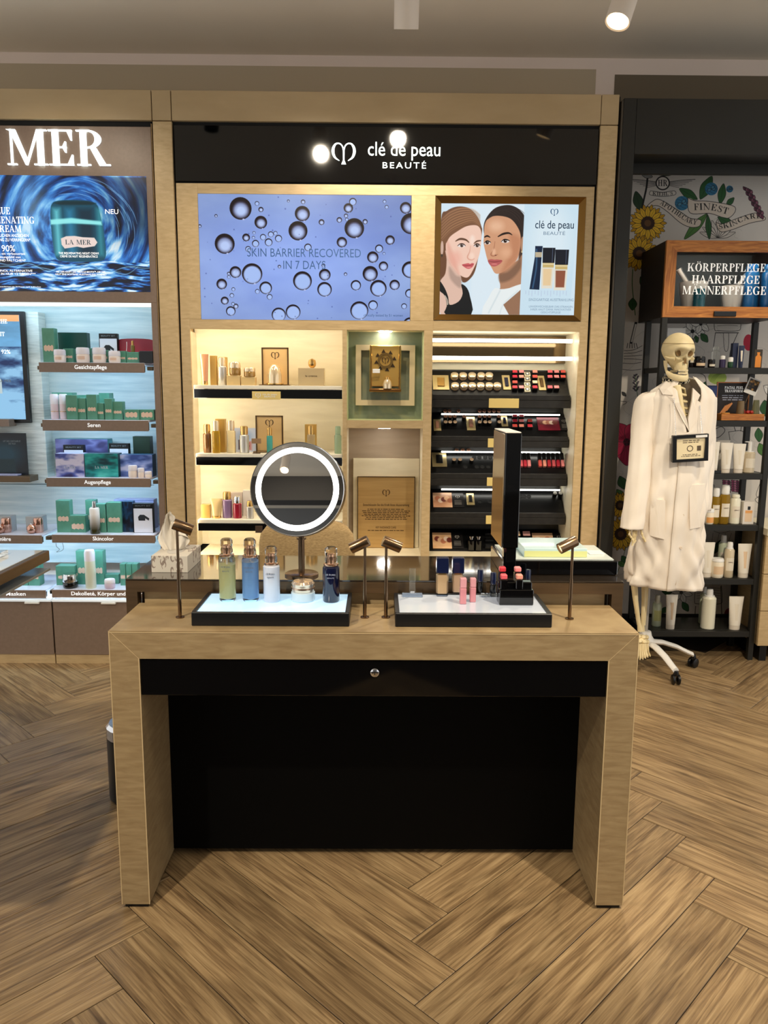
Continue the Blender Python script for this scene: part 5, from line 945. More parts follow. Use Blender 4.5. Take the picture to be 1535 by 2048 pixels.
# ================================================================== bronze counter behind the table
CX, CY0, CY1, CZ = .797, .292, .66, .9455
ct = thing('glass_counter', 'bronze framed counter with dark glass top behind the beige table', 'counter', (0, 0, 0))
CTM = BRONZE_D
MB().prism([(-CX, CZ-.006), (CX, CZ-.006), (CX-.036, CZ-.042), (-CX+.036, CZ-.042)], CY0, CY0+.05).build('top_rail', CTM, ct)
MB().prism([(-CX, CZ-.006), (CX, CZ-.006), (CX-.036, CZ-.042), (-CX+.036, CZ-.042)], CY1-.04, CY1).build('top_rail', CTM, ct)
for s in (-1, 1):
    for y in (CY0, CY1-.04): MB().prism([(s*CX, CZ-.006), (s*CX, 0), (s*(CX-.036), 0), (s*(CX-.036), CZ-.042)], y, y+.04).build('leg', CTM, ct)
    MB().box(s*CX, s*(CX-.036), CY0+.051, CY1-.041, CZ-.042, CZ-.006).build('side_rail', CTM, ct)
MB().box(-CX, CX, CY0, CY1, CZ-.0055, CZ, .001).build('glass_top', mat('dark_glass', (46, 38, 30), .07, .0, coat=1., spec=.9), ct)
MB().box(-CX+.05, CX-.05, CY0+.03, CY0+.045, .03, CZ-.043).build('front_board', LAM, ct); MB().box(-CX+.037, CX-.037, CY0+.046, CY1-.05, .03, CZ-.05).build('body', mat('dark_taupe', (58, 48, 40), .5), ct)

# ================================================================== trays on the table
def tray(px0, px1, label, panelm):
    a, b = atZ(px0, 1253, TH).x, atZ(px1, 1253, TH).x; y0 = .048; y1 = y0+.232; t = thing('lit_tray', label, 'tray', ((a+b)/2, (y0+y1)/2, TH)); hw, hd, H = (b-a)/2, (y1-y0)/2, .041
    b_ = MB().box(-hw, hw, -hd, -hd+.012, 0, H, .002).box(-hw, hw, hd-.012, hd, 0, H, .002).box(-hw, -hw+.012, -hd+.012, hd-.012, 0, H).box(hw-.012, hw, -hd+.012, hd-.012, 0, H).box(-hw+.012, hw-.012, -hd+.012, hd-.012, 0, .02); b_.build('tray_body', mat('tray_black', (12, 13, 15), .4), t)
    MB().box(-hw+.0125, hw-.0125, -hd+.0125, hd-.0125, .021, H-.003).build('lit_panel', panelm, t); return TH+H-.003
LITP = mat('lit_glass', (196, 226, 246), .12, emit=.62, emit_rgb=(176, 222, 255), coat=.4); LITP2 = mat('lit_glass_dim', (190, 196, 204), .1, emit=.22, emit_rgb=(206, 220, 240), coat=.6)
zt1 = tray(382, 698, 'black framed light tray carrying five skincare bottles', LITP); zt2 = tray(790, 1101, 'black framed light tray carrying make-up testers', LITP2)
CAPG = mat('clear_faceted_cap', (246, 240, 232), .03, .0, trans=1., ior=1.22); SHINE = mat('rose_sleeve', (214, 176, 148), .15, .9)
def tonic(px0, px1, yt, yc, yb, label, liquid, wall, lab=None, fill=.8):
    p = atZ((px0+px1)/2, yb-3, zt1); y = p.y; x = p.x; r = (atY(px1, yb-30, y).x-atY(px0, yb-30, y).x)/2; z = zt1; H = atY((px0+px1)/2, yt, y-r*.2).z-z; hb = atY((px0+px1)/2, yc, y-r).z-z
    s = [('body', [(r*.9, 0), (r, .004), (r, hb*.96), (r*.85, hb), (r*.5, hb+.001)], wall)]
    o = lathed('skincare_bottle', label, 'bottle', x, y, z, s, n=28)
    if liquid: MB().lathe([(r*.8, .009), (r*.86, .012), (r*.86, hb*fill), (0, hb*fill)], 24).build('liquid', liquid, o, True); MB().tube([(0, 0, .012), (0, 0, hb)], .0022, 8).build('dip_tube', WHITE, o, True)
    hc = H-hb; MB().lathe([(r*.84, hb+.0012), (r*.88, hb+.003), (r*.88, hb+.007), (r*.8, hb+.008)], 24).build('collar', SHINE, o, True)
    MB().lathe([(r*.38, hb+.0085), (r*.38, hb+hc*.62), (r*.3, hb+hc*.66), (0, hb+hc*.66)], 16).build('pump', SHINE, o, True)
    MB().lathe([(r*.72, hb+.0085), (r*.74, hb+hc*.35), (r*.66, hb+hc*.5), (r*.74, hb+hc*.62), (r*.72, hb+hc*.9), (r*.5, hb+hc), (0, hb+hc)], 10).build('cap', CAPG, o, False)
    EBL = mat('print_slate', (150, 156, 170), .5)
    if lab: text('clé de peau', 0, -r-.0008, hb*.8, .008, lab, o, width=r*1.1); text('BEAUTÉ', 0, -r-.0008, hb*.7, .005, lab, o, width=r*.8)
    return o
DG = mat('print_slate', (110, 116, 130), .5)
tonic(439, 472, 1077, 1116, 1203, 'clear bottle with pale yellow tonic on the lit tray', glass('tonic_yellow', (244, 240, 176), .1, .4), glass('bottle_glass', (250, 253, 253), .02, 1.), DG, .82)
tonic(485, 518, 1077, 1118, 1203, 'clear bottle with sky blue tonic on the lit tray', glass('tonic_blue', (150, 198, 252), .1, .35), glass('bottle_glass', (250, 253, 253), .02, 1.), DG, .9)
tonic(527, 560, 1093, 1133, 1205, 'milky white lotion bottle on the lit tray', None, mat('milk_white', (206, 212, 226), .2, coat=.5), DG)
tonic(645, 679, 1094, 1135, 1205, 'dark navy serum bottle at the right end of the lit tray', None, mat('deep_navy', (14, 20, 50), .1, coat=.7), mat('print_pale', (170, 176, 196)))
p = atZ(606, 1200, zt1); r = (atY(630, 1180, p.y).x-atY(582, 1180, p.y).x)/2; H = atY(606, 1160, p.y).z-zt1
lathed('cream_jar', 'pale blue cream jar with gold lid on the lit tray', 'jar', p.x, p.y, zt1, [('body', [(r*.92, 0), (r, .003), (r, H*.42), (r*.9, H*.47)], mat('pale_blue_glass', (196, 214, 226), .12, coat=.6)), ('lid', [(r*.93, H*.48), (r*.96, H*.55), (r*.93, H*.78), (r*.96, H*.86), (r*.8, H*.97), (0, H)], mat('champagne_lid', (226, 204, 180), .14, .75)), ('band', [(r*.975, H*.6), (r*.975, H*.68)], SHINE)], n=28)
# right tray
p = atZ(824, 1192, zt2); o = thing('acrylic_stand', 'clear acrylic easel stand at the left of the make-up tray', 'stand', (p.x, p.y, zt2)); hgt = atY(824, 1138, p.y).z-zt2
MB().box(-.032, .032, -.016, .016, 0, .008, .001).build('foot', CLEAR, o); MB().box(-.01, .01, .006, .01, .0085, hgt, .001).build('upright', CLEAR, o); MB().box(-.007, .007, -.006, .004, .0085, .018, .001).build('hook', CHROME, o)
SKB = (FOU[0], FOU[3])
for k, (x0, x1, yt, ym, yb) in enumerate(((872, 896, 1117, 1148, 1194), (904, 927, 1117, 1148, 1191))):
    p = atZ((x0+x1)/2, yb, zt2); w2 = (atY(x1, 1160, p.y).x-atY(x0, 1160, p.y).x)/2; H = atY((x0+x1)/2, yt, p.y).z-zt2; hb = atY((x0+x1)/2, ym, p.y).z-zt2
    o = tag(MB().box(-w2, w2, -w2*.8, w2*.8, 0, hb-.004, .003).build('foundation_bottle', glass('bottle_glass', (250, 253, 253), .02, 1.), None, False, (p.x, p.y+w2, zt2)), 'square foundation bottle with navy cap, %s one on the make-up tray' % ('left' if k == 0 else 'right'), 'bottle', 'foundation bottles')
    MB().box(-w2*.78, w2*.78, -w2*.6, w2*.6, .008, hb*.92, .002).build('foundation', SKB[k], o); MB().box(-w2*.6, w2*.6, -w2*.5, w2*.5, hb-.0035, hb).build('collar', GOLD, o); MB().box(-w2*1.02, w2*1.02, -w2*.82, w2*.82, hb+.0005, H, .002).build('cap', NAVY, o)
PINK = mat('pink_stick', (226, 150, 160), .3, trans=.25, coat=.5)
for k, (x0, x1, yt, yb) in enumerate(((919, 932, 1157, 1209), (939, 951, 1157, 1205))):
    p = atZ((x0+x1)/2, yb, zt2); w2 = (atY(x1, 1180, p.y).x-atY(x0, 1180, p.y).x)/2; H = atY((x0+x1)/2, yt, p.y).z-zt2
    o = tag(MB().box(-w2, w2, -w2, w2, 0, H*.62, .002).build('lip_stick', PINK, None, False, (p.x, p.y+w2, zt2)), 'translucent pink lip stick, %s one on the make-up tray' % ('left' if k == 0 else 'right'), 'lip stick', 'pink lip sticks'); MB().box(-w2*.98, w2*.98, -w2*.98, w2*.98, H*.625, H, .002).build('cap', mat('pink_cap', (232, 168, 176), .25, trans=.2, coat=.5), o)
for k, (x, yt, yb) in enumerate(((959, 1138, 1187), (985, 1144, 1192), (1054, 1138, 1180))):
    p = atZ(x, yb, zt2); H = atY(x, yt, p.y).z-zt2; bottle('slim black mascara tube, %s from left on the make-up tray' % ORD[k], p.x, p.y, zt2, .0105, H, BLACK, NAVY, 'mascara_tube', neck=.5, collar=CHROME, capr=.92)
for k in range(5):
    p = atZ(967+k*6.5, 1194, zt2); tag(MB().box(-.008, .008, -.006, .006, 0, .011, .001).build('acrylic_block', CLEAR, None, False, (p.x, p.y+.004, zt2)), 'tiny clear acrylic block, %s from left before the mascara tubes' % ORD[k], 'block', 'acrylic blocks')
p = atZ(1032, 1211, zt2); lw = (atY(1066, 1200, p.y).x-atY(998, 1200, p.y).x)/2; hs = atY(1032, 1180, p.y).z-zt2
lh = thing('lipstick_holder', 'black stepped holder carrying four lipsticks', 'holder', (p.x, p.y+.03, zt2)); MB().box(-lw, lw, -.03, .0, 0, hs, .002).build('front_step', BLACK, lh); MB().box(-lw, lw, .0005, .03, 0, hs+.016, .002).build('rear_step', BLACK, lh)
for k, (x, row) in enumerate(((1008, 0), (1039, 0), (1008, 1), (1039, 1))):
    X = atY(x, 1165, p.y).x; y = p.y+(.014 if row == 0 else .044); z = zt2+hs+(0 if row == 0 else .016); o = tag(MB().box(-.0105, .0105, -.0105, .0105, 0, .03, .002).build('lipstick', BLACK, None, False, (X, y, z)), 'square black lipstick, %s %s in the stepped holder' % ('front' if row == 0 else 'rear', 'left' if k % 2 == 0 else 'right'), 'lipstick', 'lipsticks in holder'); MB().box(-.01, .01, -.01, .01, .0305, .046, .003).build('colour_top', LIPS[(1, 5, 0, 3)[k]], o)

# ================================================================== small bronze spot lamps on the table
LAMPM = mat('lamp_bronze', (128, 104, 80), .25, .95)
def spotlet(px, py, hx, hy, d, label, mirror=False):
    b = atZ(px, py, TH); t = thing('table_spotlight', label, 'lamp', (b.x, b.y, TH)); top = atY(hx, hy, b.y); H = top.z-TH
    MB().lathe([(.013, 0), (.013, .003), (.006, .004)], 20).build('base', LAMPM, t, True); MB().tube([(0, 0, .003), (0, 0, H*.52)], .0055, 12).build('lower_pole', LAMPM, t, True); MB().tube([(0, 0, H*.52), (0, 0, H)], .0042, 12).build('pole', LAMPM, t, True)
    dx = Vector(d).normalized(); q = dx.to_track_quat('Z', 'Y').to_matrix().to_4x4(); q.translation = Vector((0, 0, H))-dx*.011
    MB().lathe([(.0, 0), (.0155, .0), (.0165, .002), (.0165, .058), (.0145, .058), (.0145, .05)], 22, cap=False).xf(q).build('head', LAMPM, t, True); MB().lathe([(0, .052), (.0145, .052)], 18, cap=False).xf(q).build('lens', mat('small_lens', (240, 226, 190), .2, emit=1.0, emit_rgb=(255, 236, 190)), t)
spotlet(360, 1235, 359, 1050, (1, .2, -.42), 'bronze table spotlight at the left end of the beige table'); spotlet(729, 1235, 729, 1084, (-1, .1, -.5), 'bronze table spotlight turned left in the middle of the table'); spotlet(771, 1235, 773, 1084, (1, .1, -.42), 'bronze table spotlight turned right in the middle of the table'); spotlet(1138, 1238, 1141, 1084, (-1, -.25, -.45), 'bronze table spotlight at the right end of the beige table')

# ================================================================== round lit mirror on the counter
mb = atZ(603, 1150, CZ); my = mb.y; mc = atY(594, 978, my-.03); R = 94.5*(my-.03-CAM.y)/FPX*1.0
mi = thing('round_mirror', 'round vanity mirror with a glowing ring on a bronze pole', 'mirror', (mb.x, my, CZ))
MB().lathe([(.055, 0), (.055, .006), (.05, .009)], 32).build('base', LAMPM, mi, True); zc = mc.z-CZ; xo = mc.x-mb.x
MB().tube([(0, 0, .009), (0, 0, .12)], .0105, 14).build('lower_pole', LAMPM, mi, True); MB().tube([(0, 0, .12), (0, 0, zc-R*.8)], .0085, 14).build('pole', LAMPM, mi, True); MB().lathe([(.016, 0), (.016, .005)], 20, c=(0, 0, .12)).build('collar', LAMPM, mi, True)
TL = math.radians(11); Q = Matrix.Translation((xo, -.03, zc)) @ Matrix.Rotation(math.radians(-2.5), 4, 'Z') @ Matrix.Rotation(-TL, 4, 'X')
MB().lathe([(R*.99, .0), (R*1.015, .004), (R*1.02, .05), (R*.96, .062), (0, .064)], 64, axis='y', cap=False).xf(Q).build('housing', mat('dark_mirror_rim', (40, 36, 32), .22, .7), mi, True)
MB().lathe([(R*.99, -.0005), (R*1.006, -.001), (R*1.012, .003)], 64, axis='y', cap=False).xf(Q).build('rim', CHROME, mi, True)
MIR = mat('mirror_glass', (232, 232, 232), .01, 1.)
MB().lathe([(0, .0), (R*.772, .0)], 64, axis='y', cap=False).xf(Q).build('mirror_glass', MIR, mi); MB().lathe([(R*.774, -.0005), (R*.895, -.0005)], 64, axis='y', cap=False).xf(Q).build('light_ring', LEDR, mi); MB().lathe([(R*.897, .0), (R*.99, .0)], 64, axis='y', cap=False).xf(Q).build('outer_glass', MIR, mi)

# ================================================================== tissue box
p = atZ(303, 1145, CZ); q = atZ(376, 1145, CZ); y0 = p.y; hw = (q.x-p.x)/2; H = atY(340, 1112, y0).z-CZ; dp_ = .19
g = Img(512, 256, 0, 0, 2, 1, (206, 198, 184))
for k in range(34):
    x, y = rng.uniform(0, 2), rng.uniform(0, 1); r = rng.uniform(.06, .13); a0 = rng.uniform(0, 6); P = [(x+r*(1-t*.12)*math.cos(a0+t), y+r*(1-t*.12)*math.sin(a0+t)) for t in np.linspace(0, 5, 12)]; g.many(stroke(P, [.012+.045*math.sin(PI*j/11) for j in range(12)], 3), lambda q: q, (140, 124, 112))
TIS = g.material('scroll_print', 0, .6); tx = thing('tissue_box', 'scroll patterned tissue box on the glass counter', 'tissue box', (p.x+hw, y0+dp_/2, CZ))
o = MB().box(-hw, hw, -dp_/2, dp_/2, 0, H, .001).build('carton', TIS, tx); uv = o.data.uv_layers.new(name='UVMap')
for poly in o.data.polygons:
    for li in poly.loop_indices:
        v = o.data.vertices[o.data.loops[li].vertex_index].co; n_ = poly.normal; uv.data[li].uv = ((v.x*7+.5, v.z*7) if abs(n_.y) > .5 else (v.y*7+.2, v.z*7) if abs(n_.x) > .5 else (v.x*7, v.y*7+.3))
TISS = mat('tissue_paper', (224, 216, 202), .9); MB().lathe([(0, H+.0006), (hw*.5, H+.0006)], 20, cap=False, sy=2).build('slot', mat('slot_film', (190, 186, 180), .2), tx)
P = []
for i in range(11):
    t = i/10; z = H+.001+.105*t; row = []
    for j in range(25):
        u = j/24*2-1; wv = (.022+.04*math.sin(PI*min(t*.9+.05, 1)))*(1-.25*t); row.append((u*wv+.012*t-.012+.018*(t**2)*(-1), .02*math.sin(u*7+t*3)*(.4+t*.5)+.01*math.sin(u*17)*t, z+.03*t*t*math.cos(u*2.2+.6)-.018*t*abs(u)))
    P.append(row)
MB().grid(P).build('tissue', TISS, tx, 'all'); P2 = [[(x*.8-.004, y*-.9+.022, z*1-.004) for x, y, z in row] for row in P]; MB().grid(P2).build('tissue', TISS, tx, 'all')

# ================================================================== black totem, light box
lb0, lb1 = atZ(1003, 1150, CZ).x, atZ(1233, 1150, CZ).x; ly = .375
lb = thing('light_box', 'black edged light box with raised glowing slab on the counter', 'light box', ((lb0+lb1)/2, ly+.13, CZ)); hw = (lb1-lb0)/2
MB().box(-hw, hw, -.13, .13, 0, .048, .003).build('base', BLACK, lb); MB().box(-hw+.012, hw-.012, -.118, .118, .0485, .052).build('white_top', mat('white_acrylic', (206, 214, 208), .2), lb)
a, b = atY(1046, 1110, ly+.05).x-lb.location.x, atY(1172, 1110, ly+.05).x-lb.location.x; MB().box(a, b, -.09, .1, .0525, .082, .002).build('glow_slab', mat('glow_slab', (186, 206, 204), .15, emit=.22, emit_rgb=(190, 232, 226), coat=.4), lb)
MB().box(b+.02, b+.07, -.05, .01, .0525, .056).build('tile', WHITE, lb); MB().box(a+.001, b-.001, -.0915, -.0901, .053, .073).build('glow_edge', mat('glow_edge', (206, 208, 140), .3, emit=.2), lb)
tx0 = atY(1004, 1000, ly-.035).x; zt_ = atY(1010, 866, ly-.03).z; zb2 = CZ+.001
to = thing('counter_totem', 'tall narrow black totem with bronze mirrored side on the counter', 'totem', (tx0+.027, ly-.15+.2, CZ)); y_ = ly-.045-to.location.y
MB().box(-.027+.004, .027, y_, y_+.24, .1, zt_-CZ, .002).build('slab', BLACK, to); MB().box(-.027, -.027+.0035, y_+.003, y_+.237, .1, zt_-CZ-.002, .001).build('mirrored_side', mat('bronze_mirror_side', (176, 156, 128), .12, .85), to)
MB().box(-.018, .022, y_+.004, y_+.03, 0, .0995, .001).build('stem', BLACK, to); MB().box(-.024, .024, y_, y_+.04, 0, .0, .0).build('stem_foot', BLACK, to) if 0 else None
MB().box(-.025, .025, y_+.002, y_+.238, zt_-CZ, zt_-CZ+.004, .001).build('top_plate', mat('pale_top', (220, 212, 200), .3), to)

# ================================================================== upholstered chair behind the counter
FAB = grain(mat('beige_weave', rough=.9), (150, 124, 84), (186, 158, 112), (1, 1, 3.5), 90, 4, .3, .7, .4)
cy = 1.0; a, b, z0, z1 = ext(517, 712, 1041, 1110, cy); ch = thing('upholstered_chair', 'beige woven upholstered chair behind the counter', 'chair', ((a+b)/2, cy, 0)); hw = (b-a)/2; P = []
for i in range(13):
    t = i/12; z = .5+(z1-.5)*t; row = []
    for j in range(28):
        th = 2*PI*j/28; ww = hw*(1-.03*t); cxx = abs(math.cos(th))**.35*math.copysign(1, math.cos(th)); syy = abs(math.sin(th))**.6*math.copysign(1, math.sin(th)); top = max(0, (t-.85)/.15); row.append((cxx*(ww-.03*top**2), syy*.038*(1-.55*top)+.02*(cxx*cxx)*-1, z-.02*top*(abs(cxx)**6)))
    P.append(row)
b_ = MB().grid(P, True); b_.f += [tuple(range(28))[::-1], tuple(12*28+k for k in range(28))]; b_.m += [0, 0]; b_.build('backrest', FAB, ch, 'all')
MB().box(-hw, hw, -.32, .03, .42, .5, .025).build('seat', FAB, ch)
for sx in (-1, 1):
    for sy in (-.29, .0): MB().tube([(sx*(hw-.03), sy, .42), (sx*(hw-.01), sy, 0)], [.018, .012], 12).build('leg', mat('dark_wood', (60, 42, 28), .5), ch, True)
# waste bin half hidden behind the left table leg
zb1 = atY(222, 1440, .66).z; bx = atY(217.5, 1500, .66).x+.1
lathed('waste_bin', 'slim dark waste bin with chrome top behind the left table leg', 'bin', bx, .66, 0, [('body', [(.092, 0), (.1, .01), (.1, zb1-.05)], mat('bin_dark', (40, 38, 36), .35, .5)), ('lid', [(.101, zb1-.05), (.101, zb1-.012), (.09, zb1), (0, zb1)], CHROME)])
# ================================================================== neighbouring tester table at the left frame edge
nt = thing('tester_table', 'bronze edged glass tester table cut off at the left picture edge', 'table', (-1.75, -.03, 0)); rx = -1.11-nt.location.x
MB().box(-.9, rx, -.5, .5, .965, 1.0, .002).build('top_frame', BRONZE_D, nt); MB().box(-.86, rx-.015, -.485, .485, 1.0005, 1.003).build('glass_top', mat('pale_glass_top', (206, 206, 202), .06, coat=.5), nt)
MB().box(-.9, rx, -.5, .5, .93, .938, .001).build('under_shelf', mat('grey_glass', (120, 122, 120), .15), nt); MB().box(-.7, .08, -.4, .4, 0, .93).build('pedestal', TAUPE, nt)
MB().box(-.3, rx-.1, .2, .42, 1.0035, 1.018, .002).build('acrylic_tray', CLEAR, nt)
# ================================================================== black shelving bay on the right: frame, wallpaper
bf = thing('black_bay_frame', 'black painted bay frame with deep header on the right', 'bay frame'); BPAINT = grain(mat('black_paint', rough=.4), (26, 25, 20), (32, 31, 26), (1, 1, 1), 3, 3); BY = 2.12
bx0, bx1 = atY(1241, 300, BY).x, atY(1268, 300, BY).x; hz = atY(1380, 309, BY).z; hz2 = atY(1380, 349, 2.3).z; ht = atY(1380, 197, BY).z
part('pillar', BPAINT, bx0+.004, bx1, BY, WY-.01, 0, ht, .002, bf); part('pillar_edge', mat('taupe_strip', (70, 62, 50), .4), bx0-.006, bx0+.003, BY+.004, WY-.01, 0, ht-.01, 0, bf)
part('header', BPAINT, bx1+.0005, 3.3, BY+.002, BY+.03, hz, ht, .002, bf); part('soffit', BPAINT, bx1+.0005, 3.3, 2.3, 2.32, hz2, hz+.1, .002, bf); part('bay_top', BPAINT, bx1+.0005, 3.3, 2.321, WY-.005, hz+.08, hz+.1, 0, bf); part('soffit_top', BPAINT, bx1+.0005, 3.3, BY+.031, 2.299, hz+.005, hz+.02, 0, bf)
part('bay_plinth', BLACKS, bx1+.0005, 3.3, WY-.03, WY-.005, 0, .16, 0, bf)
WPY = WY-.02; WX0, WX1, WZ1 = bx1+.001, 2.75, atY(1380, 318, WPY).z
K = Img(1040, 1960, WX0, -WZ1, WX1, -.16, (210, 203, 194)); nz = fbm(K.H, K.W, 5, 4, 77)[..., None]; K.a *= (.93+.12*nz)
def wp(px, py): q = atY(px, py, WPY); return (q.x, -q.z)
def C6(P): return [wp(1220+x/4.016, 150+y/4.016) for x, y in P]
def C7(P): return [wp(1220+x/4.873, 640+y/4.873) for x, y in P]
def C8(P): return [wp(1220+x/4.873, 980+y/4.873) for x, y in P]
u_ = .0026/4.4                      # one zoomed pixel in metres
INK, GRN, GRN2 = (34, 32, 32), (46, 92, 48), (78, 122, 58)
def ln(C, P, wd=5, c=INK, al=1.): K.line(C(P), wd*u_*.8, c, 1, al)
def fl(C, P, c, out=4, sm=4):
    q = C(P); K.poly(q, c, 1, 1, sm)
    if out: K.line(q+[q[0]], out*u_, INK)
def leaf(C, x, y, a, L, w2, c=GRN):
    P = [(x+L*t*math.cos(a)-w2*math.sin(PI*t)*math.sin(a), y+L*t*math.sin(a)+w2*math.sin(PI*t)*math.cos(a)) for t in (0, .25, .5, .75, 1)]+[(x+L*t*math.cos(a)+w2*math.sin(PI*t)*math.sin(a), y+L*t*math.sin(a)-w2*math.sin(PI*t)*math.cos(a)) for t in (.75, .5, .25)]
    fl(C, P, c, 4, 3); ln(C, [(x, y), (x+L*.9*math.cos(a), y+L*.9*math.sin(a))], 3, shade(c, .5))
def sunflower(C, x, y, r):
    for ring, (r0, c_) in enumerate(((1, (214, 160, 30)), (.86, (236, 188, 48)))):
        for k in range(14): a = 2*PI*(k+.5*ring)/14; leaf(C, x+r*.28*math.cos(a), y+r*.28*math.sin(a), a, r*r0*.82, r*.155, c_)
    q = C([(x+r*.4*math.cos(t), y+r*.4*math.sin(t)) for t in np.linspace(0, 2*PI, 20)[:-1]]); K.poly(q, (58, 36, 22)); K.poly(C([(x+r*.2*math.cos(t), y+r*.2*math.sin(t)) for t in np.linspace(0, 2*PI, 14)[:-1]]), (104, 70, 36), 3)
def petal5(C, x, y, r, c, mid, n=5, wf=.34, a0=.3):
    for k in range(n): a = 2*PI*k/n+a0; leaf(C, x, y, a, r, r*wf, c)
    K.poly(C([(x+r*.16*math.cos(t), y+r*.16*math.sin(t)) for t in np.linspace(0, 2*PI, 12)[:-1]]), mid)
for k in range(130):                  # faint pencil sketches under everything
    x, y = rng.uniform(WX0, WX1), -rng.uniform(.2, WZ1); r = rng.uniform(.02, .09); a0 = rng.uniform(0, 6); K.line([(x+r*math.cos(a0+t)*(1+.3*math.sin(3*t)), y+r*math.sin(a0+t)) for t in np.linspace(0, 4, 9)], .0012, (150, 146, 140), 1, .8)
for k in range(9): leaf(C6, 860, 1310, -PI*(.1+.1*k), 150, 20, (214, 206, 196))
# top: emblem, ribbons, flowers
for s in (-1, 1):
    for k in range(6): ln(C6, [(420+s*52, 858+k*6), (420+s*(150-k*8), 846+k*11), (420+s*(262-k*26), 838+k*13)], 6 if k == 0 else 4)
K.poly(C6([(420+58*math.cos(t), 868+58*math.sin(t)) for t in np.linspace(0, 2*PI, 26)[:-1]]), INK); K.poly(C6([(420+48*math.cos(t), 868+48*math.sin(t)) for t in np.linspace(0, 2*PI, 26)[:-1]]), (226, 218, 208))
def wtext(C, s_, path, h, c=INK):
    pl_, w0 = serif(s_, .1); P = cr(path, 12); cum = [0]
    for i in range(1, len(P)): cum.append(cum[-1]+math.hypot(P[i][0]-P[i-1][0], P[i][1]-P[i-1][1]))
    sc2 = cum[-1]/w0
    for q in pl_:
        out = []
        for X_, Y_ in q:
            d = min(max(X_*sc2, 0), cum[-1]-1e-3); i = max(j for j in range(len(cum)) if cum[j] <= d); i = min(i, len(P)-2); t = (d-cum[i])/(cum[i+1]-cum[i]); tx_, ty_ = P[i+1][0]-P[i][0], P[i+1][1]-P[i][1]; l = math.hypot(tx_, ty_); out.append((P[i][0]+tx_*t+ty_/l*Y_*h, P[i][1]+ty_*t-tx_/l*Y_*h))
        K.poly(C(out), c)
wtext(C6, 'HR', [(382, 892), (460, 892)], 50)
fl(C6, [(322, 930), (420, 942), (512, 930), (518, 962), (420, 975), (318, 962)], (214, 206, 194), 4, 0); wtext(C6, "KIEHL'S", [(338, 964), (420, 970), (502, 962)], 26)
leaf(C6, 720, 1000, -1.1, 210, 45); leaf(C6, 700, 1000, -2.6, 170, 36); leaf(C6, 880, 1040, -1.4, 170, 32); leaf(C6, 930, 1050, -.8, 90, 22); leaf(C6, 240, 1090, -1.8, 160, 40, (40, 66, 40)); leaf(C6, 780, 1110, 2.3, 280, 36, GRN2); leaf(C6, 780, 1120, 1.5, 200, 24, GRN); leaf(C6, 860, 1140, .5, 150, 34)
ln(C6, [(300, 790), (290, 900), (262, 1030), (250, 1110)], 22, (30, 30, 28)); leaf(C6, 250, 800, .2, 90, 20, (150, 150, 146)); leaf(C6, 380, 800, -.2, 180, 26, (40, 66, 40))
def peony(C, x, y, r):
    K.poly(C([(x+r*math.cos(t), y+r*math.sin(t)) for t in np.linspace(0, 2*PI, 20)[:-1]]), (52, 116, 150))
    for k in range(7): a = k*.9; ln(C, [(x+r*.95*math.cos(a+t), y+r*(.9-.55*t)*math.sin(a+t)) for t in (0, .5, 1, 1.5)], 4, (24, 62, 90)); leaf(C, x, y, a, r*.7, r*.2, (86, 150, 180)) if k % 3 == 0 else None
peony(C6, 810, 915, 52); peony(C6, 575, 1030, 58); peony(C6, 957, 916, 28)
RIB = (214, 200, 184)
fl(C6, [(275, 1075), (330, 1020), (400, 1002), (560, 1098), (640, 1150), (725, 1165), (712, 1215), (640, 1222), (560, 1186), (460, 1100), (380, 1050), (310, 1060)], RIB, 5, 3); wtext(C6, 'APOTHECARY', [(396, 1036), (520, 1118), (610, 1180), (690, 1204)], 40)
fl(C6, [(622, 985), (680, 1010), (800, 1016), (1000, 1060), (945, 1150), (800, 1112), (640, 1108)], RIB, 5, 2); wtext(C6, 'FINEST', [(672, 1086), (800, 1084), (940, 1120)], 52)
fl(C6, [(845, 1180), (900, 1195), (1050, 1140), (1180, 1108), (1245, 1160), (1120, 1190), (960, 1248), (880, 1256)], RIB, 5, 2); wtext(C6, 'SKINCARE', [(872, 1240), (980, 1215), (1100, 1160), (1210, 1150)], 38)
for k in range(34): a = (k % 6)*.35; x = 1120+(k//6)*22+(k % 6)*8-30; y = 930+(k//6)*42+(k % 6)*7; leaf(C6, x, y, -2.2+a*.4, 42, 11, ((120, 60, 84), (92, 44, 66), (150, 92, 112))[k % 3])
sunflower(C6, 300, 1190, 138); sunflower(C6, 232, 1432, 134); leaf(C6, 240, 1620, 1.0, 110, 34); leaf(C6, 180, 1790, 1.6, 100, 34); ln(C6, [(180, 1560), (176, 1700), (200, 1930)], 10, GRN); ln(C6, [(290, 1700), (262, 1850), (270, 1960)], 8, (30, 30, 28))
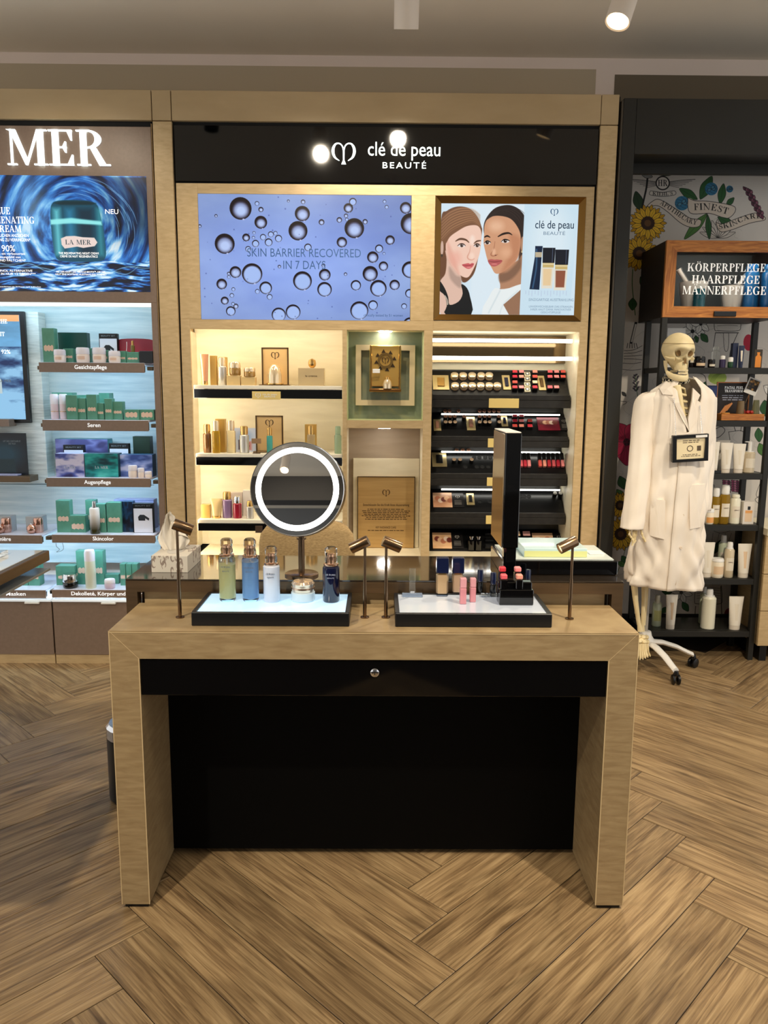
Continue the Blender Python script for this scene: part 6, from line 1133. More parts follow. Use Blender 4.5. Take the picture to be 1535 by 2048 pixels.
# middle
ln(C7, [(250, 20), (200, 230)], 34); ln(C7, [(248, 40), (206, 215)], 22, (206, 200, 192)); [ln(C7, [(170+20*k, 225), (160+26*k, 275)], 7) for k in range(5)]
for k in range(4): ln(C7, [(130, 300+k*26), (230, 290+k*30), (310, 250+k*46)], 5)
ln(C7, [(120, 420), (220, 425), (300, 412)], 5); ln(C7, [(115, 480), (210, 490), (300, 478)], 5)
for k in range(18): leaf(C7, 240+8*(k % 3), 540+k*9, -2.6 if k % 2 else -.5, 26, 7, (112, 96, 120))
ln(C7, [(245, 540), (262, 720), (300, 860)], 6, GRN); leaf(C7, 110, 700, .8, 60, 16, (60, 60, 60)); ln(C7, [(100, 790), (160, 800), (120, 830)], 5)
petal5(C7, 160, 1190, 230, (178, 34, 74), (50, 14, 26), 5, .42, .31)
for k in range(5):
    for j in (-.22, 0, .22): a = 2*PI*k/5+.31+j; ln(C7, [(160, 1190), (160+190*math.cos(a), 1190+190*math.sin(a))], 4, (110, 14, 42))
petal5(C7, 800, 110, 120, (232, 228, 220), INK, 6, .3, .1); petal5(C7, 880, 40, 100, (232, 228, 220), INK, 5, .3, .7); leaf(C7, 880, 130, .9, 110, 34); leaf(C7, 760, 20, -2.2, 90, 30); leaf(C7, 830, 150, 1.4, 70, 24)
ln(C7, [(1010, -60), (1015, 90), (1060, 105), (1240, 105), (1270, 60), (1272, -60)], 6); [ln(C7, [(1040, -30+k*22), (1150, -38+k*22), (1240, -30+k*22)], 3) for k in range(5)]; ln(C7, [(1020, 125), (1250, 125)], 9); ln(C7, [(1022, 128), (990, 370)], 7); ln(C7, [(1240, 128), (1170, 300), (1160, 420)], 7); ln(C7, [(1100, 130), (1110, 280), (1135, 305), (1150, 250), (1152, 130)], 5)
K.poly(C7([(1042+90*math.cos(t), 562+66*math.sin(t)) for t in np.linspace(0, 2*PI, 24)[:-1]]), (156, 178, 88)); [ln(C7, [(970+k*12, 600), (1010+k*14, 540), (1070+k*12, 520)], 4, (90, 120, 40)) for k in range(4)]; leaf(C7, 930, 600, 2.0, 120, 30); ln(C7, [(740, 520), (900, 530), (930, 620), (870, 720)], 7, INK); leaf(C7, 1000, 660, 2.8, 130, 36, GRN2)
K.poly(C7([(1345+50*math.cos(t), 220+80*math.sin(t)) for t in np.linspace(0, 2*PI, 20)[:-1]]), (170, 30, 56)); leaf(C7, 1500, 780, 1.4, 170, 60, (40, 84, 44)); leaf(C7, 1490, 640, .6, 160, 50, (232, 228, 220))
ln(C7, [(1010, 1070), (1080, 1040), (1115, 1080), (1060, 1140), (1010, 1150)], 7); ln(C7, [(1150, 1090), (1290, 1085), (1285, 1190)], 6); ln(C7, [(1152, 1090), (1168, 1190)], 6); ln(C7, [(1205, 1040), (1220, 1085)], 8); ln(C7, [(1275, 1040), (1270, 1085)], 8); leaf(C7, 1440, 1050, 1.5, 140, 40); leaf(C7, 1450, 1200, 1.2, 140, 44, GRN2)
for k in range(30): leaf(C7, 1090+(k % 6)*28, 1560+(k//6)*22, .6+.2*(k % 3), 40, 12, ((150, 60, 100), (196, 120, 150), (110, 40, 76))[k % 3])
leaf(C7, 90, 1520, 1.2, 140, 46); leaf(C7, 60, 1650, 1.0, 130, 40, GRN2); leaf(C7, 950, 1700, -1.0, 110, 26, (200, 196, 190)); ln(C7, [(1480, 1540), (1420, 1700), (1460, 1740)], 5)
# lower
sunflower(C8, 96, 150, 120); sunflower(C8, 100, 430, 150); leaf(C8, 110, 640, 1.0, 110, 36); leaf(C8, 70, 700, .5, 90, 26, GRN2); ln(C8, [(150, 560), (110, 700), (60, 820)], 6, GRN)
petal5(C8, 690, 1000, 110, (232, 228, 220), (80, 80, 76), 6, .26, .2); leaf(C8, 600, 1000, 3.3, 100, 30); leaf(C8, 700, 1090, 1.0, 110, 32); leaf(C8, 760, 940, -.6, 70, 22, GRN2); leaf(C8, 560, 1140, 2.4, 90, 26)
ln(C8, [(830, 940), (820, 1080), (850, 1110), (1060, 1110), (1090, 1060), (1080, 930)], 6); [ln(C8, [(840, 960+k*24), (950, 950+k*24), (1070, 960+k*24)], 3) for k in range(5)]; ln(C8, [(830, 1130), (820, 1280)], 8); ln(C8, [(1075, 940), (1085, 1230)], 8); leaf(C8, 1090, 480, 2.1, 160, 34); ln(C8, [(1010, 400), (1080, 420), (1190, 390)], 4); K.poly(C8([(1160+50*math.cos(t), 1210+60*math.sin(t)) for t in np.linspace(0, 2*PI, 16)[:-1]]), (120, 24, 40)); ln(C8, [(1480, 40), (1410, 90), (1440, 130)], 5); [ln(C8, [(1000+60*k, 420), (980+50*k, 560)], 3) for k in range(4)]
wpm = K.material('botanical_wallpaper', 0, .75)
o = panel('wallpaper', WX0, WX1, WPY, .16, WZ1, wpm, wall_back, .008)
for x0_, x1_, lab_ in (): pass

# ================================================================== oak display case
RY = 2.2; RX0, RX1 = 1.548, 2.2
OAK = grain(mat('oak_frame', rough=.45), (150, 84, 30), (206, 136, 62), (1.5, 1.5, 14), 5, 8, .3, .7, .1, 1.5); OAKV = grain(mat('oak_frame_upright', rough=.45), (150, 84, 30), (206, 136, 62), (14, 14, 1.5), 4, 8, .3, .7, .1, 1.5)
kz1, kz0 = atY(1420, 481, RY).z, atY(1420, 635, RY).z; kc = thing('oak_display_case', 'wall mounted oak case with glass front and white lettering', 'display case', (RX0, RY, kz0)); kw, kh = RX1-RX0, kz1-kz0; fw = .058
DKW = mat('dark_stain', (38, 24, 16), .5)
for a, b, z0, z1 in ((0, .012, 0, kh), (kw-.012, kw, 0, kh), (.0121, kw-.0121, 0, .012), (.0121, kw-.0121, kh-.012, kh)): MB().box(a, b, .021, WPY-RY-.002, z0, z1).build('case_side', DKW, kc)
MB().box(.0125, kw-.0125, WPY-RY-.02, WPY-RY-.003, .0125, kh-.0125).build('case_back', mat('slate_back', (70, 78, 80), .6), kc)
for q, m_ in (([(0, 0), (kw, 0), (kw-fw, fw), (fw, fw)], OAK), ([(kw, 0), (kw, kh), (kw-fw, kh-fw), (kw-fw, fw)], OAKV), ([(kw, kh), (0, kh), (fw, kh-fw), (kw-fw, kh-fw)], OAK), ([(0, kh), (0, 0), (fw, fw), (fw, kh-fw)], OAKV)): MB().prism(q, 0, .02).build('frame_side', m_, kc)
MB().box(fw-.004, kw-fw+.004, .021, .024, fw-.004, kh-fw+.004).build('glass_pane', mat('case_glass', (235, 240, 240), .0, trans=1., ior=1.1, alpha=.25), kc)
hx0, hx1, a_, b_ = ext(1426, 1470, 623, 633, RY); MB().box(hx0-RX0, hx1-RX0, -.012, -.0005, a_-kz0, b_-kz0, .002).build('pull', BLACKM, kc)
MB().box(.03, kw-.03, .05, .07, kh-.03, kh-.02).build('led_strip', LEDN, kc)
for s_, x0_, x1_, yb_, hpx in (('KÖRPERPFLEGE', 1374, 1531, 543, 16), ('HAARPFLEGE', 1383, 1519, 567, 16), ('MÄNNERPFLEGE', 1364, 1532, 589, 16.5)):
    a, b, z0, z1 = ext(x0_, x1_, yb_-hpx, yb_, RY+.02); p_, w2 = serif(s_, .05); poly_mesh('lettering', p_, mat('white_letter', (245, 244, 240), .5, emit=.35), kc, a-RX0, .0205, z0-kz0, (b-a)/w2, z1-z0, .0006)
zi = kz0+.0125
STONE = mat('marble_white', (222, 216, 206), .4)
for k, (x0_, x1_, yt, Y) in enumerate(((1358, 1412, 565, 2.36), (1443, 1484, 572, 2.36))):
    x, w_, h = bxpx(x0_, x1_, yt, Y, zi); t = thing('mortar', 'white mortar of dried herbs with pestle, %s one in the oak case' % ('left' if k == 0 else 'right'), 'mortar', (x, Y, zi)); r = w_/2; h = max(h, .075)
    MB().lathe([(r*.55, 0), (r*.6, .006), (r*.75, h*.3), (r*.98, h*.85), (r, h), (r*.88, h), (r*.8, h*.8), (0, h*.75)], 24, cap=False).build('bowl', STONE, t, True); MB().lathe([(r*.84, h*.86), (r*.5, h*.98), (0, h*1.02)], 16).build('herbs', grain(mat('dried_herbs', rough=.9), (90, 84, 40), (150, 136, 80), (1, 1, 1), 60, 4), t, True)
    s = -1 if k == 0 else 1; MB().tube([(s*r*.3, 0, h*.9), (s*r*1.05, 0, h*1.28), (s*r*1.2, 0, h*1.36)], [r*.12, r*.15, r*.2], 12).build('pestle', STONE, t, True)
x, w_, h = bxpx(1385, 1409, 577, 2.29, zi); jar('dark teal apothecary jar in the oak case', x, 2.29, zi, w_/2, h, mat('teal_glass', (20, 84, 96), .1, coat=.5), mat('teal_glass', (20, 84, 96), .1), 'apothecary_jar', split=.62)
for k, (x0_, x1_) in enumerate(((1489, 1521), (1523, 1556))):
    x, w_, h = bxpx(x0_, x1_, 527, 2.34, zi); bottle('cobalt blue bottle, %s one at the right of the oak case' % ('left' if k == 0 else 'right'), x, 2.34+.01, zi, min(w_/2, .04), h, mat('cobalt', (24, 110, 176), .2, coat=.4), mat('cobalt', (24, 110, 176), .2), 'cobalt_bottle', neck=.86)
x, w_, h = bxpx(1464, 1497, 606, 2.25, zi); carton('small white label strip lying in the oak case', x, 2.25, zi, w_, .02, .012, WHITE, 'label_strip', cat='label')

# ================================================================== black steel rack
rk = thing('steel_rack', 'black steel shelf rack carrying white bottles and tubes', 'rack', (RX0, RY, 0)); rw, rd = RX1-RX0, .28
for x in (0, rw-.03):
    for y in (0, rd-.03): MB().box(x, x+.03, y, y+.03, 0, kz0-.002, .001).build('post', RACKB, rk)
for k, y in enumerate((735, 841, 947, 1050, 1158, 1263)):
    z = atY(1440, y, RY).z; SH['r%d' % k] = (z, RX0, RX1)
    MB().box(.0305, rw-.0305, .002, .03, z-.034, z-.0005, .001).build('shelf_rail', RACKB, rk); MB().box(.0305, rw-.0305, .0305, rd-.001, z-.02, z, .001).build('shelf_plate', mat('rack_plate', (40, 39, 36), .25, .2), rk)
    for x in (.0, rw-.03): MB().box(x+.003, x+.027, .031, rd-.031, z-.03, z-.001).build('side_rail', RACKB, rk)
LABT = mat('label_cream', (226, 216, 196), .5); LABO = mat('label_peach', (226, 196, 160), .5); TUBEW = mat('tube_white', (232, 224, 208), .4, coat=.2); OIL = glass('amber_oil', (190, 150, 50), .04, .6); MILK = mat('milk_bottle', (226, 222, 200), .3, coat=.3); SAGE = mat('sage_bottle', (206, 214, 184), .3, coat=.3); CLB = mat('sandy_bottle', (206, 190, 160), .2, coat=.4)
def rb(sh, x0, x1, y0, Y): z = SH[sh][0]; x, w_, h = bxpx(x0, x1, y0, Y, z); return x, z, w_, h
def rbottle(sh, x0, x1, y0, Y, label, body, cap, lab=LABT, **k):
    x, z, w_, h = rb(sh, x0, x1, y0, Y); o = bottle(label, x, Y+w_/2, z, w_/2, h, body, cap, group=None, lab=lab, **k)
    if lab: text("KIEHL'S", 0, -w_/2-.0012, h*k.get('neck', .68)*.55, .008, mat('label_ink', (110, 90, 80), .6), o, width=w_*.5)
    return o
def rtube(sh, x0, x1, y0, Y, label, lab=None): x, z, w_, h = rb(sh, x0, x1, y0, Y); return sqtube(label, x, Y+w_*.3, z, w_, h, TUBEW, mat('tube_cap', (226, 214, 196), .4), 'cream_tube', lab=lab)
R0 = 'r0'
x, z, w_, h = rb(R0, 1333, 1369, 656, 2.4); carton('white notice card standing behind the skull', x, 2.4, z, w_, .004, h, WHITE, 'notice_card', cat='card')
rbottle(R0, 1381, 1391, 676, 2.26, 'slim black dropper bottle beside the skull', mat('brown_black', (30, 22, 20), .2), BLACKM, LABT)
for k, (a, b, y) in enumerate(((1391, 1413, 712), (1417, 1431, 718))): x, z, w_, h = rb(R0, a, b, y, 2.23); o = jar('%s black jar on the top rack shelf' % ('larger' if k == 0 else 'smaller'), x, 2.23+w_/2, z, w_/2, h, mat('brown_black', (30, 22, 20), .2), BLACKM, split=.6); curved_label(o, w_/2, h*.15, h*.4, LABO if k == 0 else LABT)
rbottle(R0, 1440, 1452, 711, 2.24, 'small violet bottle with white cap on the top rack shelf', mat('violet_dark', (60, 50, 84), .3), WHITE, None); x, z, w_, h = rb(R0, 1455, 1465, 714, 2.23); jar('small green round pot on the top rack shelf', x, 2.235, z, w_/2, h, mat('pot_green', (30, 70, 40), .3), WHITE, 'round_pot')
x, z, w_, h = rb(R0, 1465, 1476, 686, 2.25); carton('tall navy carton on the top rack shelf', x, 2.27, z, w_, .03, h, mat('navy_carton', (24, 34, 64), .4)); x, z, w_, h = rb(R0, 1477, 1489, 691, 2.23); sqtube('navy cream tube on the top rack shelf', x, 2.24, z, w_, h, mat('navy_carton', (24, 34, 64), .4), mat('navy_cap', (30, 40, 70), .3), lab=LABT)
x, z, w_, h = rb(R0, 1426, 1441, 692, 2.33); bottle('clear glass cloche at the back of the top rack shelf', x, 2.35, z, w_/2, h, CLEAR, CLEAR, 'glass_cloche', neck=.8)
x, z, w_, h = rb(R0, 1507, 1523, 699, 2.23); o = carton('orange bottle shaped shelf card at the right of the top rack shelf', x, 2.23, z, w_, .004, h, mat('card_dark', (60, 50, 34), .5), 'shelf_card', cat='card'); MB().prism([(-w_*.36, .003), (w_*.36, .003), (w_*.36, h*.6), (w_*.15, h*.7), (w_*.2, h*.85), (-w_*.2, h*.85), (-w_*.15, h*.7), (-w_*.36, h*.6)], -.0026, -.002).build('print', mat('orange_bottle_print', (226, 140, 50), .5), o)
# second shelf: display card and wooden block
R1 = 'r1'
x, z, w_, h = rb(R1, 1415, 1431, 806, 2.27); carton('low dark carton carrying the navy carton', x, 2.29, z, w_+.01, .05, h, mat('card_dark', (60, 50, 34), .5)); x2, w2, h2 = bxpx(1414, 1432, 771, 2.28, z+h); carton('navy carton stacked left of the facial care card', x2, 2.29, z+h, w2, .03, h2, mat('navy_blue', (24, 44, 96), .4))
x, z, w_, h = rb(R1, 1434, 1496, 766, 2.33); t = thing('promo_card', 'copper framed dark promotion card about facial care', 'card', (x, 2.33, z))
g = Img(240, 240, 0, 0, 1, 1, (38, 30, 28)); [g.line([(.05+.07*k, .95-.05*k), (.3+.05*k, .62-.02*k)], .05, (222, 150, 90), 2) for k in range(5)]; g.ell(.35, .92, .14, .07, (230, 190, 120), 2); g.ell(.35, .92, .1, .045, (240, 214, 160), 2); g.ell(.85, .8, .1, .12, (170, 50, 40), 4)
panel('print', -w_/2, w_/2, 0, 0, h, g.material('promo_print', 0, .5), t, .004)
for q in ((-w_/2-.006, -w_/2, 0, h+.006), (w_/2, w_/2+.006, 0, h+.006), (-w_/2, w_/2, h, h+.006)): MB().box(q[0], q[1], -.003, .006, q[2], q[3], .0005).build('frame_side', mat('copper_frame', (170, 110, 70), .35, .7), t)
for i, (s_, zz, ww) in enumerate((('FACIAL FUEL', .84, .6), ('TRANSFORM', .75, .58))): p_, w2 = serif(s_.replace('FUEL', 'FUEL'), .05); s2 = w_*ww/w2; poly_mesh('lettering', p_, mat('white_letter', (245, 244, 240), .5), t, -w_*.1-w2*s2*.3, -.0004, h*zz, s2, s2*1.1, .0005)
small_print(t, .0, -.0002, h*.66, w_*.75, 3, .0075, mat('print_pale', (170, 176, 196)))
x, z, w_, h = rb(R1, 1440, 1526, 828, 2.21); wb = tag(MB().box(-w_/2, w_/2, 0, .1, 0, h, .002).build('wooden_block', OAK, None, False, (x, 2.205, z)), 'flat orange wooden block on the second rack shelf', 'block')
zw = z+h
x2, w2, h2 = bxpx(1472, 1487, 802, 2.25, zw); lathed('spice_vial', 'glass vial of ground spice on the wooden block', 'vial', x2, 2.25, zw, [('body', [(w2*.5, 0), (w2*.48, h2*.5), (w2*.42, h2), (w2*.38, h2)], mat('spice', (120, 100, 70), .5))]); x2, w2, h2 = bxpx(1503, 1518, 800, 2.26, zw); lathed('glass_flask', 'clear tapered flask at the right of the wooden block', 'flask', x2, 2.26, zw, [('body', [(w2*.5, 0), (w2*.46, h2*.4), (w2*.36, h2)], mat('flask_glass', (150, 150, 110), .1, trans=.6))])
for k in range(3): tag(MB().lathe([(0, 0), (.009, .004), (.011, .01), (.007, .018), (0, .02)], 12).build('red_berry', mat('berry', (170, 40, 30), .4), None, True, (atY(1492+k*4, 820, 2.24).x, 2.225+.012*(k % 2), zw)), 'red dried berry, %s from left on the wooden block' % ORD[k], 'berry', 'berries')
x2 = atY(1452, 822, 2.22).x; tag(MB().lathe([(.022, 0), (.024, .003), (.022, .006)], 20).build('orange_slice', mat('orange_slice', (214, 150, 70), .6), None, True, (x2, 2.232, zw)), 'dried orange slice lying on the wooden block', 'orange slice')
pc = atY(1506, 773, 2.28); t = thing('instant_photo', 'tilted white bordered instant photo above the wooden block', 'photo', (pc.x, 2.29, pc.z)); t.rotation_euler = (0, math.radians(20), 0)
g = Img(80, 80, 0, 0, 1, 1, (40, 30, 20)); [g.ell(rng.uniform(.1, .9), rng.uniform(.1, .9), .12, .1, ((150, 110, 50), (90, 70, 30), (200, 150, 80))[k % 3], 4) for k in range(14)]
MB().box(-.036, .036, 0, .002, -.045, .045).build('border', WHITE, t); panel('image', -.029, .029, -.001, -.022, .038, g.material('photo_print', 0, .4), t, .0008); MB().tube([(0, .004, -.045), (0, .004, -.1)], .002, 6).build('clip_wire', BRONZE, t)
# third shelf
R2_ = 'r2'
rtube(R2_, 1424, 1440, 884, 2.23, 'white cream tube half hidden behind the lab coat', LABT); rtube(R2_, 1443, 1468, 886, 2.225, 'white cream tube in the middle of the third rack shelf', LABT); rtube(R2_, 1468, 1494, 888, 2.225, 'white cream tube left of the pump bottle', LABT); rtube(R2_, 1436, 1462, 881, 2.32, 'white cream tube in the back row of the third rack shelf')
x, z, w_, h = rb(R2_, 1492, 1515, 883, 2.225); o = bottle('clear pump bottle with cream label on the third rack shelf', x, 2.225+w_/2, z, w_/2, h, CLB, WHITE, 'pump_bottle', neck=.66, capr=.35, lab=LABT); MB().box(-.03, .004, -.006, .006, h*.96, h*.99, .002).build('spout', WHITE, o)
x, z, w_, h = rb(R2_, 1425, 1441, 937, 2.206); carton('small black price strip on the third rack shelf', x, 2.212, z, w_, .008, .016, BLACKM, 'price_strip', cat='label')
R3 = 'r3'
x, z, w_, h = rb(R3, 1413, 1424, 1017, 2.23); o = jar('white jar with orange label beside the lab coat', x, 2.24, z, w_/2+.01, h, CREAM, WHITE, split=.75); curved_label(o, w_/2+.01, h*.1, h*.45, mat('orange_label', (226, 160, 90), .5))
rbottle(R3, 1426, 1443, 976, 2.23, 'golden oil bottle, left one on the fourth rack shelf', OIL, WHITE, LABT, neck=.75); rbottle(R3, 1444, 1464, 970, 2.225, 'golden oil bottle, right one on the fourth rack shelf', OIL, WHITE, LABT, neck=.75); rbottle(R3, 1464, 1484, 989, 2.225, 'ivory bottle with square label on the fourth rack shelf', MILK, MILK, LABT, neck=.86)
x, z, w_, h = rb(R3, 1486, 1508, 1004, 2.225); o = carton('white carton with orange bottle picture on the fourth rack shelf', x, 2.255, z, w_, .055, h, mat('paper_white', (222, 214, 204), .5)); MB().box(-w_*.32, w_*.32, -.0283, -.0276, h*.12, h*.6).build('print', mat('label_peach', (226, 196, 160), .5), o); MB().box(-w_*.32, w_*.32, -.0287, -.0284, h*.5, h*.62).build('print_band', mat('orange_label', (226, 160, 90), .5), o); MB().box(-w_*.12, w_*.12, -.0287, -.0276, h*.65, h*.8).build('print_cap', BLACKM, o)
R4 = 'r4'
rtube(R4, 1404, 1432, 1086, 2.23, 'white cream tube at the left of the fifth rack shelf', LABT); x, z, w_, h = rb(R4, 1426, 1451, 1118, 2.212); o = jar('low cream pot with pale label on the fifth rack shelf', x, 2.212+w_/2, z, w_/2, h, CREAM, WHITE, 'cream_pot', split=.82); curved_label(o, w_/2, h*.2, h*.6, LABO)
rbottle(R4, 1441, 1459, 1071, 2.33, 'translucent bottle behind the cream pot', SAGE, WHITE, LABT, neck=.8, capr=.6); rbottle(R4, 1453, 1472, 1085, 2.225, 'sandy bottle with white cap on the fifth rack shelf', CLB, WHITE, LABT, neck=.8, capr=.6); rtube(R4, 1478, 1506, 1089, 2.225, 'white tube with pink print on the fifth rack shelf', LABO); rbottle(R4, 1398, 1416, 1071, 2.36, 'white bottle at the back left of the fifth rack shelf', MILK, WHITE, None, capr=.5)
R5 = 'r5'
rbottle(R5, 1303, 1323, 1189, 2.3, 'green tinted bottle at the left of the bottom rack shelf', SAGE, MILK, mat('label_green', (196, 196, 130), .5), neck=.74, capr=.55) if 0 else None
x, z, w_, h = rb(R5, 1306, 1324, 1190, 2.3); bottle('pale green bottle at the left of the bottom rack shelf', x, 2.31, z, w_/2, h, SAGE, MILK, neck=.74, capr=.55, lab=mat('label_green', (196, 196, 130), .5))
rtube(R5, 1333, 1357, 1191, 2.23, 'white tube with rose print on the bottom rack shelf', LABO); rbottle(R5, 1403, 1419, 1174, 2.34, 'pale bottle in the back row of the bottom rack shelf', SAGE, WHITE, None, capr=.5, neck=.82); rbottle(R5, 1410, 1437, 1180, 2.225, 'large ivory bottle in the middle of the bottom rack shelf', MILK, WHITE, None, neck=.8, capr=.5); rtube(R5, 1460, 1490, 1195, 2.225, 'white tube at the right of the bottom rack shelf', LABT)
# beige drawer block at the right frame edge
dz = [atY(1530, y, 2.16).z for y in (1062, 1072, 1149, 1223, 1293)]; dx0 = atY(1526, 1150, 2.16).x; db = thing('drawer_block', 'beige drawer block cut off at the right picture edge', 'cabinet', (dx0+.35, 2.36, 0))
MB().box(-.34, .34, -.18, .2, dz[4], dz[0]-.001).build('carcass', LAM, db); MB().box(-.352, .352, -.21, .2, dz[1]+.001, dz[0]+.012, .002).build('worktop', LAM_P, db)
for k in range(3): MB().box(-.35, .35, -.2, -.181, dz[k+2]+.003, dz[k+1]-.001, .002).build('drawer', LAM, db)
for sx in (-.3, .3): MB().box(sx-.02, sx+.02, -.17, .15, 0, dz[4]-.0005).build('leg', BLACKM, db)

# ================================================================== skeleton model in a lab coat
SKX, SKY = 1.532, 2.0
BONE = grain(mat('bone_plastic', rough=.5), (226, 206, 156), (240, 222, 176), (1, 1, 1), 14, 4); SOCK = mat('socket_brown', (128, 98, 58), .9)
sk = thing('skeleton_model', 'life-size teaching skeleton on a white wheeled stand', 'skeleton', (SKX, SKY, 0))
def L(px, py, Y): q = atY(px, py, Y); return Vector((q.x-SKX, q.y-SKY, q.z))
# skull: shaped ellipsoid with brow, sockets, cheekbones and jaw
sc_ = L(1354, 700, SKY-.02); HW = .079; P = []
nu, nv = 40, 30
for i in range(nv+1):
    ph = PI*i/nv; row = []
    for j in range(nu):
        th = 2*PI*j/nu; x = math.sin(ph)*math.sin(th); y = -math.sin(ph)*math.cos(th); z = math.cos(ph)      # th=0 faces -Y
        X, Y, Z = x*HW, y*(.098 if y < 0 else .085), z*.088
        if z < 0: Z = z*.105; k_ = min(1, -z*1.25); X *= 1-.34*k_*k_; Y = Y*(1-.3*k_) if y < 0 else Y*(1-.75*k_)
        if y < -.2:
            def dent(cx, cz, rx, rz, d):
                e = ((x-cx)/rx)**2+((z-cz)/rz)**2; return d*max(0, 1-e)**.6 if e < 1 else 0
            Y += dent(-.40, -.16, .27, .25, .034)+dent(.40, -.16, .27, .25, .034)+dent(0, -.52, .13, .2, .026)
            Y -= .009*math.exp(-((z-.12)/.12)**2)*max(0, 1-abs(x)/.8); Y -= .012*math.exp(-((z+.3)/.12)**2-((abs(x)-.55)/.2)**2); Y -= .016*math.exp(-((z+.78)/.16)**2-(x/.38)**2)
        row.append((X, Y, Z))
    P.append(row)
M_ = Matrix.Translation(sc_) @ Matrix.Rotation(math.radians(11), 4, 'Z') @ Matrix.Rotation(math.radians(3), 4, 'X')
b_ = MB().grid(P, True).xf(M_); skull = b_.build('skull', BONE, sk, 'all')
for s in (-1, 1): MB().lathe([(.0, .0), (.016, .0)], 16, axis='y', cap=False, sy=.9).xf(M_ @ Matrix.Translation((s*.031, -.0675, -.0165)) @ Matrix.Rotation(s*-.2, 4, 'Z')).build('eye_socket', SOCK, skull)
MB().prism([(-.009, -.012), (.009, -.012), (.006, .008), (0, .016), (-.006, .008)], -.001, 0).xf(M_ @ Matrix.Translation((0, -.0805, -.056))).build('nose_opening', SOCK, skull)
MB().tube([(HW*math.sin(t)*.985, -.092*math.cos(t) if math.cos(t) > 0 else -.08*math.cos(t), .032) for t in np.linspace(0, 2*PI, 40)[:-1]], .0012, 6, closed=True).xf(M_).build('cap_joint', mat('joint_line', (150, 124, 80), .7), skull)
for s in (-1, 1): MB().tube([(s*.05, -.062, -.045), (s*.068, -.045, -.043), (s*.074, -.015, -.036)], [.009, .006, .005], 10).xf(M_).build('cheek_arch', BONE, skull, True)
for row_, z in ((0, -.103), (1, -.117)):
    for k in range(9): a = (k-4)*.2; MB().box(-.0032, .0032, -.003, .003, -.0055, .0055, .0015).xf(M_ @ Matrix.Translation((.034*math.sin(a), -.05-.03*math.cos(a), z)) @ Matrix.Rotation(a, 4, 'Z')).build('tooth', mat('tooth_ivory', (236, 220, 180), .35), skull)
MB().lathe([(.020, -.107), (.028, -.103), (.0305, -.088), (.027, -.07), (.016, -.05)], 24, c=(0, -.044, 0), sy=1.1).xf(M_).build('upper_jaw', BONE, skull, True)
jw = [(-.060, .004, -.055, 0), (-.059, .0, -.085, .2), (-.056, -.012, -.115, .8), (-.044, -.040, -.133, 1), (-.024, -.070, -.141, 1), (0, -.080, -.143, 1), (.024, -.070, -.141, 1), (.044, -.040, -.133, 1), (.056, -.012, -.115, .8), (.059, .0, -.085, .2), (.060, .004, -.055, 0)]
jp = cr(jw, 4); rows = []
for i, p in enumerate(jp):
    q0, q1 = jp[max(i-1, 0)], jp[min(i+1, len(jp)-1)]; tg = Vector((q1[0]-q0[0], q1[1]-q0[1], 0)); nn = Vector((-tg.y, tg.x, 0)); nn = nn.normalized() if nn.length > 1e-5 else Vector((1, 0, 0)); k = max(0, min(1, p[3])); ev = Vector((0, .016*(1-k), .0165*k)); nn = nn.lerp(Vector((1 if p[0] < 0 else -1, 0, 0)) if nn.x*(1 if p[0] < 0 else -1) > 0 else Vector((-1 if p[0] < 0 else 1, 0, 0)), 1-k)
    rows.append([Vector(p[:3])+nn*.0075*math.cos(t)+ev*math.sin(t) for t in np.linspace(0, 2*PI, 15)[:-1]])
b_ = MB().grid(rows, True); b_.f += [tuple(range(14))[::-1], tuple((len(rows)-1)*14+k for k in range(14))]; b_.m += [0, 0]; b_.xf(M_).build('jaw', BONE, skull, True)
# neck, spine, ribs
for k in range(7): MB().lathe([(.014, 0), (.019, .004), (.019, .009), (.014, .013)], 14, c=(sc_.x, .015, sc_.z-.115-k*.019)).build('vertebra', BONE, sk, True)
zr = L(1356, 770, SKY).z
MB().tube([L(1352, 772, SKY-.085), L(1357, 790, SKY-.098), L(1362, 815, SKY-.103), L(1368, 838, SKY-.103)], [.022, .017, .014, .011], 12).build('sternum', BONE, sk, True)
for s in (-1, 1):
    for k in range(6):
        z = zr-.045-k*.034; xc = L(1356+k*2.4, 780, SKY-.1).x; MB().tube(cr([(xc+s*.008, -.1+.001*k, z), (xc+s*.04, -.095, z-.008), (s*(.055+.006*k)+xc*.6, -.055, z-.004), (s*(.06+.007*k), .02, z+.004), (s*.03, .06, z+.015)], 4), .0062, 8).build('rib', BONE, sk, True)
    MB().tube([L(1352, 772, SKY-.085), Vector((s*.035+.02, -.075, zr-.02)), Vector((s*.06+.01, -.05, zr-.045))], [.007, .006, .006], 8).build('collarbone', BONE, sk, True)
MB().tube([(0, .05, zr+.02), (0, .06, 1.2), (0, .05, .95)], .017, 10).build('spine', BONE, sk, True)
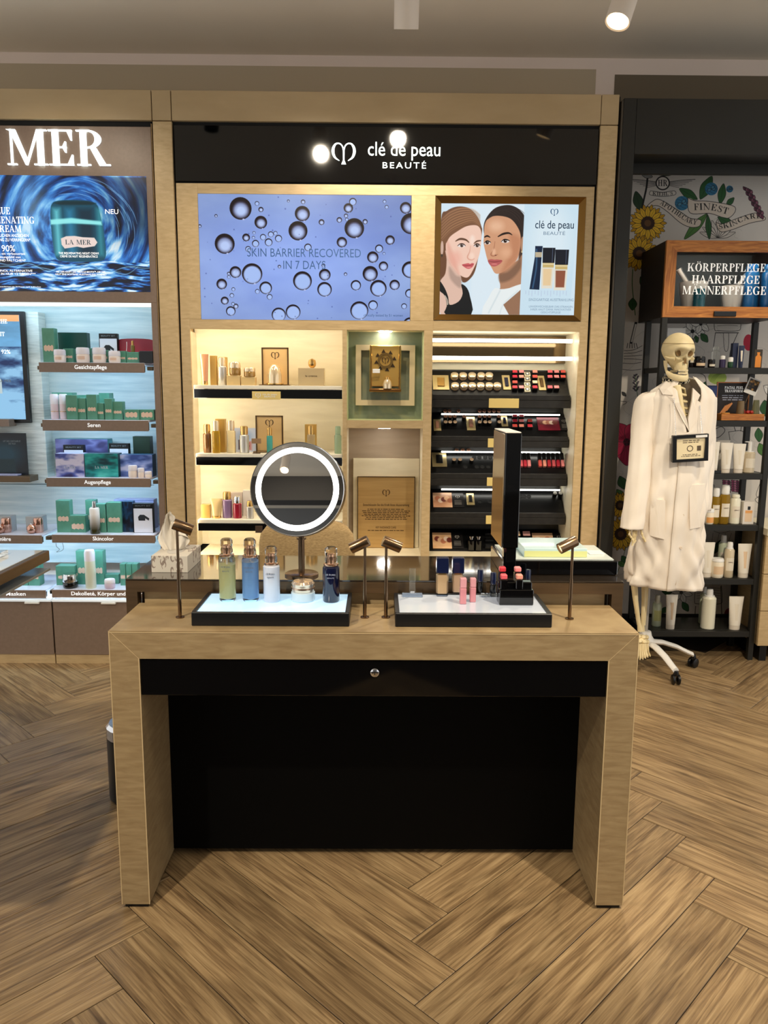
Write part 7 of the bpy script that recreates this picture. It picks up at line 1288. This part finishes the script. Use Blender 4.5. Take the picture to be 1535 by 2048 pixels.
# arms' lower ends: hands hanging from the cuffs
hp = L(1266, 1050, SKY-.12)
MB().tube([hp+Vector((.0, .01, .07)), hp+Vector((0, 0, .01))], [.011, .008], 10).build('forearm', BONE, sk, True); MB().tube([hp+Vector((.014, .014, .07)), hp+Vector((.014, .006, .0))], [.008, .007], 10).build('forearm', BONE, sk, True)
FING = [((1259, 1062), (1258, 1069), (1262, 1075), (1264, 1079)), ((1266, 1062), (1266, 1072), (1265, 1082), (1264, 1091)), ((1269, 1062), (1268, 1071), (1267, 1079), (1268, 1086)), ((1272, 1062), (1271, 1070), (1269, 1077), (1270, 1083)), ((1281, 1058), (1283, 1068), (1286, 1076), (1290, 1083))]
for k, f_ in enumerate(FING):
    q = [L(x, y, SKY-.145+.008*k) for x, y in f_]; b_ = MB()
    for i in range(3): d = q[i+1]-q[i]; b_.tube([q[i], q[i]+d*.18, q[i]+d*.5, q[i]+d*.82, q[i+1]], [.0075, .006, .0045, .0055, .0065], 8)
    b_.build('finger', BONE, sk, True)
    MB().tube([hp+Vector((.006*(k-2), .004*(k-2), .012)), q[0]], [.006, .005], 8).build('metacarpal', BONE, sk, True)
# shins and feet
for tb_, fb_, ank in ((((1268, 1150), (1271, 1200), (1277, 1245), (1280, 1262)), ((1262, 1155), (1268, 1205), (1276, 1250)), (1280, 1268)), (((1288, 1150), (1287, 1200), (1284, 1245), (1283, 1262)), ((1294, 1155), (1292, 1205), (1287, 1250)), (1286, 1268))):
    dy = 0 if tb_[0][0] < 1280 else .05
    MB().tube([L(x, y, SKY-.02+dy) for x, y in tb_], [.017, .0125, .010, .016], 12).build('shin', BONE, sk, True); MB().tube([L(x, y, SKY+.005+dy) for x, y in fb_], [.009, .006, .008], 10).build('calf_bone', BONE, sk, True)
    a = L(ank[0], ank[1], SKY-.02+dy); bb = MB()
    for k, (dx, dyy, dz_) in enumerate(((-.016, -.01, -.012), (.014, -.008, -.016), (0, -.018, -.03), (-.014, -.026, -.034), (.014, -.022, -.038), (0, .01, -.02))): bb.lathe([(0, -.014), (.012, -.008), (.016, 0), (.012, .009), (0, .014)], 10, c=(a.x+dx, a.y+dyy, a.z+dz_))
    bb.build('ankle_bones', BONE, sk, True)
    for k in range(5):
        s = Vector((a.x+.008*(k-2), a.y-.03, a.z-.045)); MB().tube([s, s+Vector((.002*(k-2), -.012, -.045)), s+Vector((.004*(k-2), -.022, -.06)), s+Vector((.005*(k-2), -.024, -.085+.006*abs(k-1)))], [.0055, .004, .0055, .0035], 8).build('toe', BONE, sk, True)
# stand
WST = mat('stand_white', (230, 226, 218), .35); pc = Vector((1.522-SKX, 2.085-SKY, 0))
MB().tube([pc+Vector((0, 0, .15)), pc+Vector((0, 0, .98))], .0125, 14).build('pole', mat('stand_grey', (176, 172, 164), .35, .4), sk, True); MB().lathe([(.04, .125), (.05, .135), (.05, .165), (.036, .185), (.03, .21), (.02, .212)], 24, c=pc).build('hub', WST, sk, True)
for k in range(5):
    a = math.radians(-73+72*k); d = Vector((math.cos(a), math.sin(a), 0)); pts = [(.03, .15), (.1, .145), (.18, .12), (.24, .09), (.275, .075)]
    side = Vector((-d.y, d.x, 0)); rows = []
    for r, z in pts: c0 = pc+d*r+Vector((0, 0, z)); wd = .026-.018*r/.28*.4; rows.append([c0+side*wd*math.cos(t)+Vector((0, 0, .014*math.sin(t))) for t in np.linspace(0, 2*PI, 13)[:-1]])
    b_ = MB().grid(rows, True); b_.f += [tuple(range(12))[::-1], tuple(48+j for j in range(12))]; b_.m += [0, 0]; arm = b_.build('stand_arm', WST, sk, True)
    c0 = pc+d*.28; cs = MB()
    for s in (-1, 1): st = len(cs.v); cs.lathe([(.012, s*.006), (.024, s*.007), (.027, s*.011), (.027, s*.019), (.02, s*.022), (0, s*.022)], 20, axis='x', cap=False); cs.xf(Matrix.Translation(c0+Vector((0, 0, .0275))) @ Matrix.Rotation(a+1.2+k, 4, 'Z'), st)
    cs.build('caster', BLACKM, arm, True); MB().lathe([(.014, .05), (.016, .056), (.01, .075)], 14, c=c0).build('caster_stem', BLACKM, arm, True)

# lab coat
CLOTH = grain(mat('coat_cloth', rough=.85), (232, 220, 204), (240, 230, 216), (1, 1, 1), 5, 4, bump=.15)
cx = L(1352, 900, SKY).x
co = thing('lab_coat', 'creased white lab coat worn by the skeleton', 'coat', (SKX, SKY, 0)); zsh = L(1350, 778, SKY).z; zhem = L(1330, 1168, SKY).z
def cring(z):
    t = (zsh-z)/(zsh-zhem); keys = [(-.06, .062, .058), (-.03, .105, .075), (0, .150, .095), (.04, .172, .112), (.15, .176, .122), (.4, .172, .118), (.65, .178, .122), (.85, .188, .130), (1., .192, .134)]
    for (t0, a0, b0), (t1, a1, b1) in zip(keys, keys[1:]):
        if t <= t1: k = (t-t0)/(t1-t0); return a0+(a1-a0)*k, b0+(b1-b0)*k, t
    return keys[-1][1], keys[-1][2], 1
nA, rows = 96, []
for i in range(73):
    z = zsh+.06*(zsh-zhem)-(i/72)*(1.06*(zsh-zhem)); a, b, t = cring(z); gap = max(0, .42*(1-(t+.06)/.27)) if t < .21 else -.10; row = []
    for j in range(nA):
        ph = gap+(2*PI-2*gap)*j/(nA-1); u = j/(nA-1)
        f = .0035*math.sin(9*ph+4*t)+.003*math.sin(17*ph+9*t+1); low = max(0, t-.28); f += low*(.008*math.sin(7*ph+3*t)+.008*math.sin(13*ph-4*t)+.005*math.sin(34*t+6*ph)+.005*math.sin(52*t-11*ph)*math.sin(3*ph))+.0035*math.sin(30*t+3*ph)*(t > .25)+.0045*max(0, t-.42)*(math.sin(47*t+8*math.sin(3*ph)+4*ph)+math.sin(31*t-13*ph))
        ov = .006 if u < .5 else -.006
        rr = 1+(f+(ov if t > .2 else 0)*math.exp(-(min(u, 1-u)/.04)**2))/.12
        cxo = cx+.004-.038*max(0, t-.1)-.0*t; zz = z-.014*t*math.sin(ph)*(t > .95)-.03*(1-math.cos(ph))*0
        sq = lambda v, p: math.copysign(abs(v)**p, v)
        row.append((cxo+a*rr*sq(math.sin(ph), .8), -b*rr*sq(math.cos(ph), .85)-.01, zz+(-.012*abs(math.sin(ph))**3 if t < .04 else 0)))
    rows.append(row)
body = MB().grid([[(-(p[0]-cx)+cx if 0 else p[0], p[1], p[2]) for p in r] for r in rows]).build('coat_body', CLOTH, co, 'all')
md = body.modifiers.new('thickness', 'SOLIDIFY'); md.thickness = .003
def sleeve(pts, rad, sq_):
    Pn = cr([tuple(p)+(r,) for p, r in zip(pts, rad)], 9); R_ = []
    for i, q in enumerate(Pn):
        t = i/(len(Pn)-1); row = []
        for j in range(28):
            th = 2*PI*j/28; f = 1+.04*math.sin(5*th+6*t)+.03*math.sin(9*th-11*t)+.035*math.sin(38*t+2*th)*(.3+t*.4); row.append((q[0]+q[3]*f*math.cos(th), q[1]+q[3]*f*sq_*math.sin(th), q[2]+.01*math.cos(th)*(1-t)))
        R_.append(row)
    o = MB().grid(R_, True).build('sleeve', CLOTH, co, 'all'); m2 = o.modifiers.new('thickness', 'SOLIDIFY'); m2.thickness = .003; return o
sleeve([L(1303, 784, SKY+.0), L(1294, 800, SKY), L(1286, 850, SKY-.01), L(1279, 930, SKY-.04), L(1269, 1010, SKY-.075), L(1263, 1056, SKY-.10)], [.045, .058, .058, .056, .056, .055], 1.15)
sleeve([L(1402, 788, SKY+.01), L(1409, 806, SKY+.01), L(1411, 860, SKY+.03), L(1409, 940, SKY+.045), L(1404, 1020, SKY+.05)], [.04, .046, .044, .042, .04], 1.1)
LAPM = mat('coat_lapel', (236, 220, 200), .85)
def coat_front(x, y):
    """point of the coat front seen at a pixel"""
    Y = SKY-.13
    for _ in range(8):
        q = L(x, y, Y); a, b, t = cring(q.z); cxo = cx+.004-.038*max(0, t-.1); k = max(-.985, min(.985, (q.x-cxo)/a)); sn = math.copysign(abs(k)**1.25, k); Y = SKY-b*max(.02, 1-sn*sn)**.425-.01
    return L(x, y, Y)
def flap(name, pts, off=.006, m=CLOTH, n=1):
    """cloth piece lying on the coat; pts px, py, extra depth"""
    P2 = [pts[i] if k == 0 else tuple(pts[i][j]*(1-k/n)+pts[(i+1) % len(pts)][j]*k/n for j in range(3)) for i in range(len(pts)) for k in range(n)]
    q = [coat_front(x, y)+Vector((0, dy-off, 0)) for x, y, dy in P2]; n_ = len(q); b = MB(); mx, my_ = sum(p[0] for p in P2)/n_, sum(p[1] for p in P2)/n_; c0 = coat_front(mx, my_)+Vector((0, -off-.001, 0)); vs = [c0]+q; back = [v+Vector((0, off+.004, 0)) for v in vs]
    b.add(vs+back, [(0, i+1, (i+1) % n_+1) for i in range(n_)]+[(n_+1, n_+1+(i+1) % n_+1, n_+1+i+1) for i in range(n_)]+[(i+1, n_+1+i+1, n_+1+(i+1) % n_+1, (i+1) % n_+1) for i in range(n_)]); return b.build(name, m, co)
flap('lapel', [(1316, 777, 0), (1323, 789, 0), (1343, 796, 0), (1349, 812, 0), (1364, 842, 0), (1376, 862, 0), (1371, 838, 0), (1356, 805, 0), (1340, 770, .0), (1330, 763, .0)], .010)
flap('collar', [(1316, 777, 0), (1330, 762, 0), (1340, 770, 0), (1344, 790, 0), (1323, 789, 0)], .015)
flap('lapel', [(1376, 862, 0), (1391, 838, 0), (1402, 808, 0), (1392, 800, 0), (1398, 790, 0), (1384, 776, 0), (1382, 800, 0), (1374, 838, 0)], .010)
flap('pocket', [(1376, 970, 0), (1408, 968, 0), (1406, 1052, 0), (1378, 1058, 0)], .010, n=3); flap('pocket', [(1298, 996, 0), (1328, 1000, 0), (1326, 1078, 0), (1296, 1070, 0)], .015, n=3); flap('pocket', [(1388, 872, 0), (1414, 870, 0), (1412, 905, 0), (1388, 908, 0)], .008, n=3)
for k, y in enumerate((888, 965, 1030, 1095)): q = coat_front(1372-k*4, y)+Vector((0, -.006, 0)); MB().lathe([(.0, -.003), (.007, -.003), (.008, 0)], 14, c=q, axis='y', cap=False).build('button', mat('button_pearl', (226, 210, 190), .3), co, True)
MB().tube([coat_front(1376-k*2.6, 870+k*30)+Vector((0, -.004, 0)) for k in range(11)], .0016, 6).build('front_seam', mat('seam', (200, 182, 160), .9), co)
# scarf at the neck
t_ = thing('neck_scarf', 'black and white patterned scarf around the skeleton neck', 'scarf', (SKX, SKY, 0)); nk = L(1351, 755, SKY); SCF = mat('scarf', (30, 28, 26), .9); N_, L__, bs = nodes(SCF); ck = N_.new('ShaderNodeTexChecker'); ck.inputs['Scale'].default_value = 70; tcx = N_.new('ShaderNodeTexCoord'); L__.new(tcx.outputs['Object'], ck.inputs['Vector']); ck.inputs['Color1'].default_value = lin((26, 26, 26))+(1,); ck.inputs['Color2'].default_value = lin((206, 196, 170))+(1,); L__.new(ck.outputs[0], bs.inputs['Base Color'])
MB().tube([(nk.x+.058*math.cos(a), -.005+.055*math.sin(a), nk.z-.012*(1-math.sin(a))) for a in np.linspace(0, 2*PI, 26)[:-1]], .013, 10, closed=True).build('scarf_loop', SCF, t_, True)
# plaque on a chain
pl_ = [L(1348, 872, SKY-.165), L(1416, 867, SKY-.155), L(1410, 919, SKY-.165), L(1341, 926, SKY-.175)]; pc_ = sum(pl_, Vector())/4; wx = (pl_[1]-pl_[0]).length/2; hz_ = (pl_[0]-pl_[3]).length/2
pq2 = thing('hanging_plaque', 'black framed notice hanging on a chain over the lab coat', 'notice', (pc_.x+SKX, pc_.y+SKY, pc_.z)); pq2.rotation_euler = (math.radians(4), math.radians(-4.2), math.radians(-4))
fwv = .02
for q in ([(-wx, -hz_), (wx, -hz_), (wx-fwv, -hz_+fwv*.7), (-wx+fwv, -hz_+fwv*.7)], [(wx, -hz_), (wx, hz_), (wx-fwv*.7, hz_-fwv*.8), (wx-fwv, -hz_+fwv*.7)], [(wx, hz_), (-wx, hz_), (-wx+fwv, hz_-fwv*.8), (wx-fwv*.7, hz_-fwv*.8)], [(-wx, hz_), (-wx, -hz_), (-wx+fwv, -hz_+fwv*.7), (-wx+fwv, hz_-fwv*.8)]): MB().prism(q, -.012, .012).build('frame_side', BLACKM, pq2)
MB().box(-wx+fwv*.9, wx-fwv*.6, -.002, .004, -hz_+fwv*.6, hz_-fwv*.7).build('paper', mat('notice_paper', (236, 220, 180), .7), pq2); INKM = mat('notice_ink', (90, 76, 60), .7)
small_print(pq2, .005, -.0022, hz_*.56, wx*1.0, 2, .006, INKM); small_print(pq2, .005, -.0022, -hz_*.48, wx*1.15, 2, .005, INKM)
MB().lathe([(.012, 0), (.016, 0)], 16, c=(.0, -.0028, -.002), axis='y', cap=False).build('print_motif', INKM, pq2); MB().box(.035, .055, -.0028, -.0022, -.016, .01).build('print_motif', INKM, pq2); MB().box(wx*.28, wx*.92, -.0135, -.0125, hz_-.016, hz_-.004).build('sticker', WHITE, pq2)
inv = pq2.matrix_basis.inverted() if 0 else None
ch = thing('plaque_chain', 'thin bead chain holding the hanging notice', 'chain', (SKX, SKY, 0))
for a, b in (((1347, 797), (1351, 871)), ((1399, 812), (1404, 868))):
    p0, p1 = L(a[0], a[1], SKY-.14), L(b[0], b[1], SKY-.168); bb = MB(); n_ = 16
    for k in range(n_+1): c0 = p0.lerp(p1, k/n_); bb.lathe([(0, -.003), (.0026, -.0015), (.0026, .0015), (0, .003)], 6, c=c0)
    bb.tube([p0, p1], .0008, 5).build('chain_side', CHROME, ch)
# ================================================================== lettering curves -> meshes
bpy.context.view_layer.update(); dg = bpy.context.evaluated_depsgraph_get()
new = []
for o, wd in FONTS: new.append(bpy.data.meshes.new_from_object(o.evaluated_get(dg)))
for (o, wd), me in zip(FONTS, new):
    if wd and len(me.vertices):
        co = np.empty(len(me.vertices)*3, np.float32); me.vertices.foreach_get('co', co); co = co.reshape(-1, 3); cur = co[:, 0].max()-co[:, 0].min()
        if cur > 1e-6: co[:, 0] *= wd/cur; me.vertices.foreach_set('co', co.ravel()); me.update()
    n2 = bpy.data.objects.new('lettering', me); COL.objects.link(n2); n2.parent = o.parent; n2.location = o.location; n2.rotation_euler = o.rotation_euler
    bpy.data.objects.remove(o)
